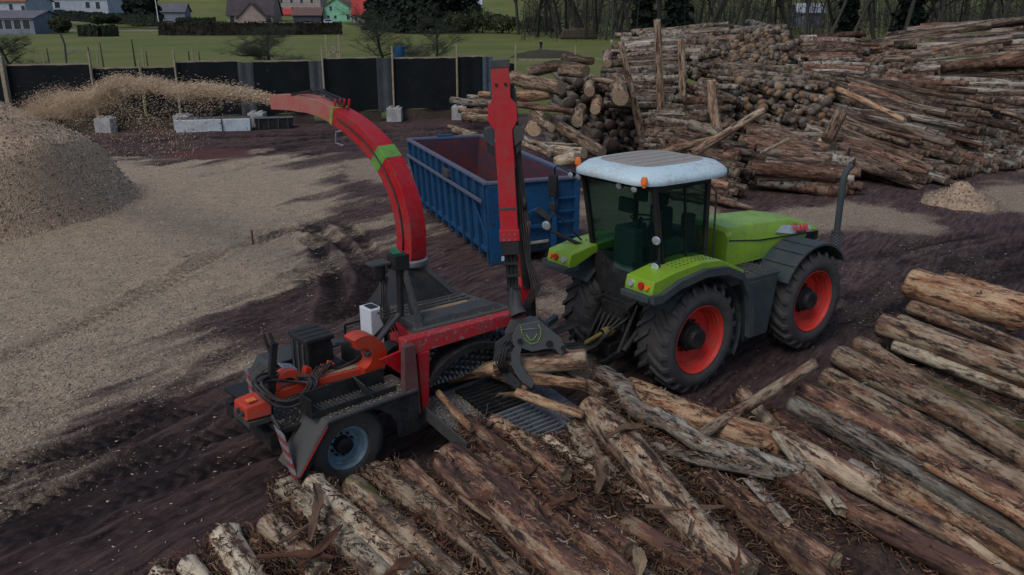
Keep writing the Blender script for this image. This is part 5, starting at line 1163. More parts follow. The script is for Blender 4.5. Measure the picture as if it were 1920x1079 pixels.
JM = [flat('flying_chip_pale', (.80, .66, .48)), flat('flying_chip_tan', (.74, .54, .36)), flat('flying_chip_brown', (.55, .37, .23))]
mi = RS.randint(0, 3, len(P)); jet = fast_mesh('flying_wood_chips', V, F, JM, midx=np.concatenate([mi]*4)); tag(jet, 'stream of wood chips flying from the red spout to the heap', 'wood chips', kind='stuff')
# ================================================================ LOGS
NLOG = [0]
def near_log(pts, r0, r1, kind, label, broken=0., seg=30, step=.05, group=None, rough=1., name='log', cat='log', seed=None, knots=3, flat_=1.):
    """one log as a mesh of its own; pts are world points along its heart"""
    NLOG[0] += 1; sd_ = NLOG[0]*7.3 if seed is None else seed
    P = np.array([list(p) for p in pts], float); o = P[0].copy(); ax = Vector(P[-1]-P[0]).normalized()
    q = ax.to_track_quat('X', 'Z'); Mi = np.array(q.to_matrix().inverted()); L = (P-o)@Mi.T
    d = np.r_[0, np.cumsum(np.linalg.norm(np.diff(L, axis=0), axis=1))]; n = max(6, int(d[-1]/step)); n = min(n, 110)
    t = np.linspace(0, d[-1], n); C = np.stack([np.interp(t, d, L[:, i]) for i in range(3)], 1)
    if len(P) > 2:
        for _ in range(int(n*.12)+2): C[1:-1] = (C[:-2]+2*C[1:-1]+C[2:])/4
    C[:, 1] += .35*r0*vnoise(t*.8, sd_, 0); C[:, 2] += .25*r0*vnoise(t*.8, sd_, 5)
    th = np.linspace(0, 2*pi, seg, endpoint=False); TH, T = np.meshgrid(th, t); R = np.interp(t, [0, d[-1]], [r0, r1])[:, None]*np.ones((1, seg))
    cx_, cy_ = np.cos(TH)*R, np.sin(TH)*R
    low = fbm(T*1.2, cx_*3/r0*.25+sd_, cy_*3/r0*.25, 2); mid_ = fbm(T*3, cx_*11+sd_, cy_*11, 3); hi = fbm(T*7, cx_*38+sd_, cy_*38, 3)
    peel = sstep(-.02, .06, fbm(T*1.6, cx_*6+sd_, cy_*6+3, 3))
    R2 = R*(1+.07*low)+rough*(.005*mid_+.0025*hi+.005*peel)
    for k in range(knots):
        tk, ak = RS.rand()*d[-1], RS.rand()*2*pi; dd = np.hypot((T-tk), R*np.angle(np.exp(1j*(TH-ak)))); R2 += .3*r0*np.exp(-(dd/(.33*r0))**2)
    tg = np.gradient(C, axis=0); tg /= np.linalg.norm(tg, axis=1)[:, None]
    b1 = np.cross(tg, [0, 0, 1.]); b1 /= np.linalg.norm(b1, axis=1)[:, None]+1e-9; b2 = np.cross(b1, tg)
    V = C[:, None]+b1[:, None]*(np.cos(TH)*R2)[..., None]+b2[:, None]*(np.sin(TH)*R2*flat_)[..., None]
    if broken:
        for end, s in ((0, -1), (-1, 1)):
            jag = broken*(.5+.5*vnoise(np.cos(th)*2.2+sd_, np.sin(th)*2.2, end*3+sd_)+.35*RS.rand(seg)); 
            for k, wgt in enumerate((1, .6, .25)):
                kk = k if end == 0 else n-1-k; V[kk] += tg[kk]*(s*jag*wgt)[:, None]
    else:
        for end in (0, -1): V[end] = C[end]+(V[end]-C[end])*.96
    V = V.reshape(-1, 3); idx = np.arange(n*seg).reshape(n, seg); nx_ = np.roll(idx, -1, 1)
    F = [tuple(f) for f in np.stack([idx[:-1], nx_[:-1], nx_[1:], idx[1:]], -1).reshape(-1, 4)[:, ::-1]]; mi = [0]*len(F); V = V.tolist()
    for e, s in ((0, -1), (n-1, 1)):
        ring = idx[e]; c = C[e]+tg[e]*s*(.004 if not broken else -broken*.1)
        inner = []
        for j in range(seg):
            p = np.array(V[ring[j]]); V.append(list(c+(p-c)*.55*(1+0*j)+tg[e]*s*.006*RS.rand())); inner.append(len(V)-1)
        V.append(list(c)); cc_ = len(V)-1
        for j in range(seg):
            a, b_ = ring[j], ring[(j+1) % seg]; a2, b2_ = inner[j], inner[(j+1) % seg]
            F += [(a, b_, b2_, a2) if e == 0 else (b_, a, a2, b2_), (a2, b2_, cc_) if e == 0 else (b2_, a2, cc_)]; mi += [1, 1]
    me = bpy.data.meshes.new(name); me.from_pydata(V, [], F); me.materials.append(BK[kind]); me.materials.append(E_near)
    me.polygons.foreach_set('material_index', mi); me.polygons.foreach_set('use_smooth', [m == 0 for m in mi]); me.update()
    ob = bpy.data.objects.new(name, me); col.objects.link(ob); ob.location = o; ob.rotation_mode = 'QUATERNION'; ob.rotation_quaternion = q
    tag(ob, label, cat, group); return ob
FGS = []     # heart-line samples for the debris bed
def fg(pp, dia, kind, label, broken=0., bed=True, **kw):
    """pp: picture points with a height (x, y, z); dia: thickness in the picture"""
    pts = [G(x, y, z) for x, y, z in pp]
    # thickness follows the real distance of the first point
    p = pts[0]; depth = p.y*CP-(p.z-CAM_H)*SP; r = dia*depth/FPX/2; r1 = kw.pop('r1', .92)*r
    if bed:
        for a, b_ in zip(pts, pts[1:]):
            m_ = max(2, int((b_-a).length/.15))
            for i in range(m_+1): q = a.lerp(b_, i/m_); FGS.append((q.x, q.y, q.z, r))
    return near_log(pts, r, r1, kind, label, broken, **kw)
RP_ = 'big logs of the right front pile'; CP_ = 'logs of the heap lying before the chipper'
# right front pile, from its top to its foot
fg([(1775, 525, .92), (2010, 592, .92)], 34, 'orange', 'peeled log lying just behind the topmost log of the right front pile')
fg([(1706, 530, 1.12), (2010, 612, 1.12)], 61, 'orange', 'thickest log with fresh pale end on top of the right front pile', group=RP_)
fg([(1712, 577, .86), (2010, 690, .86)], 31, 'mix', 'thin log right under the thickest one of the right front pile')
fg([(1690, 603, .60), (2010, 735, .60)], 29, 'pale', 'slim pale log between two thick logs of the right front pile')
fg([(1660, 607, .80), (1830, 672, .80), (2010, 742, .78)], 47, 'mix', 'thick brown log with dark bark patches, third from the top of the right pile', .02)
fg([(1608, 650, .50), (1760, 722, .50), (2010, 850, .5)], 34, 'moss', 'dark crooked log with green moss at the middle of the right pile', .05, knots=6)
fg([(1650, 640, .28), (2010, 800, .28)], 34, 'moss', 'dark log half hidden beneath the mossy crooked log')
fg([(1578, 672, .66), (1760, 765, .66), (2010, 905, .66)], 47, 'mix', 'long brown log with a peeled purple-brown strip in the right pile')
fg([(1545, 708, .52), (1740, 805, .52), (2010, 965, .52)], 44, 'mix', 'long tan log with rounded end just below the peeled purple-brown one')
fg([(1512, 735, .44), (1700, 825, .44), (2010, 1010, .44)], 39, 'red', 'dark log whose left end is freshly broken and pale', .04)
fg([(1492, 765, .32), (1600, 812, .32), (1700, 872, .30), (2010, 1060, .28)], 41, 'grey', 'weathered grey log with black lichen in the right pile', .05, knots=6)
fg([(1460, 785, .18), (1600, 880, .18), (1760, 985, .18), (1900, 1079, .18)], 41, 'red', 'reddish log sunk under the weathered grey log', .03)
fg([(1668, 912, .62), (1800, 980, .62), (2010, 1110, .62)], 34, 'orange', 'orange-tan slim log with splintered left end at the bottom right', .10)
fg([(1600, 872, .34), (1740, 965, .34), (1900, 1079, .34)], 37, 'grey', 'greenish grey smooth log under the orange-tan slim log')
fg([(1395, 738, .25), (1450, 800, .2)], 31, 'mix', 'short stub standing out beside the leaning stick', .02)
fg([(1522, 684, .95), (1420, 752, .62), (1312, 818, .50)], 22, 'mix', 'thin rough stick leaning up over the logs behind the tractor wheel', .04, bed=False, seg=18, knots=5)
fg([(1175, 738, .42), (1330, 790, .42), (1490, 835, .42)], 59, 'orange', 'thick log with bright peeled orange back, behind the grey branch', .02)
fg([(1480, 830, .50), (1640, 915, .48), (1800, 1010, .45), (1960, 1100, .42)], 44, 'mix', 'long brown log running on to the bottom right below the orange-backed log', .08)
fg([(1462, 815, .58), (1510, 880, .54), (1570, 950, .5)], 31, 'pale', 'pale splintered slab lying across the ends of the long logs', .14, flat_=.5)
fg([(1128, 706, .62), (1168, 728, .60), (1190, 770, .60), (1250, 792, .58), (1310, 838, .52), (1430, 868, .5), (1500, 885, .48)], 34, 'grey', 'crooked weathered grey branch winding from the grapple down to the logs', .06, knots=7)
fg([(1228, 832, .50), (1300, 862, .48), (1440, 890, .46)], 29, 'grey', 'split grey half log under the crooked branch', .10, flat_=.6)
fg([(1450, 880, .40), (1600, 955, .40), (1760, 1040, .40), (1900, 1110, .38)], 47, 'red', 'long dark brown log ending on the grey pieces at the lower right', .03)
fg([(1408, 905, .48), (1470, 975, .44)], 24, 'grey', 'short pale grey splinter slab beside the long dark brown log', .10, flat_=.5)
fg([(1250, 850, .2), (1400, 950, .22), (1560, 1060, .2)], 51, 'red', 'sunken dark log beneath the split grey pieces', .04)
# the heap before the chipper
fg([(1112, 768, .66), (1190, 860, .62), (1300, 985, .48), (1400, 1079, .3)], 60, 'mix', 'thick short log with cut top end and a bark collar, middle of the heap', .02)
fg([(1080, 805, .50), (1110, 860, .45), (1150, 900, .4)], 46, 'pale', 'gnarled pale lump of wood left of the thick short log', .08, knots=8)
fg([(1028, 822, .55), (1110, 885, .52), (1215, 940, .48)], 17, 'pale', 'thin pale pole crossing the bark in the middle of the heap', .04, seg=18)
fg([(878, 796, .62), (960, 860, .60), (1080, 955, .55), (1180, 1030, .5)], 34, 'red', 'slim pinkish brown log reaching up onto the feed table', .02)
fg([(925, 792, .66), (965, 815, .64), (1010, 850, .6), (1060, 890, .56)], 32, 'red', 'short reddish log with a knotty bend on the feed table edge', .03, knots=8)
fg([(905, 865, .52), (990, 930, .50), (1090, 1010, .46), (1180, 1100, .42)], 46, 'red', 'red-brown log right of the thickest log in the heap', .03)
fg([(838, 868, .62), (930, 950, .60), (1030, 1035, .56), (1130, 1120, .52)], 76, 'red', 'thickest smooth brown log in the middle of the heap', .02)
fg([(762, 885, .46), (850, 970, .44), (960, 1100, .4)], 38, 'red', 'rough bark covered log left of the thickest log', .05)
fg([(708, 882, .55), (800, 952, .54), (900, 1030, .52), (980, 1100, .5)], 46, 'mix', 'speckled log starting right over the blue trailer rim', .02)
fg([(660, 918, .44), (750, 990, .44), (860, 1090, .42)], 46, 'moss', 'dull purple-green log below the trailer wheel', .03)
fg([(588, 908, .44), (680, 990, .44), (780, 1085, .44)], 42, 'pale', 'second pale peeled log from the left with a clean round end', .01)
fg([(536, 912, .36), (620, 990, .36), (730, 1095, .36)], 46, 'pale', 'pale peeled log with cut end left of its pale twin', .01)
fg([(412, 1005, .40), (450, 1050, .40), (500, 1110, .40)], 54, 'pale', 'short thick pale log with red bark on its side at the bottom left', .01)
fg([(472, 1015, .28), (500, 1070, .26)], 26, 'orange', 'small stub wedged right of the short thick pale log', .01)
fg([(508, 985, .34), (560, 1030, .32), (600, 1075, .3)], 46, 'mix', 'stub with ragged red bark on its end', .03)
fg([(303, 1072, .22), (340, 1120, .2)], 40, 'pale', 'leftmost pale log end at the bottom edge', .01)
fg([(348, 1068, .24), (400, 1120, .2)], 44, 'pale', 'rounded pale log end next to the leftmost one', .01)
fg([(1000, 900, .34), (1130, 1010, .3), (1240, 1110, .28)], 40, 'moss', 'dark log buried in bark between the red-brown log and the thick short log', .05)
fg([(1180, 990, .30), (1290, 1050, .3), (1400, 1120, .28)], 44, 'red', 'brown log sunk in the bark litter at the bottom centre', .05)
fg([(1330, 900, .30), (1450, 1000, .28), (1560, 1100, .26)], 42, 'red', 'dark brown log half covered by bark litter at the bottom right', .05)
for i_, (a_, b_, c_, d_, z_, w_, kd_) in enumerate(((1640, 690, 2010, 905, .2, 30, 'red'), (1600, 715, 2010, 960, .18, 30, 'mix'), (1560, 750, 2010, 1010, .16, 28, 'red'), (1700, 615, 2010, 720, .35, 30, 'red'), (1730, 590, 2010, 680, .45, 26, 'mix'), (1540, 800, 1960, 1090, .12, 30, 'moss'), (1620, 890, 1840, 1060, .12, 26, 'mix'), (1680, 650, 2010, 775, .55, 26, 'pale'), (1640, 800, 2010, 1000, .46, 22, 'mix'), (1740, 870, 2010, 1035, .52, 24, 'orange'))):
    fg([(a_, b_, z_), ((a_+c_)/2, (b_+d_)/2-4, z_), (c_, d_, z_)], w_, kd_, ('dark log deep below the mossy crooked log of the right pile', 'log showing in the gap under the peeled purple-brown one', 'hidden reddish log in the gap above the weathered grey log', 'log filling the gap under the slim pale log', 'thin log wedged under the topmost thick log', 'mossy log low between grey log and bottom corner', 'small log wedged under the orange-tan slim log', 'pale slim log lying on the mossy crooked log', 'slim log lying in the groove below the long tan log', 'slim orange log resting against the weathered grey log')[i_], .03, seg=20)
# wood on the feed table and in the grapple
fg([(822, 738, .95), (850, 770, .9), (885, 805, .8)], 13, 'orange', 'thin crooked stick lying across the feed table grate', .02, bed=False, seg=12)
fg([(970, 735, .92), (1030, 758, .86), (1092, 778, .78)], 18, 'orange', 'slim orange log sloping off the feed table', .02, bed=False, seg=16)
def dlog(a, b_, r, kind, label, **k): return near_log([D(*a), D(*b_)], r, r*.92, kind, label, **k)
dlog((815, 712, 11.95), (935, 690, 11.75), .115, 'orange', 'tan log being pushed under the spiked feed roller')
dlog((928, 690, 11.62), (1100, 672, 11.45), .155, 'mix', 'thick log with round cut end held in the grapple')
dlog((980, 708, 11.45), (1098, 722, 11.25), .085, 'orange', 'slim orange log with cut end below the held log')
dlog((900, 690, 11.9), (990, 728, 11.5), .07, 'orange', 'short orange log poking out behind the grapple claws')
dlog((1040, 700, 11.7), (1126, 738, 11.3), .11, 'mix', 'dark log with cut end lying under the slim orange log')
dlog((890, 748, 11.6), (1000, 735, 11.5), .05, 'moss', 'dark thin branch lying on the grate under the claws')

# ---------------- bed of bark litter under the front logs
FG_ = np.array(FGS); bx, by = np.arange(-6.2, 9.6, .045), np.arange(5.6, 13.4, .045); BX, BY = np.meshgrid(bx, by)
num = np.zeros_like(BX); den = np.full_like(BX, 1e-6); top_ = np.zeros_like(BX)
for x, y, z, r in FG_:
    i0, i1 = np.searchsorted(bx, [x-.9, x+.9]); j0, j1 = np.searchsorted(by, [y-.9, y+.9]); sl = (slice(j0, j1), slice(i0, i1))
    d2 = (BX[sl]-x)**2+(BY[sl]-y)**2; wv = np.exp(-d2/.06); num[sl] += wv*(z-.45*r); den[sl] += wv
cov = sstep(.12, 1.2, den); Hb = num/den*cov
rag = sstep(3.9, 1.2, BX)           # litter is deepest in the middle of the heap, thin under the right pile
Hb = Hb*(.55+.45*rag)+cov*(.05*fbm(BX*2, BY*2, 3, 3)+.035*fbm(BX*7, BY*7, 8, 3)+.02*fbm(BX*22, BY*22, 1, 2))-.06*(1-cov)
ny2, nx2 = BX.shape; idx = np.arange(nx2*ny2).reshape(ny2, nx2); F = np.stack([idx[:-1, :-1], idx[:-1, 1:], idx[1:, 1:], idx[1:, :-1]], -1).reshape(-1, 4)
keep = (cov.reshape(-1)[F] > .01).any(1)
def litter_mat():
    m, n, l, b = newmat('bark_litter')
    tc = n.new('ShaderNodeTexCoord').outputs['Object']; mp = N(n, 'ShaderNodeMapping'); mp.inputs['Scale'].default_value = (1, 1, 1); mp.inputs['Rotation'].default_value = (0, 0, .9); l.new(tc, mp.inputs[0])
    mp2 = N(n, 'ShaderNodeMapping'); mp2.inputs['Scale'].default_value = (4, 22, 12); l.new(mp.outputs[0], mp2.inputs[0])
    a = noise(n, l, mp2.outputs[0], 1, 6, .75); b2 = noise(n, l, tc, 2.2, 4, .6); c2 = noise(n, l, tc, 28, 4, .8)
    c = mixc(n, l, ramp(n, l, a, .35, .7), (.012, .008, .007), (.085, .045, .030)); c = mixc(n, l, ramp(n, l, c2, .55, .75), c, (.15, .09, .055)); c = mixc(n, l, ramp(n, l, b2, .42, .66), c, (.025, .018, .016))
    l.new(c, b.inputs['Base Color']); b.inputs['Roughness'].default_value = .85; h = mixc(n, l, .5, a, c2); bump(n, l, h, 1., .06, b); return m
lit = fast_mesh('bark_litter', np.stack([BX, BY, Hb], -1).reshape(-1, 3), F[keep], litter_mat(), smooth=True)
tag(lit, 'bed of torn bark and fibres under the front logs', 'bark', kind='stuff')
# torn strips and twigs
def strips(name, n, P, dirang, Lr, Wr, mats, parent=None, curl=.5, tilt=.5):
    """curved ribbons with thickness"""
    k = 5; t = np.linspace(-.5, .5, k)
    L_ = RS.uniform(*Lr, n)*(.6+.8*RS.rand(n)); W_ = RS.uniform(*Wr, n); a = dirang+RS.normal(size=n)*.75; pit = RS.normal(size=n)*tilt*.5; cu = RS.normal(size=n)*curl; rl = RS.normal(size=n)*.6
    V = []
    dx = np.stack([np.cos(a)*np.cos(pit), np.sin(a)*np.cos(pit), np.sin(pit)], 1); sd2 = np.stack([-np.sin(a), np.cos(a), rl], 1); sd2 /= np.linalg.norm(sd2, axis=1)[:, None]; up = np.cross(dx, sd2)
    V = np.zeros((n, k, 3, 3))
    for i, ti in enumerate(t):
        c = P+dx*(ti*L_)[:, None]+up*(-cu*L_*ti*ti*1.5)[:, None]+sd2*(L_*.12*np.sin(ti*5+a*7))[:, None]; w_ = (W_*(1-1.2*ti*ti)*(.8+.4*RS.rand(n)))[:, None]
        V[:, i, 0] = c-sd2*w_/2; V[:, i, 1] = c+sd2*w_/2; V[:, i, 2] = c-up*(w_*.35+.004)
    V = V.reshape(-1, 3); b0 = np.arange(n)[:, None]*k*3; F = []
    for i in range(k-1):
        for j in range(3):
            F.append(np.stack([b0[:, 0]+i*3+j, b0[:, 0]+i*3+(j+1) % 3, b0[:, 0]+(i+1)*3+(j+1) % 3, b0[:, 0]+(i+1)*3+j], 1))
    F = np.concatenate(F); mi = np.tile(RS.randint(0, len(mats), n), (k-1)*3)
    o = fast_mesh(name, V, F, mats, midx=mi, smooth=False); return o
ok = np.argwhere(cov > .5)
def bedpts(n, hgt, bias=True):
    s = ok[RS.randint(0, len(ok), n*3)]; X, Y = bx[s[:, 1]], by[s[:, 0]]; pr = np.where(X < 4.2, 1., .35)*(np.where(Y < 12.5, 1, .2)); kk = RS.rand(n*3) < pr; s = s[kk][:n]
    return np.stack([bx[s[:, 1]]+RS.normal(size=len(s))*.03, by[s[:, 0]], Hb[s[:, 0], s[:, 1]]+hgt*RS.rand(len(s))], 1)
SM = [flat('strip_dark', (.022, .014, .011)), flat('strip_brown', (.060, .030, .019)), flat('strip_red', (.11, .045, .026)), flat('strip_tan', (.17, .11, .065)), flat('strip_pale', (.27, .20, .13))]
P = bedpts(13000, .12); o = strips('torn_bark', len(P), P, -.7, (.05, .22), (.010, .035), SM[:4]); tag(o, 'torn strips of bark scattered over the front logs', 'bark', kind='stuff')
P = bedpts(9000, .12); o = strips('thin_twigs', len(P), P, -.7, (.06, .30), (.003, .009), SM[1:], curl=.8, tilt=1.2); tag(o, 'fine twigs and wood fibres among the front logs', 'twigs', kind='stuff')
# twigs and strips lying on top of the logs
idxs = RS.randint(0, len(FG_), 9000); fa = FG_[idxs]; a_ = RS.uniform(-.9, .9, len(fa)); P = np.stack([fa[:, 0]+np.sin(a_)*fa[:, 3]*.7+RS.normal(size=len(fa))*.05, fa[:, 1]-np.abs(np.sin(a_))*fa[:, 3]*.6, fa[:, 2]+np.cos(a_)*fa[:, 3]*1.0+.004], 1)
pr = np.where((fa[:, 0] < 3.2), 1, .22); P = P[RS.rand(len(P)) < pr]
o = strips('bark_scraps', len(P), P, -.7, (.03, .14), (.006, .022), SM, curl=.3, tilt=.15); tag(o, 'small scraps of bark lying on the front logs', 'bark', kind='stuff')
# larger single strips one can pick out
def strip1(pp, wd, mat, label, thick=.012, name='bark_strip'):
    pts = [G(x, y, z) for x, y, z in pp]; P = np.array([list(p) for p in pts]); n_ = 22; t = np.linspace(0, 1, n_); C = np.stack([np.interp(t, np.linspace(0, 1, len(P)), P[:, i]) for i in range(3)], 1)
    for _ in range(5): C[1:-1] = (C[:-2]+2*C[1:-1]+C[2:])/4
    mb = MB(); vs = []
    for i in range(n_):
        tg = Vector(C[min(i+1, n_-1)]-C[max(i-1, 0)]).normalized(); s_ = tg.cross(Vector((0, 0, 1))).normalized(); s_ = (s_+Vector((0, 0, .5*sin(i*.35+wd*50)))).normalized(); u_ = s_.cross(tg); w_ = wd*(.35+.65*sin(pi*min(1, (i+1.5)/n_)))*(.85+.3*random.random())
        c = Vector(C[i]); vs += [c-s_*w_/2+u_*.01, c+u_*(-.18*w_), c+s_*w_/2+u_*.01, c+s_*w_*.45-u_*thick, c-u_*(thick+.18*w_), c-s_*w_*.45-u_*thick]
    fs = [(i*6+j, i*6+(j+1) % 6, i*6+6+(j+1) % 6, i*6+6+j) for i in range(n_-1) for j in range(6)]+[(5, 4, 3, 2, 1, 0), tuple((n_-1)*6+j for j in range(6))]
    o0 = vs[0].copy(); mb.add([v-o0 for v in vs], fs); o = mb.build(name, mat, None, smooth='auto'); o.location = o0; tag(o, label, 'bark strip'); return o
strip1([(590, 905, .62), (600, 935, .70), (590, 970, .66), (580, 1015, .55)], .13, m_fib, 'dark curled bark strip standing up between the two pale logs')
strip1([(520, 1020, .50), (570, 990, .60), (600, 970, .60)], .06, m_fib, 'thin dark bark ribbon running up from the left')
strip1([(480, 1045, .52), (560, 1038, .58), (625, 1045, .5)], .12, m_fibr, 'broad brown bark sheet at the bottom left')
strip1([(725, 1075, .66), (750, 1060, .70), (780, 1042, .66)], .13, m_fibr, 'orange-brown flat bark piece lying across a log at the bottom')
strip1([(640, 985, .55), (600, 1030, .58), (560, 1060, .5)], .10, m_fibr, 'reddish bark slab left of the two pale logs')
strip1([(880, 935, .78), (915, 930, .84), (955, 938, .76)], .15, m_fibr, 'curved red bark sheet lying over the thickest log')
strip1([(1030, 948, .74), (1060, 935, .76), (1085, 925, .7)], .12, m_fibr, 'red bark curl between two logs of the heap')
strip1([(1138, 820, .90), (1170, 800, .95), (1215, 800, .86)], .12, m_fib, 'band of grey bark wrapped around the thick short log')
strip1([(1368, 985, .55), (1375, 1030, .55), (1380, 1079, .5)], .14, m_fibr, 'long pink-brown bark slab at the bottom right of the heap')
strip1([(1290, 1005, .62), (1300, 975, .66), (1298, 945, .6)], .05, m_fib, 'thin stick poking up out of the bark at the bottom')
strip1([(1210, 950, .66), (1290, 955, .68), (1360, 950, .6)], .10, m_fib, 'dark flat bark sheet across the middle right of the heap')
strip1([(1120, 870, .72), (1128, 900, .70), (1118, 925, .64)], .13, m_fib, 'dull curled bark plate standing in the heap')
strip1([(1195, 1025, .62), (1200, 1050, .62), (1198, 1079, .58)], .16, m_fibp, 'grey-brown square bark plate at the bottom centre')
strip1([(860, 930, .62), (885, 950, .62), (920, 975, .6)], .05, m_spray if False else m_fibp, 'greenish thin stick beside the thickest log')
strip1([(985, 890, .72), (1000, 880, .75), (1008, 868, .7)], .07, m_fibr, 'small orange split piece on top of the heap')
strip1([(1180, 830, .70), (1220, 855, .66), (1260, 880, .6)], .07, m_fibp, 'pale splinter beside the thick short log')

# ---------------- stacked logs behind the tractor
def unit_log(seed, bk, en, seg=14, rings=10):
    r_ = np.random.RandomState(seed); V = []; F = []; mi = []; ph = r_.rand()*9
    for i in range(rings):
        x = i/(rings-1); oy, oz = .35*sin(x*3+ph), .25*sin(x*4.1+ph*2)
        for j in range(seg):
            a = 2*pi*j/seg; rr = (1-.14*x)*(1+.10*vnoise(x*4+seed*3, cos(a)*1.5, sin(a)*1.5)+.05*r_.randn()*.5)
            V.append((x, oy+rr*cos(a), oz+rr*sin(a)))
    for i in range(rings-1):
        for j in range(seg): F.append((i*seg+j, (i+1)*seg+j, (i+1)*seg+(j+1) % seg, i*seg+(j+1) % seg)); mi.append(0)
    F += [tuple(range(seg)), tuple((rings-1)*seg+j for j in range(seg-1, -1, -1))]; mi += [1, 1]
    me = bpy.data.meshes.new('stacked_log'); me.from_pydata(V, [], [f[::-1] for f in F]); me.materials.append(bk); me.materials.append(en)
    me.polygons.foreach_set('material_index', mi); me.polygons.foreach_set('use_smooth', [m == 0 for m in mi]); me.update(); return me
ULOG = {k: [unit_log(11+i*7+k*31, UB[k], (E_unit, E_unitd)[(i+k) % 3 == 0]) for i in range(3)] for k in range(4)}
STUFF = []    # (p, q, r, kind) left for the joined mesh
def slog(p, q, r, kind, label, group, name='log'):
    """stacked log sharing one of the unit meshes"""
    p, q = Vector(p), Vector(q); o = bpy.data.objects.new(name, random.choice(ULOG[kind])); col.objects.link(o)
    o.location = p; o.rotation_mode = 'QUATERNION'; o.rotation_quaternion = (q-p).to_track_quat('X', 'Z') @ Matrix.Rotation(random.random()*6.28, 3, 'X').to_quaternion()
    o.scale = ((q-p).length, r, r*random.uniform(.88, 1.08)); tag(o, label, 'log', group); return o
BUD = [0]; BUDMAX = 245
def patch(tl, tr, bl, br, n, r, label, group, kinds, layers=3, solo=None, jit=.25, lenj=.25, ang=.04, back=.3):
    A, B, C_, D_ = D(*tl), D(*tr), D(*bl), D(*br); solo = n if solo is None else solo
    bk_ = Vector((0, back, -.12)); sol = set(int(i*n/max(1, solo)) for i in range(solo))
    for ly in range(layers):
        for i in range(n):
            t = (i+.5*(ly % 2)+random.uniform(-.4, .4))/n; t = min(1, max(0, t)); p = A.lerp(C_, t); q = B.lerp(D_, t); d = q-p
            if n > 11: s0 = random.uniform(0, .34); s1 = s0+random.uniform(.58, .74); p, q = p+d*s0, p+d*min(1.04, s1)
            d = q-p; L = d.length; d.normalize()
            j = random.uniform(-lenj, lenj)*L*.3; p = p+d*j+Vector((random.gauss(0, .05), random.gauss(0, jit*.4), random.gauss(0, jit*.25))); q = q+d*(j+random.uniform(-.12, .12)*L)+Vector((0, random.gauss(0, jit*.4), random.gauss(0, jit*.25)+random.gauss(0, ang)*L*.5))
            off = bk_*ly*(1+r*2); p += off; q += off; rr = r*random.choice((.6, .75, .9, 1, 1.1, 1.35)); p.z = max(p.z, rr*.8); q.z = max(q.z, rr*.8); k = random.choice(kinds)
            if ly == 0 and i in sol and BUD[0] < BUDMAX:
                wd = ('highest', 'upper', 'middle', 'lower', 'lowest')[min(4, int(t*5))]; th_ = 'thin' if rr < r*.8 else ('thick' if rr > r*1.2 else 'medium')
                slog(p, q, rr, k, f"{th_} {('brown', 'grey', 'mossy', 'reddish')[k]} log {label}, {wd} part", group); BUD[0] += 1
            else: STUFF.append((p, q, rr, k))
def endwall(tl, tr, bl, br, dirv, length, r, label, group, kinds, solo=0, depthj=.25):
    A, B, C_, D_ = D(*tl), D(*tr), D(*bl), D(*br); dv2 = Vector(dirv).normalized()
    H_ = ((C_-A).length+(D_-B).length)/2; W2 = ((B-A).length+(D_-C_).length)/2; nv = int(H_/(r*1.65)); nu = int(W2/(r*1.9)); cand = []
    for j in range(nv+1):
        for i in range(nu+1):
            u = (i+.5*(j % 2)+random.gauss(0, .12))/nu; v = (j+random.gauss(0, .1))/nv
            if u > 1.02 or v > 1.02: continue
            p = A.lerp(B, u).lerp(C_.lerp(D_, u), v); cand.append(p)
    random.shuffle(cand)
    for i, p in enumerate(cand):
        rr = r*random.choice((.45, .55, .7, .8, .95, 1, 1.3)); p = p-dv2*random.uniform(-depthj, depthj); p.z = max(p.z, rr); q = p+dv2*length*random.uniform(.8, 1)+Vector((random.gauss(0, .08), 0, random.gauss(0, .08)))
        if i < solo and BUD[0] < BUDMAX: slog(p, q, rr, random.choice(kinds), label, group); BUD[0] += 1
        else: STUFF.append((p, q, rr, random.choice(kinds)))
# stakes holding the stacks
def stake(px, pyb, pyt, y, r, label, lean=0): 
    a, b_ = D(px+lean, pyb, y), D(px, pyt, y); a.z = max(-.1, a.z); 
    near_log([a, a.lerp(b_, .5)+Vector((.04, 0, 0)), b_], r, r*.75, 'mix', label, .03, seg=16, step=.12, name='stake', cat='stake')
stake(1163, 285, 80, 36, .17, 'leftmost crooked upright stake before the log stacks', 44)
stake(1231, 292, 38, 37.5, .20, 'tallest upright stake, its top over the far stack', 10)
stake(1277, 285, 74, 38, .20, 'straight thick upright stake right of the tallest one')
stake(1334, 322, 152, 32.5, .22, 'short thick upright stake nearest the tractor cab', 14)
def one(a, b_, r, kind, label, **k): near_log([D(*a), D(*b_)], r, r*.9, kind, label, seg=18, step=.16, **k)
LSG = 'big loose logs at the left end of the stacks'
one((958, 148, 36.5), (1052, 163, 34.5), .31, 'mix', 'thick log with grey cut end on the left stack beside the red crane arm')
near_log([D(990, 138, 37.5), D(1040, 121, 37.2), D(1098, 134, 35.8)], .25, .24, 'moss', 'bent mossy log arching over the left stack', seg=18, step=.16)
one((960, 182, 36), (1034, 176, 35), .26, 'orange', 'reddish thick log under the grey ended one at the left stack')
one((958, 194, 34.5), (1076, 210, 33), .13, 'red', 'straight slim log sloping before the left stack')
one((1050, 135, 36.5), (1094, 137, 35.8), .2, 'mix', 'short log tucked below the bent mossy log')
one((1056, 109, 38.5), (1112, 113, 37.5), .19, 'moss', 'mossy log on top of the left stack')
one((1108, 148, 36.4), (1178, 158, 35.6), .13, 'moss', 'slim log grown over with bright moss')
one((847, 189, 48), (930, 197, 46), .2, 'grey', 'grey log resting on the white concrete block')
one((862, 207, 47), (925, 211, 45.5), .14, 'red', 'thin dark log just below the grey log on the block')
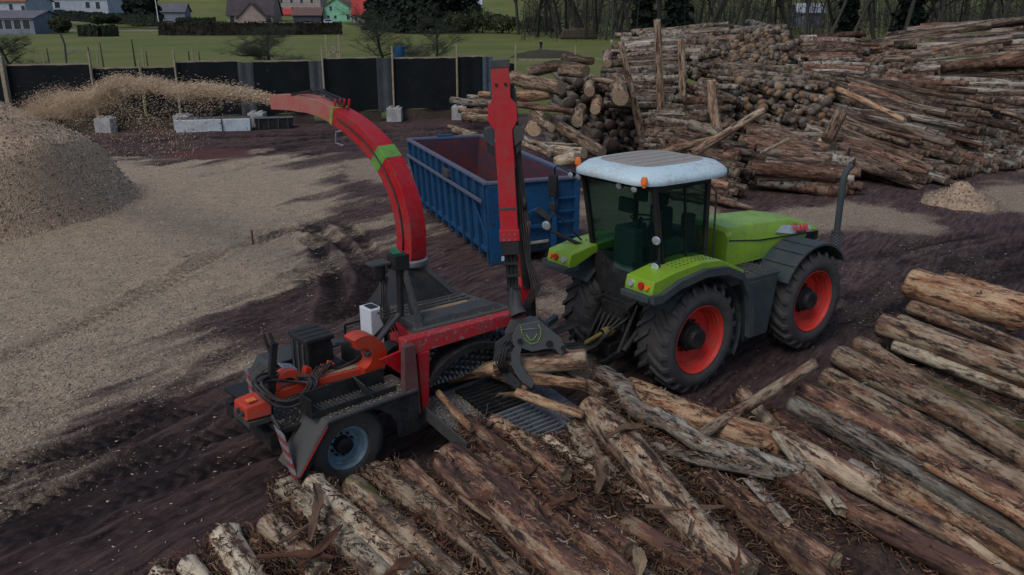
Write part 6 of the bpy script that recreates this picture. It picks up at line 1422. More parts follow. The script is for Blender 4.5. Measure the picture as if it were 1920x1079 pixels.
one((868, 220, 46), (925, 224, 45), .26, 'moss', 'short thick yellowish log beside the concrete block')
one((900, 176, 47), (922, 177, 46.5), .16, 'orange', 'tiny log stub lying above the grey log on the block')
one((878, 183, 47.5), (925, 184, 46.6), .14, 'grey', 'thin grey log behind the one on the concrete block')
one((842, 238, 44), (895, 252, 41.5), .12, 'pale', 'pale thin log on the ground behind the container')
one((850, 246, 43), (905, 262, 40.5), .12, 'mix', 'brown thin log on the ground behind the container')
one((996, 214, 34), (1032, 241, 32), .17, 'moss', 'short mossy log with orange cut end pointing at the viewer')
one((1010, 222, 36), (1003, 240, 33), .33, 'mix', 'thick round log end left of the orange cut one')
one((1028, 222, 34.5), (1128, 285, 31.5), .26, 'moss', 'long dark mossy log sliding down before the left stack')
one((965, 262, 33), (1028, 291, 30.5), .11, 'mix', 'slim brown log along the container rim')
one((968, 252, 33.5), (1040, 283, 31), .12, 'grey', 'slim grey log just above the one along the container rim')
one((995, 267, 32), (1083, 272, 31.5), .05, 'pale', 'thin pale lath lying behind the container')
one((1030, 284, 31.5), (1096, 287, 30.4), .23, 'pale', 'thick pale log stub behind the orange beacon')
one((1042, 303, 30.2), (1082, 296, 29.8), .22, 'pale', 'pale split stub touching the cab beacon')
one((1150, 150, 37), (1168, 184, 34.5), .36, 'moss', 'thickest mossy round log end under the left stack top')
one((1110, 150, 37), (1104, 170, 35), .24, 'mix', 'round grey log end left of the thickest mossy one')
one((1120, 185, 36), (1114, 205, 34), .23, 'orange', 'orange round log end deep in the left stack')
one((1088, 205, 36), (1082, 228, 33.5), .26, 'moss', 'dark round log end low in the left stack')
one((1138, 100, 38.5), (1138, 118, 36.5), .2, 'mix', 'small round log end on top of the left stack')
one((1262, 275, 31.5), (1431, 207, 29.8), .16, 'mix', 'bare pole leaning up to the right over the messy logs', bed=None) if False else one((1300, 285, 29.5), (1432, 207, 30.5), .15, 'mix', 'bare pole leaning up to the right over the messy logs')
one((1552, 264, 31), (1578, 210, 31.5), .24, 'moss', 'short bark log standing upright among the stacks')
one((1182, 300, 31), (1350, 258, 31.5), .14, 'orange', 'long thin log lying behind the cab roof')
one((1295, 232, 33), (1350, 252, 31.5), .2, 'pale', 'pale split log jammed against the short stake')
one((1425, 288, 28.6), (1480, 260, 28.6), .06, 'pale', 'thin pale lath poking out of the messy logs')
one((1570, 168, 37), (1698, 226, 33.5), .12, 'orange', 'long thin orange log slanting across the right stack')
S = dict(
 a=('in the slid messy stack right behind the tractor', 'logs of the slid stack behind the tractor'),
 b=('at the slumped foot of the middle stack', 'logs at the foot of the middle stack'),
 c=('slanting down the face of the right stack', 'slanting logs of the right stack'),
 d=('lying level on the crest of the right stack', 'crest logs of the right stack'),
 e=('on the far left stack', 'logs of the far stack'),
 f=('packed between the upright stakes', 'thin logs between the stakes'),
 g=('in the gap between far and right stacks', 'logs between far and right stacks'),
 h=('round log end in the face of the middle stack', 'log ends of the middle stack'),
 i=('lying on top of the middle stack', 'top logs of the middle stack'),
 j=('round log end in the face of the right stack', 'log ends of the right stack'))
patch((1255, 250, 35), (1400, 268, 32), (1225, 350, 28.5), (1395, 395, 26.2), 34, .17, *S['a'], (0, 0, 3), 3, jit=.45, lenj=.5, ang=.09)
patch((1400, 240, 35.5), (1560, 262, 32.5), (1390, 330, 29.5), (1620, 358, 28.2), 44, .19, *S['b'], (0, 0, 3, 1), 3, jit=.45, lenj=.5, ang=.08)
patch((1530, 245, 36), (1700, 300, 31.5), (1560, 300, 32), (1735, 358, 29.4), 20, .15, *S['b'], (0, 3), 3, jit=.3, lenj=.4, ang=.06)
patch((1590, 138, 42), (1900, 195, 36.5), (1500, 240, 36.5), (1745, 345, 30.4), 66, .15, *S['c'], (0, 0, 1, 3, 0), 4, solo=56, jit=.45, lenj=.5, ang=.09)
patch((1640, 62, 50), (1990, 28, 46), (1690, 140, 42), (1990, 120, 39), 36, .19, *S['d'], (0, 1, 0, 3, 2), 4, solo=26, jit=.5, lenj=.6, ang=.06)
patch((1560, 92, 49), (1720, 82, 47), (1590, 160, 43), (1760, 170, 40), 26, .17, *S['g'], (0, 1, 3), 4, solo=8, jit=.35, lenj=.4, ang=.04)
patch((1700, 130, 43), (1990, 130, 40), (1780, 215, 37.5), (1990, 215, 37), 26, .17, *S['c'], (0, 0, 1), 3, solo=10, jit=.3, lenj=.3, ang=.04)
patch((1490, 72, 49), (1640, 68, 47), (1500, 150, 43), (1625, 158, 41), 30, .16, *S['g'], (3, 3, 1, 0), 4, solo=14, jit=.3, lenj=.4, ang=.05)
patch((1165, 62, 55), (1400, 46, 52), (1130, 140, 47), (1300, 128, 46), 30, .19, *S['e'], (1, 1, 2), 4, solo=14, jit=.3, lenj=.35, ang=.03)
patch((1125, 98, 44), (1290, 92, 42), (1135, 200, 38), (1290, 205, 37), 40, .13, *S['f'], (0, 1, 2), 3, solo=12, jit=.2, lenj=.25, ang=.02)
patch((1180, 195, 38.5), (1330, 200, 37), (1200, 285, 35), (1340, 290, 34), 26, .14, *S['f'], (0, 0, 1), 3, solo=4, jit=.2, lenj=.25, ang=.03)
patch((1310, 118, 44), (1480, 130, 42), (1330, 148, 41), (1570, 170, 38.5), 14, .18, *S['i'], (1, 2, 0), 3, solo=10, jit=.3, lenj=.4, ang=.03)
patch((1400, 125, 44), (1600, 150, 41), (1450, 155, 41.5), (1640, 185, 38), 12, .18, *S['i'], (1, 2, 0), 3, solo=8, jit=.3, lenj=.4, ang=.03)
patch((1285, 150, 38.5), (1385, 165, 37), (1280, 255, 36), (1400, 262, 35), 20, .16, *S['f'], (0, 0, 1, 3), 3, solo=6, jit=.45, lenj=.6, ang=.08)
endwall((1375, 158, 39.5), (1560, 165, 39), (1370, 262, 36.3), (1540, 262, 36), (-.05, 1, .02), 4, .185, *S['h'], (0, 0, 1), solo=20, depthj=.6)
endwall((1300, 70, 50), (1470, 52, 53), (1290, 145, 46), (1505, 135, 48), (-.25, 1, 0), 4, .18, *S['h'], (0, 1), solo=0)
endwall((1800, 205, 37.5), (2000, 150, 41.5), (1735, 350, 30.7), (2000, 300, 36), (-.75, .65, .03), 4, .18, *S['j'], (0, 0, 1), solo=6)
endwall((1640, 100, 46), (1750, 100, 45), (1640, 170, 41.5), (1730, 175, 41), (-.2, 1, 0), 3, .18, *S['j'], (0, 1), solo=0)
endwall((1060, 150, 41), (1290, 190, 40), (1040, 280, 37.5), (1240, 280, 37), (-.1, 1, 0), 3, .26, *S['h'], (10, 12), solo=0, depthj=.7)  # deep shade of this hollow put into the colour: dark cut ends only
UBW = [bark('far_bark_brown', (.014, .010, .009), (.07, .05, .038), (.20, .155, .12), (.28, .215, .155), .45, (2.5, 2.5, 2.5), zsc=1.05),
       bark('far_bark_grey', (.022, .020, .018), (.12, .11, .095), (.33, .30, .26), (.40, .36, .30), .55, (2.5, 2.5, 2.5), zsc=1.05),
       bark('far_bark_mossy', (.016, .013, .010), (.08, .065, .048), (.21, .18, .14), (.28, .23, .17), .45, (2.5, 2.5, 2.5), moss=.15, zsc=1.05),
       bark('far_bark_red', (.03, .015, .010), (.11, .060, .042), (.22, .145, .10), (.28, .175, .12), .5, (2.5, 2.5, 2.5), zsc=1.05),
       flat('far_cut_end', (.17, .10, .058)), flat('far_cut_end_dark', (.05, .036, .028)), flat('far_cut_end_pale', (.21, .145, .09)), flat('far_cut_end_grey', (.11, .088, .068))]
def join_logs(name, items, label):
    n = len(items); P = np.array([list(a[0]) for a in items]); Q = np.array([list(a[1]) for a in items]); R = np.array([a[2] for a in items]); K = np.array([a[3] for a in items])
    seg, rings = 9, 5; d = Q-P; L = np.linalg.norm(d, axis=1); d = d/L[:, None]; s = np.cross(d, [0, 0, 1.]); s /= np.linalg.norm(s, axis=1)[:, None]+1e-9; u = np.cross(s, d)
    th = np.linspace(0, 2*pi, seg, endpoint=False); V = np.zeros((n, rings, seg, 3)); ph = RS.rand(n)*6
    for i in range(rings):
        t = i/(rings-1); c = P+(Q-P)*t+u*(R*.3*np.sin(t*3+ph))[:, None]+s*(R*.3*np.sin(t*4+ph*2))[:, None]
        for j in range(seg):
            rr = (R*(1-.12*t)*(1+.1*RS.randn(n)))[:, None]; V[:, i, j] = c+s*rr*cos(th[j])+u*rr*sin(th[j])
    b0 = np.arange(n)*rings*seg; F = []; M_ = []
    for i in range(rings-1):
        for j in range(seg): F.append(np.stack([b0+i*seg+j, b0+i*seg+(j+1) % seg, b0+(i+1)*seg+(j+1) % seg, b0+(i+1)*seg+j], 1)); M_.append(K)
    e = np.where(K >= 10, 5, RS.choice([4, 4, 5, 6, 7, 7], n)); K = K % 10  # kinds offset upward get dark ends, painted shade; the rest vary at random
    for e0, rv in ((0, 1), ((rings-1)*seg, 0)):     # ends as fans of quads
        for j in range(0, seg-1, 2):
            q = np.stack([b0+e0, b0+e0+(j+2) % seg if j+2 < seg else b0+e0+seg-1, b0+e0+j+1, b0+e0+j], 1) if rv else np.stack([b0+e0, b0+e0+j, b0+e0+j+1, b0+e0+min(j+2, seg-1)], 1)
            if j == 0: q = np.stack([b0+e0, b0+e0+1, b0+e0+2, b0+e0+seg-1], 1); q = q[:, ::-1] if rv else q
            else: q = np.stack([b0+e0+seg-1 if j == 0 else b0+e0+j, b0+e0+min(j+1, seg-1), b0+e0+min(j+2, seg-1), b0+e0+seg-1], 1); q = q[:, ::-1] if rv else q
            F.append(q); M_.append(e)
    F = np.concatenate(F); M_ = np.concatenate(M_)
    good = np.array([len(set(f)) == 4 for f in F.tolist()]); F, M_ = F[good], M_[good]
    o = fast_mesh(name, V.reshape(-1, 3), F, UBW, midx=M_, smooth=False); tag(o, label, 'logs', kind='stuff'); return o
join_logs('stacked_logs', STUFF, 'the many further logs packed inside the stacks behind the tractor')
print('LOGS solo', NLOG[0], BUD[0], 'joined', len(STUFF))
# ================================================================ BEYOND THE FENCE
def wallm(nm, c): return paint(nm, c, .85, (c[0]*.5, c[1]*.5, c[2]*.5), .3, .5, bmp=0)
W_white, W_mint, W_pink, W_beige, W_grey, W_wood = wallm('wall_white', (.34, .37, .42)), wallm('wall_mint', (.20, .46, .30)), wallm('wall_pinkish', (.26, .20, .18)), wallm('wall_beige', (.28, .24, .22)), wallm('wall_greyish', (.16, .18, .22)), wallm('wall_dark_wood', (.045, .05, .065))
R_dark, R_orange, R_red, R_brown, R_grey = wallm('roof_dark', (.055, .045, .05)), wallm('roof_orange', (.20, .085, .05)), wallm('roof_red', (.36, .045, .04)), wallm('roof_brown', (.12, .07, .06)), wallm('roof_grey', (.11, .105, .12))
m_win = paint('window_dark', (.02, .03, .04), .15, (.03, .03, .03), .1, 1, bmp=0); m_frame = paint('window_frame_white', (.55, .56, .58), .6, DIRT, .1, 1, bmp=0)
def house(px0, px1, pyb, y, h, rh, wall, roof, label, gable_front=False, depth=None, yaw=0., wins=(), name='house', over=.5):
    """wins: (u, z, w, h) on the side towards the yard, u measured from the left"""
    a, b_ = D(px0, pyb, y), D(px1, pyb, y); W_ = (b_-a).length; depth = depth or W_*.7; z0 = a.z
    e = empty(name, (a.x, a.y, 0), yaw, label=label, cat='house' if name == 'house' else name.replace('_', ' '))
    mb = MB()
    if gable_front: mb.prism([(0, -3), (W_, -3), (W_, z0+h), (W_/2, z0+h+rh), (0, z0+h)], 0, depth)
    else:
        mb.prism([(0, -3), (depth, -3), (depth, z0+h), (depth/2, z0+h+rh), (0, z0+h)], 0, W_, axis='x')
    mb.build('wall', wall, e)
    for s in (0, 1):
        mb = MB(); t = .18
        if gable_front:
            x0, x1 = (-over, W_/2) if s == 0 else (W_/2, W_+over); zl = z0+h-over*rh/(W_/2); za, zb2 = (zl, z0+h+rh) if s == 0 else (z0+h+rh, zl)
            mb.hexa([(x0, -over, za+.02), (x1, -over, zb2+.02), (x1, depth+over, zb2+.02), (x0, depth+over, za+.02), (x0, -over, za+t), (x1, -over, zb2+t), (x1, depth+over, zb2+t), (x0, depth+over, za+t)])
        else:
            y0, y1 = (-over, depth/2) if s == 0 else (depth/2, depth+over); zl = z0+h-over*rh/(depth/2); za, zb2 = (zl, z0+h+rh) if s == 0 else (z0+h+rh, zl)
            mb.hexa([(-over, y0, za+.02), (W_+over, y0, za+.02), (W_+over, y1, zb2+.02), (-over, y1, zb2+.02), (-over, y0, za+t), (W_+over, y0, za+t), (W_+over, y1, zb2+t), (-over, y1, zb2+t)])
        mb.build('roof', roof, e)
    for (u, z, w_, hh2) in wins:
        f = MB().box((u-w_/2-.08, -.06, z0+z-.08), (u+w_/2+.08, .0, z0+z+hh2+.08)).build('window', m_frame, e)
        MB().box((u-w_/2, -.09, z0+z), (u+w_/2, -.062, z0+z+hh2)).build('pane', m_win, f)
    return e
house(-90, 52, 40, 245, 5.2, 2.6, W_white, R_orange, 'white house with orange roof cut by the left picture edge', wins=((12.5, 3, 1, 1.6), (17, 3, 1, 1.6), (20.3, 2.4, 1.0, 1.7)))
hv = house(-90, 66, 62, 214, 3.4, 1.6, W_grey, R_grey, 'blue-grey glazed veranda building at the left picture edge', wins=tuple((3+2.2*i, .9, 1.7, 2.1) for i in range(8)), name='veranda')
house(22, 78, 34, 285, 2.6, 3.6, R_dark, R_orange, 'low dark barn with orange roof behind the veranda', name='barn')
house(80, 205, 32, 300, 6.0, 3.0, W_white, R_dark, 'long white farmhouse with dark windows at the upper left', wins=((5.6, 2.9, 1.7, 1.9), (15.8, 2.9, 1.4, 1.9), (19.2, 2.6, 1.4, 2.2), (16, .1, 1.5, 1.0)))
house(200, 244, 30, 312, 5.2, 3.0, W_grey, R_red, 'grey end building with red roof joined to the farmhouse', wins=((2.5, 1.6, 1, 2.6), (5, 1.6, 1, 2.6)))
house(302, 347, 34, 300, 2.2, 2.4, W_grey, R_grey, 'small grey roofed house above the long hedge')
house(428, 512, 46, 300, 3.4, 8.5, W_pink, R_dark, 'large house with steep dark roof and pinkish gable', gable_front=False, depth=12, wins=((1.5, .6, 1.5, 2.2),))
house(446, 500, 46, 296, 2.0, 4.6, W_pink, R_dark, 'pinkish gabled wing in front of the steep dark roof', gable_front=True, depth=5, name='wing')
house(500, 524, 44, 310, 3.0, 2.2, W_beige, R_brown, 'small brown side building right of the steep roofed house', name='outbuilding')
house(516, 602, 26, 372, 7.5, 3.5, W_beige, R_dark, 'pale tall house behind the small sheds', wins=tuple((3+4.2*i, 1.0+3.2*j, 1.1, 1.6) for i in range(4) for j in range(2)))
house(522, 545, 34, 335, 1.6, 1.6, W_beige, R_red, 'tiny shed with bright red roof before the pale tall house', name='shed')
house(550, 602, 43, 300, 2.6, 2.2, W_wood, R_brown, 'brown roofed wooden shed left of the mint green house', name='shed')
house(606, 660, 44, 304, 5.0, 3.2, W_mint, R_brown, 'mint green house with brown gable roof', gable_front=True, depth=10, wins=((2.9, 4.1, .9, 1.5), (1.9, 1.5, .9, 1.1), (4.3, 1.5, .9, 1.1), (8.7, 1.2, 1.1, 1.8)))
house(632, 664, 20, 345, 3.6, 3, W_mint, R_brown, 'second mint coloured house higher on the slope')
house(662, 696, 46, 298, 3.6, 5.6, W_beige, R_red, 'beige house with tall bright red roof', depth=7, wins=((1.2, 1, .9, 1.3), (5.4, 1, .9, 1.3)))
house(872, 902, 22, 330, 3.0, 2.5, W_grey, W_white, 'pale blue house glimpsed between dark conifers')
house(1495, 1545, 40, 262, 2.6, 2.2, W_grey, W_white, 'low building with pale roof glimpsed through the bare wood', name='outbuilding')
# green lorry body and parked car
def van(px0, px1, pyb, y, h, mat, label, cat, nm):
    a, b_ = D(px0, pyb, y), D(px1, pyb, y); W_ = (b_-a).length; z = float(zground(np.array(a.x), np.array(a.y))); e = empty(nm, (a.x, a.y, max(z, a.z)), 0, label=label, cat=cat)
    MB().prism([(0, .3), (W_, .3), (W_, h*.62), (W_*.94, h*.66), (W_*.80, h), (W_*.12, h), (0, h*.7)], 0, 1.9).build('body', mat, e, bevel=.08)
    MB().prism([(W_*.15, h*.62), (W_*.86, h*.62), (W_*.76, h*.94), (W_*.17, h*.94)], -.03, 1.93).build('window', m_win, e)
    for u in (.2, .8):
        for yy in (-.02, 1.7): MB().lathe([(0, .2), (0, .33), (.22, .33), (.22, .2)], (W_*u, yy, .33), 1, 14).build('wheel', m_black, e, smooth='auto')
van(607, 625, 48, 285, 1.7, W_white, 'pale car parked before the mint green house', 'car', 'parked_car')
van(925, 943, 46, 262, 3.2, m_grn, 'bright green van parked at the edge of the dark conifers', 'van', 'parked_van')
# foliage clumps
def leafmat(nm, c, c2):
    m, n, l, b = newmat(nm); g_ = n.new('ShaderNodeNewGeometry'); tc = n.new('ShaderNodeTexCoord').outputs['Object']; f = noise(n, l, tc, .8, 3)
    cc = mixc(n, l, g_.outputs['Random Per Island'], c, c2); cc = mixc(n, l, ramp(n, l, f, .4, .65), cc, tuple(x*.6 for x in c)); l.new(cc, b.inputs['Base Color']); b.inputs['Roughness'].default_value = .8; b.inputs['Specular IOR Level'].default_value = .15; return m
m_hedge = leafmat('hedge_leaves', (.010, .018, .012), (.026, .034, .020)); m_hedgeb = leafmat('brown_hedge_leaves', (.014, .012, .009), (.030, .024, .016)); m_con = leafmat('spruce_needles', (.008, .016, .012), (.018, .030, .018)); m_bush = leafmat('bush_leaves', (.025, .035, .018), (.05, .055, .025))
m_bk = paint('tree_bark', (.035, .032, .028), .9, (.07, .065, .055), .5, 3, bmp=0); m_bkd = paint('dark_tree_bark', (.022, .020, .017), .9, (.04, .036, .03), .5, 3, bmp=0); m_twig = flat('bare_twigs', (.030, .028, .024)); m_twigg = flat('greenish_twigs', (.040, .046, .032))
def leaves(name, P, Nrm, s, mat, parent, loc=(0, 0, 0)):
    n = len(P); a = RS.normal(size=(n, 3)); a -= Nrm*(a*Nrm).sum(1)[:, None]*.4; a /= np.linalg.norm(a, axis=1)[:, None]; b_ = np.cross(Nrm+RS.normal(size=(n, 3))*.4, a); b_ /= np.linalg.norm(b_, axis=1)[:, None]+1e-9; s = s*(.6+.8*RS.rand(n, 1))
    V = np.stack([P-a*s*.5-b_*s*.3, P+a*s*.5-b_*s*.3, P+a*s*.5+b_*s*.3, P-a*s*.5+b_*s*.3], 1).reshape(-1, 3); i = np.arange(n)*4; o = fast_mesh(name, V, np.stack([i, i+1, i+2, i+3], 1), mat); o.parent = parent; return o
def hedge(pts, h, wd, label, mat=m_hedge, nm='hedge', dens=60):
    """pts: world points along the foot"""
    pts = [Vector(p) for p in pts]; e = empty(nm, pts[0], label=label, cat='hedge'); mb = MB(); P = []; Q = []
    for a, b_ in zip(pts, pts[1:]):
        d = (b_-a); L = d.length; d.normalize(); s = Vector((-d.y, d.x, 0)); n = int(L*dens*.5)
        mb.hexa([tuple(x-pts[0]) for x in (a+s*-wd*.4, b_+s*-wd*.4, b_+s*wd*.4, a+s*wd*.4)]+[tuple(x-pts[0]+Vector((0, 0, h*.93))) for x in (a+s*-wd*.36, b_+s*-wd*.36, b_+s*wd*.36, a+s*wd*.36)])
        for _ in range(n):
            t, z = random.random(), random.random(); side = random.choice((-1, 1)); 
            if random.random() < .35: off = random.uniform(-.5, .5)*wd; zz2 = h*(.95+.08*sin(t*L*.7)); nn = (0, 0, 1)
            else: off = side*wd*.45; zz2 = z*h; nn = (s.x*side, s.y*side, .2)
            p = a+d*(t*L)+s*off-pts[0]; P.append((p.x, p.y, p.z+zz2)); Q.append(nn)
    mb.build('branches', mat, e); leaves('foliage', np.array(P), np.array(Q), .45, mat, e); return e
def DD(px, py, y): 
    p = D(px, py, y); return p
hedge([DD(300, 66, 205), DD(400, 67, 204), DD(480, 66, 206), DD(560, 66, 209), DD(641, 65, 213)], 2.9, 1.8, 'long dark clipped hedge across the far side of the field', m_hedgeb)
hedge([DD(152, 69, 198), DD(190, 70, 197)], 2.5, 2.6, 'left half of the dark clipped bush pair by the lane'); hedge([DD(192, 70, 197), DD(222, 69, 199)], 2.4, 2.6, 'right half of the dark clipped bush pair by the lane')
hedge([DD(80, 36, 288), DD(150, 41, 275), DD(220, 46, 262), DD(302, 48, 250)], 3.0, 2, 'dark sloping hedge below the white farmhouse')
hedge([DD(332, 45, 240), DD(404, 45, 240)], 1.6, 1.8, 'low dark hedge behind the long clipped one')
hedge([DD(74, 52, 225), DD(128, 52, 225)], 2.4, 2.5, 'round topped dark hedge right of the veranda')
def bush(px, pyb, y, r, h, label, mat=m_bush, nm='bush', n=1500, cat='bush'):
    p = DD(px, pyb, y); e = empty(nm, p, label=label, cat=cat); d = RS.normal(size=(n, 3)); d /= np.linalg.norm(d, axis=1)[:, None]; rr = (.55+.45*RS.rand(n, 1)**.5)*(1+.25*fbm(d[:, 0]*2, d[:, 1]*2, d[:, 2]*2+px, 2)[:, None])
    leaves('foliage', d*rr*[r, r, h/2]+[0, 0, h/2], d, .4, mat, e); MB().tube([(0, 0, -.3), (.05, 0, h*.5)], .12, 6).build('stem', m_bk, e)
bush(184, 46, 230, 1.9, 2.4, 'small round green shrub above the clipped bush pair'); bush(115, 60, 215, 2.6, 3.6, 'dark round tree right of the veranda'); bush(205, 44, 245, 3, 2.4, 'wide dark shrub below the farmhouse', m_hedge)
for px, y, r, h, lb in ((860, 236, 4, 5, 'bushy shrub at the right foot of the dark conifers'), (895, 240, 5, 6, 'wider shrub between the conifers and the green van'), (940, 238, 5, 4.5, 'rounded shrub just right of the green van'), (1010, 250, 6, 4, 'low brown shrub at the left edge of the bare wood')): bush(px, 62, y*.93, r, h, lb, m_bush)
def spruce_parts(h, r, seed, n=3800):
    rs = np.random.RandomState(seed); t = rs.rand(n)**.8; z = h*(.04+.96*t); rad = r*(1-t)**.8*(.65+.35*np.sin(z*2.4+rs.rand()*6)*.6+.2*rs.rand(n)); a = rs.rand(n)*2*pi; q = rs.rand(n)**.45
    P = np.stack([np.cos(a)*rad*q, np.sin(a)*rad*q, z-q*rad*.35], 1); Nn = np.stack([np.cos(a)*.5, np.sin(a)*.5, np.full(n, .8)], 1); return P, Nn
def spruce(px, pyb, y, h, r, seed, label):
    p = DD(px, pyb, y); e = empty('spruce_tree', p, label=label, cat='tree'); MB().tube([(0, 0, -1), (0, 0, h*.6), (0, 0, h)], [.35, .2, .03], 8).build('trunk', m_bkd, e)
    P, Nn = spruce_parts(h, r, seed); leaves('crown', P, Nn, .95, m_con, e)
spl = ['leftmost dark spruce beside the red roofed house', 'second dark spruce from the red roofed house', 'broad dark spruce at the left of the conifer group', 'broadest dark spruce in the middle of the conifer group', 'dark spruce right of the broadest one', 'dark spruce before the pale blue house', 'slimmer spruce at the right end of the conifer group']
for i, (px, y, h, r) in enumerate(((703, 262, 17, 4.5), (728, 250, 21, 6), (758, 240, 24, 6.5), (792, 236, 26, 7.5), (826, 240, 24, 6.5), (852, 246, 22, 5.0), (884, 290, 20, 5))): spruce(px, 58, y*.93, h, r, 40+i, spl[i])
for i, (px, y, h, r, lb) in enumerate(((250, 276, 14, 4, 'left conifer of the dark clump by the long farmhouse'), (268, 270, 16, 4.6, 'middle conifer of the dark clump by the long farmhouse'), (287, 278, 15, 4, 'right conifer of the dark clump by the long farmhouse'))): spruce(px, 42, y, h, r, 60+i, lb)
# bare trees
def bare_tree(seed, h, spread, levels=4, nb=4, base=.2, r0=None, low=.3, droop=0., tw=1.):
    rs = random.Random(seed); tr = MB(); cr = MB(); r0 = r0 or h*.014
    def grow(p, d, L, r, lv, mb):
        k = 3; pts = [p]; dd = d.copy()
        for i in range(k): dd = (dd+Vector((rs.gauss(0, .16), rs.gauss(0, .16), rs.gauss(0, .10)-droop*(lv > 0)))).normalized(); pts.append(pts[-1]+dd*L/k)
        mb.tube(pts, [r, r*.85, r*.7, r*.5], 6 if lv == 0 else (4 if lv == 1 else 3), caps=False)
        if lv >= levels: return
        m = nb+(3 if lv == 0 else 1)+(2 if lv >= 2 else 0)
        for i in range(m):
            t = low+(1-low)*(i+rs.random()*.6)/m if lv == 0 else .25+.75*(i+rs.random())/m
            q = pts[0].lerp(pts[1], t*3) if t < 1/3 else (pts[1].lerp(pts[2], t*3-1) if t < 2/3 else pts[2].lerp(pts[3], min(1, t*3-2)))
            a = rs.random()*6.28; o = Vector((cos(a), sin(a), rs.uniform(-.2, .7))); nd = (dd*.55+o*spread).normalized(); grow(q, nd, L*rs.uniform(.38, .62)*(1-.3*t if lv == 0 else 1), r*.42*(1.1-.4*t), lv+1, cr)
    grow(Vector((0, 0, -.3)), Vector((rs.gauss(0, .04), rs.gauss(0, .04), 1)).normalized(), h, r0, 0, tr); return tr, cr
def tree_obj(nm, p, tr, cr, mt, mc, label, group=None, cat='tree'):
    e = empty(nm, p, label=label, cat=cat, group=group); tr.build('trunk', mt, e, smooth=True); cr.build('crown', mc, e); return e
def fruit(px, y, h, sp_, seed, label, cm=m_twigg, **k):
    X = (px-960)/FPX; p = Vector((X*(y*CP+6*SP), y, 0)); tr, cr = bare_tree(seed, h, sp_, **k); return tree_obj('fruit_tree', p, tr, cr, m_bkd, cm, label)
fruit(516, 61, 5.2, 2.4, 3, 'spreading bare fruit tree with mossy branches behind the fence', levels=4, nb=9, low=.22, r0=.16, droop=.03)
fruit(735, 60, 6.0, 1.6, 5, 'tall bare fruit tree right of the wooden frame', levels=4, nb=8, low=.22, r0=.14)
fruit(806, 62, 5.6, 1.6, 9, 'bare fruit tree leaning left of the crane arm', levels=4, nb=8, low=.2, r0=.12)
fruit(40, 57, 4.6, 2.2, 12, 'dense bare shrubby tree behind the fence at the far left', levels=4, nb=9, low=.1, r0=.13)
# the wood on the right
protos = []
for i in range(6):
    tr, cr = bare_tree(100+i, 19+i*.8, .75, levels=4, nb=5, low=.28, r0=.24+.03*i); e = empty('bare_tree', (0, 0, 0), cat='tree'); tr.build('trunk', (m_bk, m_bkd)[i % 2], e, smooth=True); cr.build('crown', m_twig, e); protos.append(e)
WOODL = ['tall bare tree at the left edge of the wood', 'bare tree standing right above the dark soil mound', 'bare tree behind the green pole', 'bare tree over the far log stack', 'bare tree behind the tallest stake']
used = [False]*6; nt_ = 0
spots = [(972, 66), (990, 64), (1008, 70), (1024, 66), (1045, 72), (1062, 66), (1082, 70), (1100, 75), (1118, 68), (1135, 76), (1160, 70), (1185, 76), (1210, 70), (1240, 80), (1262, 74), (1290, 72), (1318, 78), (1342, 70), (1362, 80), (1390, 72), (1414, 80), (1440, 74), (1462, 82), (1486, 74), (1508, 84), (1526, 82), (1548, 84), (1570, 76), (1590, 84), (1612, 78), (1640, 84), (1660, 76), (1690, 82), (1715, 76), (1740, 82), (1770, 78), (1800, 82), (1830, 76), (1860, 82), (1890, 76), (1915, 80)]
for i, (px, py) in enumerate(spots+[(RS.uniform(970, 1960), RS.uniform(44, 60)) for _ in range(50)]):
    p = G(px, py, 0) if py > 60 else D(px, py, 200+RS.rand()*70); k = RS.randint(0, 6); o = protos[k] if not used[k] else copy_tree(protos[k]); used[k] = True
    p.z = float(zground(np.array(p.x), np.array(p.y))); o.location = p; o.rotation_euler = (0, 0, RS.rand()*6.28); s = .85+.35*RS.rand(); o.scale = (s, s, s)
    back = i >= len(spots); tag(o, ('bare tree deep in wood, ' if back else 'bare tree at wood edge, ')+('above the dark soil mound' if px < 1040 else 'above the brown earth bank' if px < 1105 else 'beside the greenish pole' if px < 1170 else 'left of the tallest stake' if px < 1232 else 'above the left half of the far stack' if px < 1350 else 'above the right half of the far stack' if px < 1470 else 'before the pale roofed low building' if px < 1560 else 'right of the slim dark spruce' if px < 1660 else 'around the spruce above the right stack' if px < 1760 else 'above the rising crest of the right stack' if px < 1850 else 'near the right picture edge'), 'tree', 'trees deeper in the wood' if back else 'trees at the edge of the wood')
for px, py, h, r, lb in ((1205, 74, 17, 3.6, 'dark spruce among bare trees behind the far stack'), (1268, 76, 19, 4.2, 'dark spruce right of the tallest stake in the wood'), (1700, 80, 18, 4.0, 'dark spruce in the wood above the right stack'), (1585, 78, 15, 3, 'slim dark spruce in the middle of the wood')):
    p = G(px, py, 0); spruce(px, py, p.y, h, r, int(px), lb)
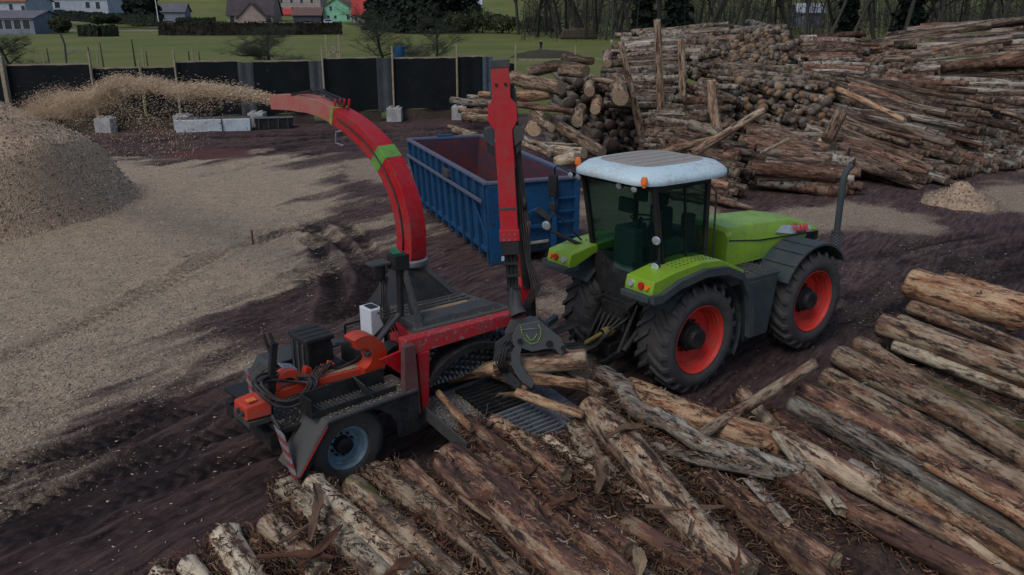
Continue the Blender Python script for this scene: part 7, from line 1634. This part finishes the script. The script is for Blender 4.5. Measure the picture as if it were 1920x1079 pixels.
# thin trunks and undergrowth of the wood as one mass
n = 5200; X = RS.uniform(-8, 300, n); Y = 165+RS.rand(n)**.8*170; kx = X > (Y-150)*.03; X, Y = X[kx], Y[kx]; n = len(X); Zg = zground(X, Y); h = 4+RS.rand(n)*11; rr = .03+.05*RS.rand(n); lean = RS.normal(size=(n, 2))*.05*h[:, None]
V = np.zeros((n, 6, 3))
for j in range(3):
    a = 2*pi*j/3; V[:, j] = np.stack([X+rr*cos(a), Y+rr*sin(a), Zg-.2], 1); V[:, 3+j] = np.stack([X+lean[:, 0]+rr*.4*cos(a), Y+lean[:, 1]+rr*.4*sin(a), Zg+h], 1)
i = np.arange(n)*6; F = np.concatenate([np.stack([i+j, i+(j+1) % 3, i+3+(j+1) % 3, i+3+j], 1) for j in range(3)])
o = fast_mesh('thin_trunks', V.reshape(-1, 3), F, [m_bk]); tag(o, 'mass of thin bare trunks inside the wood', 'wood', kind='stuff')
n = 60000; X = RS.uniform(-8, 320, n); Y = 168+RS.rand(n)*190; kx = X > (Y-150)*.03; X, Y = X[kx], Y[kx]; n = len(X); Zg = zground(X, Y)+np.abs(RS.normal(size=n))*5.0
P = np.stack([X, Y, Zg], 1); d = RS.normal(size=(n, 3))*[1, 1, 1.2]; d /= np.linalg.norm(d, axis=1)[:, None]; L_ = .6+1.2*RS.rand(n, 1); b3 = np.cross(d, RS.normal(size=(n, 3))); b3 /= np.linalg.norm(b3, axis=1)[:, None]; W_ = .03+.05*RS.rand(n, 1)
V = np.stack([P-d*L_/2, P+b3*W_, P+d*L_/2, P-b3*W_], 1).reshape(-1, 3); i = np.arange(n)*4; tw = [flat('undergrowth_brown', (.028, .023, .020)), flat('undergrowth_grey', (.026, .029, .028)), flat('undergrowth_green', (.018, .025, .018))]
o = fast_mesh('undergrowth', V, np.stack([i, i+1, i+2, i+3], 1), tw, midx=RS.randint(0, 3, n)); tag(o, 'brown and grey undergrowth filling the wood', 'undergrowth', kind='stuff')
# pole, person, mound, things behind the fence
p = G(1147, 80, 0); e = empty('light_pole', p, label='tall thin greenish pole at the edge of the wood', cat='pole'); MB().tube([(0, 0, 0), (0, 0, 12)], [.16, .10], 10).build('shaft', m_tgrey, e); MB().tube([(0, 0, 0), (0, 0, .5)], .24, 10).build('base', m_conc, e)
p = DD(299, 50, 214); e = empty('lane_pole', p, label='slim pole standing at the left end of the long hedge', cat='pole'); MB().tube([(0, 0, -1), (-.3, 0, 9)], [.14, .09], 8).build('shaft', m_white, e); MB().box((-.5, -.1, 8.6), (.1, .1, 8.8)).build('cap', m_dgrey, e)
pm = G(1025, 108, 0); rr_, tt_ = np.meshgrid(np.linspace(0, 1, 14), np.linspace(0, 2*pi, 48, endpoint=False), indexing='ij'); hx = rr_*np.cos(tt_)*5.2; hy = rr_*np.sin(tt_)*3; hz = 1.0*(1-rr_**2.6)*(1+.35*fbm(hx, hy, 3, 3)*rr_)-.1
ix = np.arange(14*48).reshape(14, 48); nx_ = np.roll(ix, -1, 1); o = fast_mesh('soil_mound', np.stack([hx, hy, hz], -1).reshape(-1, 3), np.stack([ix[:-1], ix[1:], nx_[1:], nx_[:-1]], -1).reshape(-1, 4), [paint('grassy_soil', (.035, .038, .020), .9, (.03, .022, .016), .6, 1.2)], smooth=True); o.location = pm; tag(o, 'low dark grassy soil mound below the small person', 'mound')
pb = G(1085, 74, 0); MBo = MB().hexa([(-4, 0, 0), (4, 0, 0), (4, 1.5, 0), (-4, 1.5, 0), (-3.2, 0, 2.0), (3.0, 0, 2.3), (3.0, 1.5, 2.3), (-3.2, 1.5, 2.0)]).build('earth_bank', paint('brown_earth', (.075, .055, .042), .9, (.04, .035, .028), .6, .8), None, bevel=.4); MBo.location = pb; tag(MBo, 'brown earth bank between trunks at the edge of the wood', 'earth bank')
# person in the field
def person(p, yaw, label):
    J = dict(pel=(0, 0, .92), ch=(0, -.02, 1.28), nk=(0, -.01, 1.47), hd=(0, -.04, 1.62), ht=(0, -.03, 1.74), ls=(.19, 0, 1.40), le=(.25, .02, 1.13), lh=(.22, -.12, .90), rs=(-.19, 0, 1.40), re=(-.26, .03, 1.13), rh=(-.20, -.16, .95), lk=(.12, -.06, .50), la=(.14, .03, .09), lt=(.15, -.16, .04), rk=(-.10, .02, .50), ra=(-.12, .10, .09), rt=(-.13, -.08, .04), lp=(.1, 0, .88), rp=(-.1, 0, .88))
    K = list(J); rad = dict(pel=.15, ch=.17, nk=.065, hd=.10, ht=.075, ls=.075, le=.055, lh=.04, rs=.075, re=.055, rh=.04, lk=.075, la=.05, lt=.045, rk=.075, ra=.05, rt=.045, lp=.11, rp=.11)
    E_ = [('pel', 'ch'), ('ch', 'nk'), ('nk', 'hd'), ('hd', 'ht'), ('ch', 'ls'), ('ls', 'le'), ('le', 'lh'), ('ch', 'rs'), ('rs', 're'), ('re', 'rh'), ('pel', 'lp'), ('lp', 'lk'), ('lk', 'la'), ('la', 'lt'), ('pel', 'rp'), ('rp', 'rk'), ('rk', 'ra'), ('ra', 'rt')]
    me = bpy.data.meshes.new('person'); me.from_pydata([J[k] for k in K], [(K.index(a), K.index(b_)) for a, b_ in E_], []); o = bpy.data.objects.new('person', me); col.objects.link(o)
    sk = o.modifiers.new('skin', 'SKIN'); 
    if not me.skin_vertices: 
        bpy.context.view_layer.objects.active = o; bpy.ops.mesh.customdata_skin_add() if False else None
    ss = o.modifiers.new('sub', 'SUBSURF'); ss.levels = 1; ss.render_levels = 1
    try:
        lay = me.skin_vertices[0].data
    except Exception:
        lay = None
    if lay:
        for i, k in enumerate(K): lay[i].radius = (rad[k], rad[k]*(.75 if k in ('pel', 'ch') else 1)); lay[i].use_root = k == 'pel'
    dg = bpy.context.evaluated_depsgraph_get(); m2 = bpy.data.meshes.new_from_object(o.evaluated_get(dg)); bpy.data.objects.remove(o)
    m2.materials.clear(); sk_ = flat('person_skin', (.35, .22, .16)); cl_ = flat('dark_jacket', (.015, .018, .025)); tr_ = flat('dark_blue_trousers', (.02, .03, .05)); hr_ = flat('dark_hair', (.02, .015, .01)); sh_ = flat('dark_boots', (.012, .012, .012))
    for m in (cl_, tr_, sk_, hr_, sh_): m2.materials.append(m)
    for f in m2.polygons:
        c = f.center; f.use_smooth = True
        f.material_index = 4 if c.z < .13 else (1 if c.z < .95 and abs(c.x) < .21 and not (c.z > .8 and c.y < -.09) else (3 if c.z > 1.66 or (c.z > 1.56 and c.y > -.02) else (2 if c.z > 1.47 or (c.z < .96 and abs(c.x) > .15) else 0)))
    ob = bpy.data.objects.new('person', m2); col.objects.link(ob); ob.location = p; ob.rotation_euler = (0, 0, yaw); tag(ob, label, 'person'); return ob
person(G(1014, 97, 0), .6, 'person in dark clothes standing in the field above the soil mound')
# implements and odds and ends behind the fence
def at(px, y, z=0): X = (px-960)/FPX; return Vector((X*(y*CP+(CAM_H-z)*SP), y, z))
p = at(500, 57); e = empty('farm_implement', p, label='red and dark farm implement parked under the spreading fruit tree', cat='farm implement'); 
MB().box((0, 0, .9), (5.0, .18, 1.1)).build('beam', m_dgrey, e, bevel=.02)
for k in range(4): MB().prism([(.3+k*1.35, 1.1), (1.25+k*1.35, 1.1), (1.1+k*1.35, 1.42), (.55+k*1.35, 1.48)], .1, 1.0).build('hood', m_red, e, bevel=.03); MB().lathe([(0, .1), (0, .4), (.2, .4), (.2, .1)], (.8+k*1.35, -.1, .4), 1, 16).build('wheel', m_black, e, smooth='auto')
for k in range(2): MB().beam((1+2.6*k, -1.0, .5), (1+2.6*k, 1.6, 1.0), .12, .12).build('tow_bar', m_white, e)
p = at(490, 56); e = empty('scrap_stack', p, label='stack of pale and dark sheets lying just behind the fence', cat='scrap')
for k in range(6): MB().hexa([(0+.3*k, 0, .6+.22*k), (4.2-.2*k, .1, .6+.2*k), (4.2-.2*k, 1.6, .66+.2*k), (0+.3*k, 1.5, .64+.22*k), (0+.3*k, 0, .68+.22*k), (4.2-.2*k, .1, .7+.2*k), (4.2-.2*k, 1.6, .74+.2*k), (0+.3*k, 1.5, .72+.22*k)]).build('sheet', (m_dgrey, m_white, m_black, m_trw, m_dgrey, m_steel)[k], e, bevel=.01)
p = at(619, 58); e = empty('timber_frame', p, label='pale timber frame with crossed braces standing behind the fence', cat='frame')
for q, r in (((0, 0, 2.6), (0, 0, 4.5)), ((.85, 0, 2.6), (.85, 0, 4.5)), ((0, 0, 3.4), (.85, 0, 3.4)), ((0, 0, 2.8), (.45, 0, 3.9)), ((.45, 0, 3.9), (.85, 0, 2.8)), ((0, 0, 0), (0, 0, 2.6)), ((.85, 0, 0), (.85, 0, 2.6))): MB().beam(q, r, .10, .10).build('timber', m_post, e)
p = at(644, 59); e = empty('sheet_pile', p, label='pile of pale blue-white boards right of the timber frame', cat='board pile')
for k in range(5): MB().hexa([(.1*k, 0, 2.3+.14*k), (2.4-.1*k, 0, 2.3+.14*k), (2.4-.1*k, 1, 2.3+.14*k), (.1*k, 1, 2.3+.14*k), (.1*k, 0, 2.4+.14*k), (2.4-.1*k, 0, 2.4+.14*k), (2.4-.1*k, 1, 2.4+.14*k), (.1*k, 1, 2.4+.14*k)]).build('board', m_trw, e)
MB().box((.1, .1, 0), (2.3, .9, 2.3)).build('pallet', m_wood if False else m_post, e)
p = at(753, 57); e = empty('blue_barrel', p, label='blue barrel peeping over the fence', cat='barrel'); MB().lathe([(0, 0), (0, .34), (.3, .36), (.6, .36), (.9, .34), (.92, 0)], (0, 0, 2.9), 2, 20).build('drum', m_blue, e, smooth='auto'); MB().box((-.4, -.4, 0), (.4, .4, 2.9)).build('crate', m_post, e)
for k, (px, h, lb) in enumerate(((98, 4.2, 'thin stick near the far left end of the fence'), (107, 4.4, 'stick pair member right of the thin one at the left'), (183, 4.5, 'weathered stake left of the fence post'), (197, 4.3, 'short grey stick right of the left fence post'), (206, 4.7, 'taller twig right of the left fence post'), (265, 4.9, 'tall branchy sapling behind the fence'), (281, 4.6, 'dark stout stake behind the fence'), (288, 4.2, 'short dark stake beside the stout one'), (366, 4.2, 'left stick of three behind the fence'), (373, 4.6, 'middle and tallest stick of three behind the fence'), (385, 4.2, 'right stick of three behind the fence'))):
    q = at(px, 53.5); o = MB().tube([(0, 0, 0), (.03, 0, h*.5), (.0, .02, h-.55)], [.07, .06, .03], 6).build('garden_stake', (m_post, m_bk, m_bkd)[k % 3]); o.location = q; tag(o, lb, 'stake')
q = at(138, 55); e = empty('garden_crane', q, label='bent grey pipe with wire mesh standing behind the fence at the left', cat='pipe'); MB().tube([(0, 0, 2.6), (.1, 0, 4.0), (-.05, 0, 4.6)], .06, 8).build('pipe', m_dgrey, e); MB().tube([(.15, 0, 3.4), (.7, 0, 3.7), (1.0, 0, 3.3)], .04, 6).build('pipe', m_steel, e); MB().box((-.1, 0, 0), (.9, .1, 2.9)).build('mesh', m_steel, e)
# lane beyond the field
l0 = [DD(70, 57, 236), DD(160, 55, 236), DD(300, 51, 236)]
mb = MB()
for a, b_ in zip(l0, l0[1:]):
    za, zb3 = [float(zground(np.array(q.x), np.array(q.y))) for q in (a, b_)]; mb.hexa([(a.x, a.y-2, za-.3), (b_.x, b_.y-2, zb3-.3), (b_.x, b_.y+4, zb3-.3), (a.x, a.y+4, za-.3), (a.x, a.y-2, za+.12), (b_.x, b_.y-2, zb3+.12), (b_.x, b_.y+4, zb3+.2), (a.x, a.y+4, za+.2)])
tag(mb.build('lane', paint('pale_asphalt', (.16, .165, .17), .9, (.1, .1, .1), .3, .5)), kind='structure')
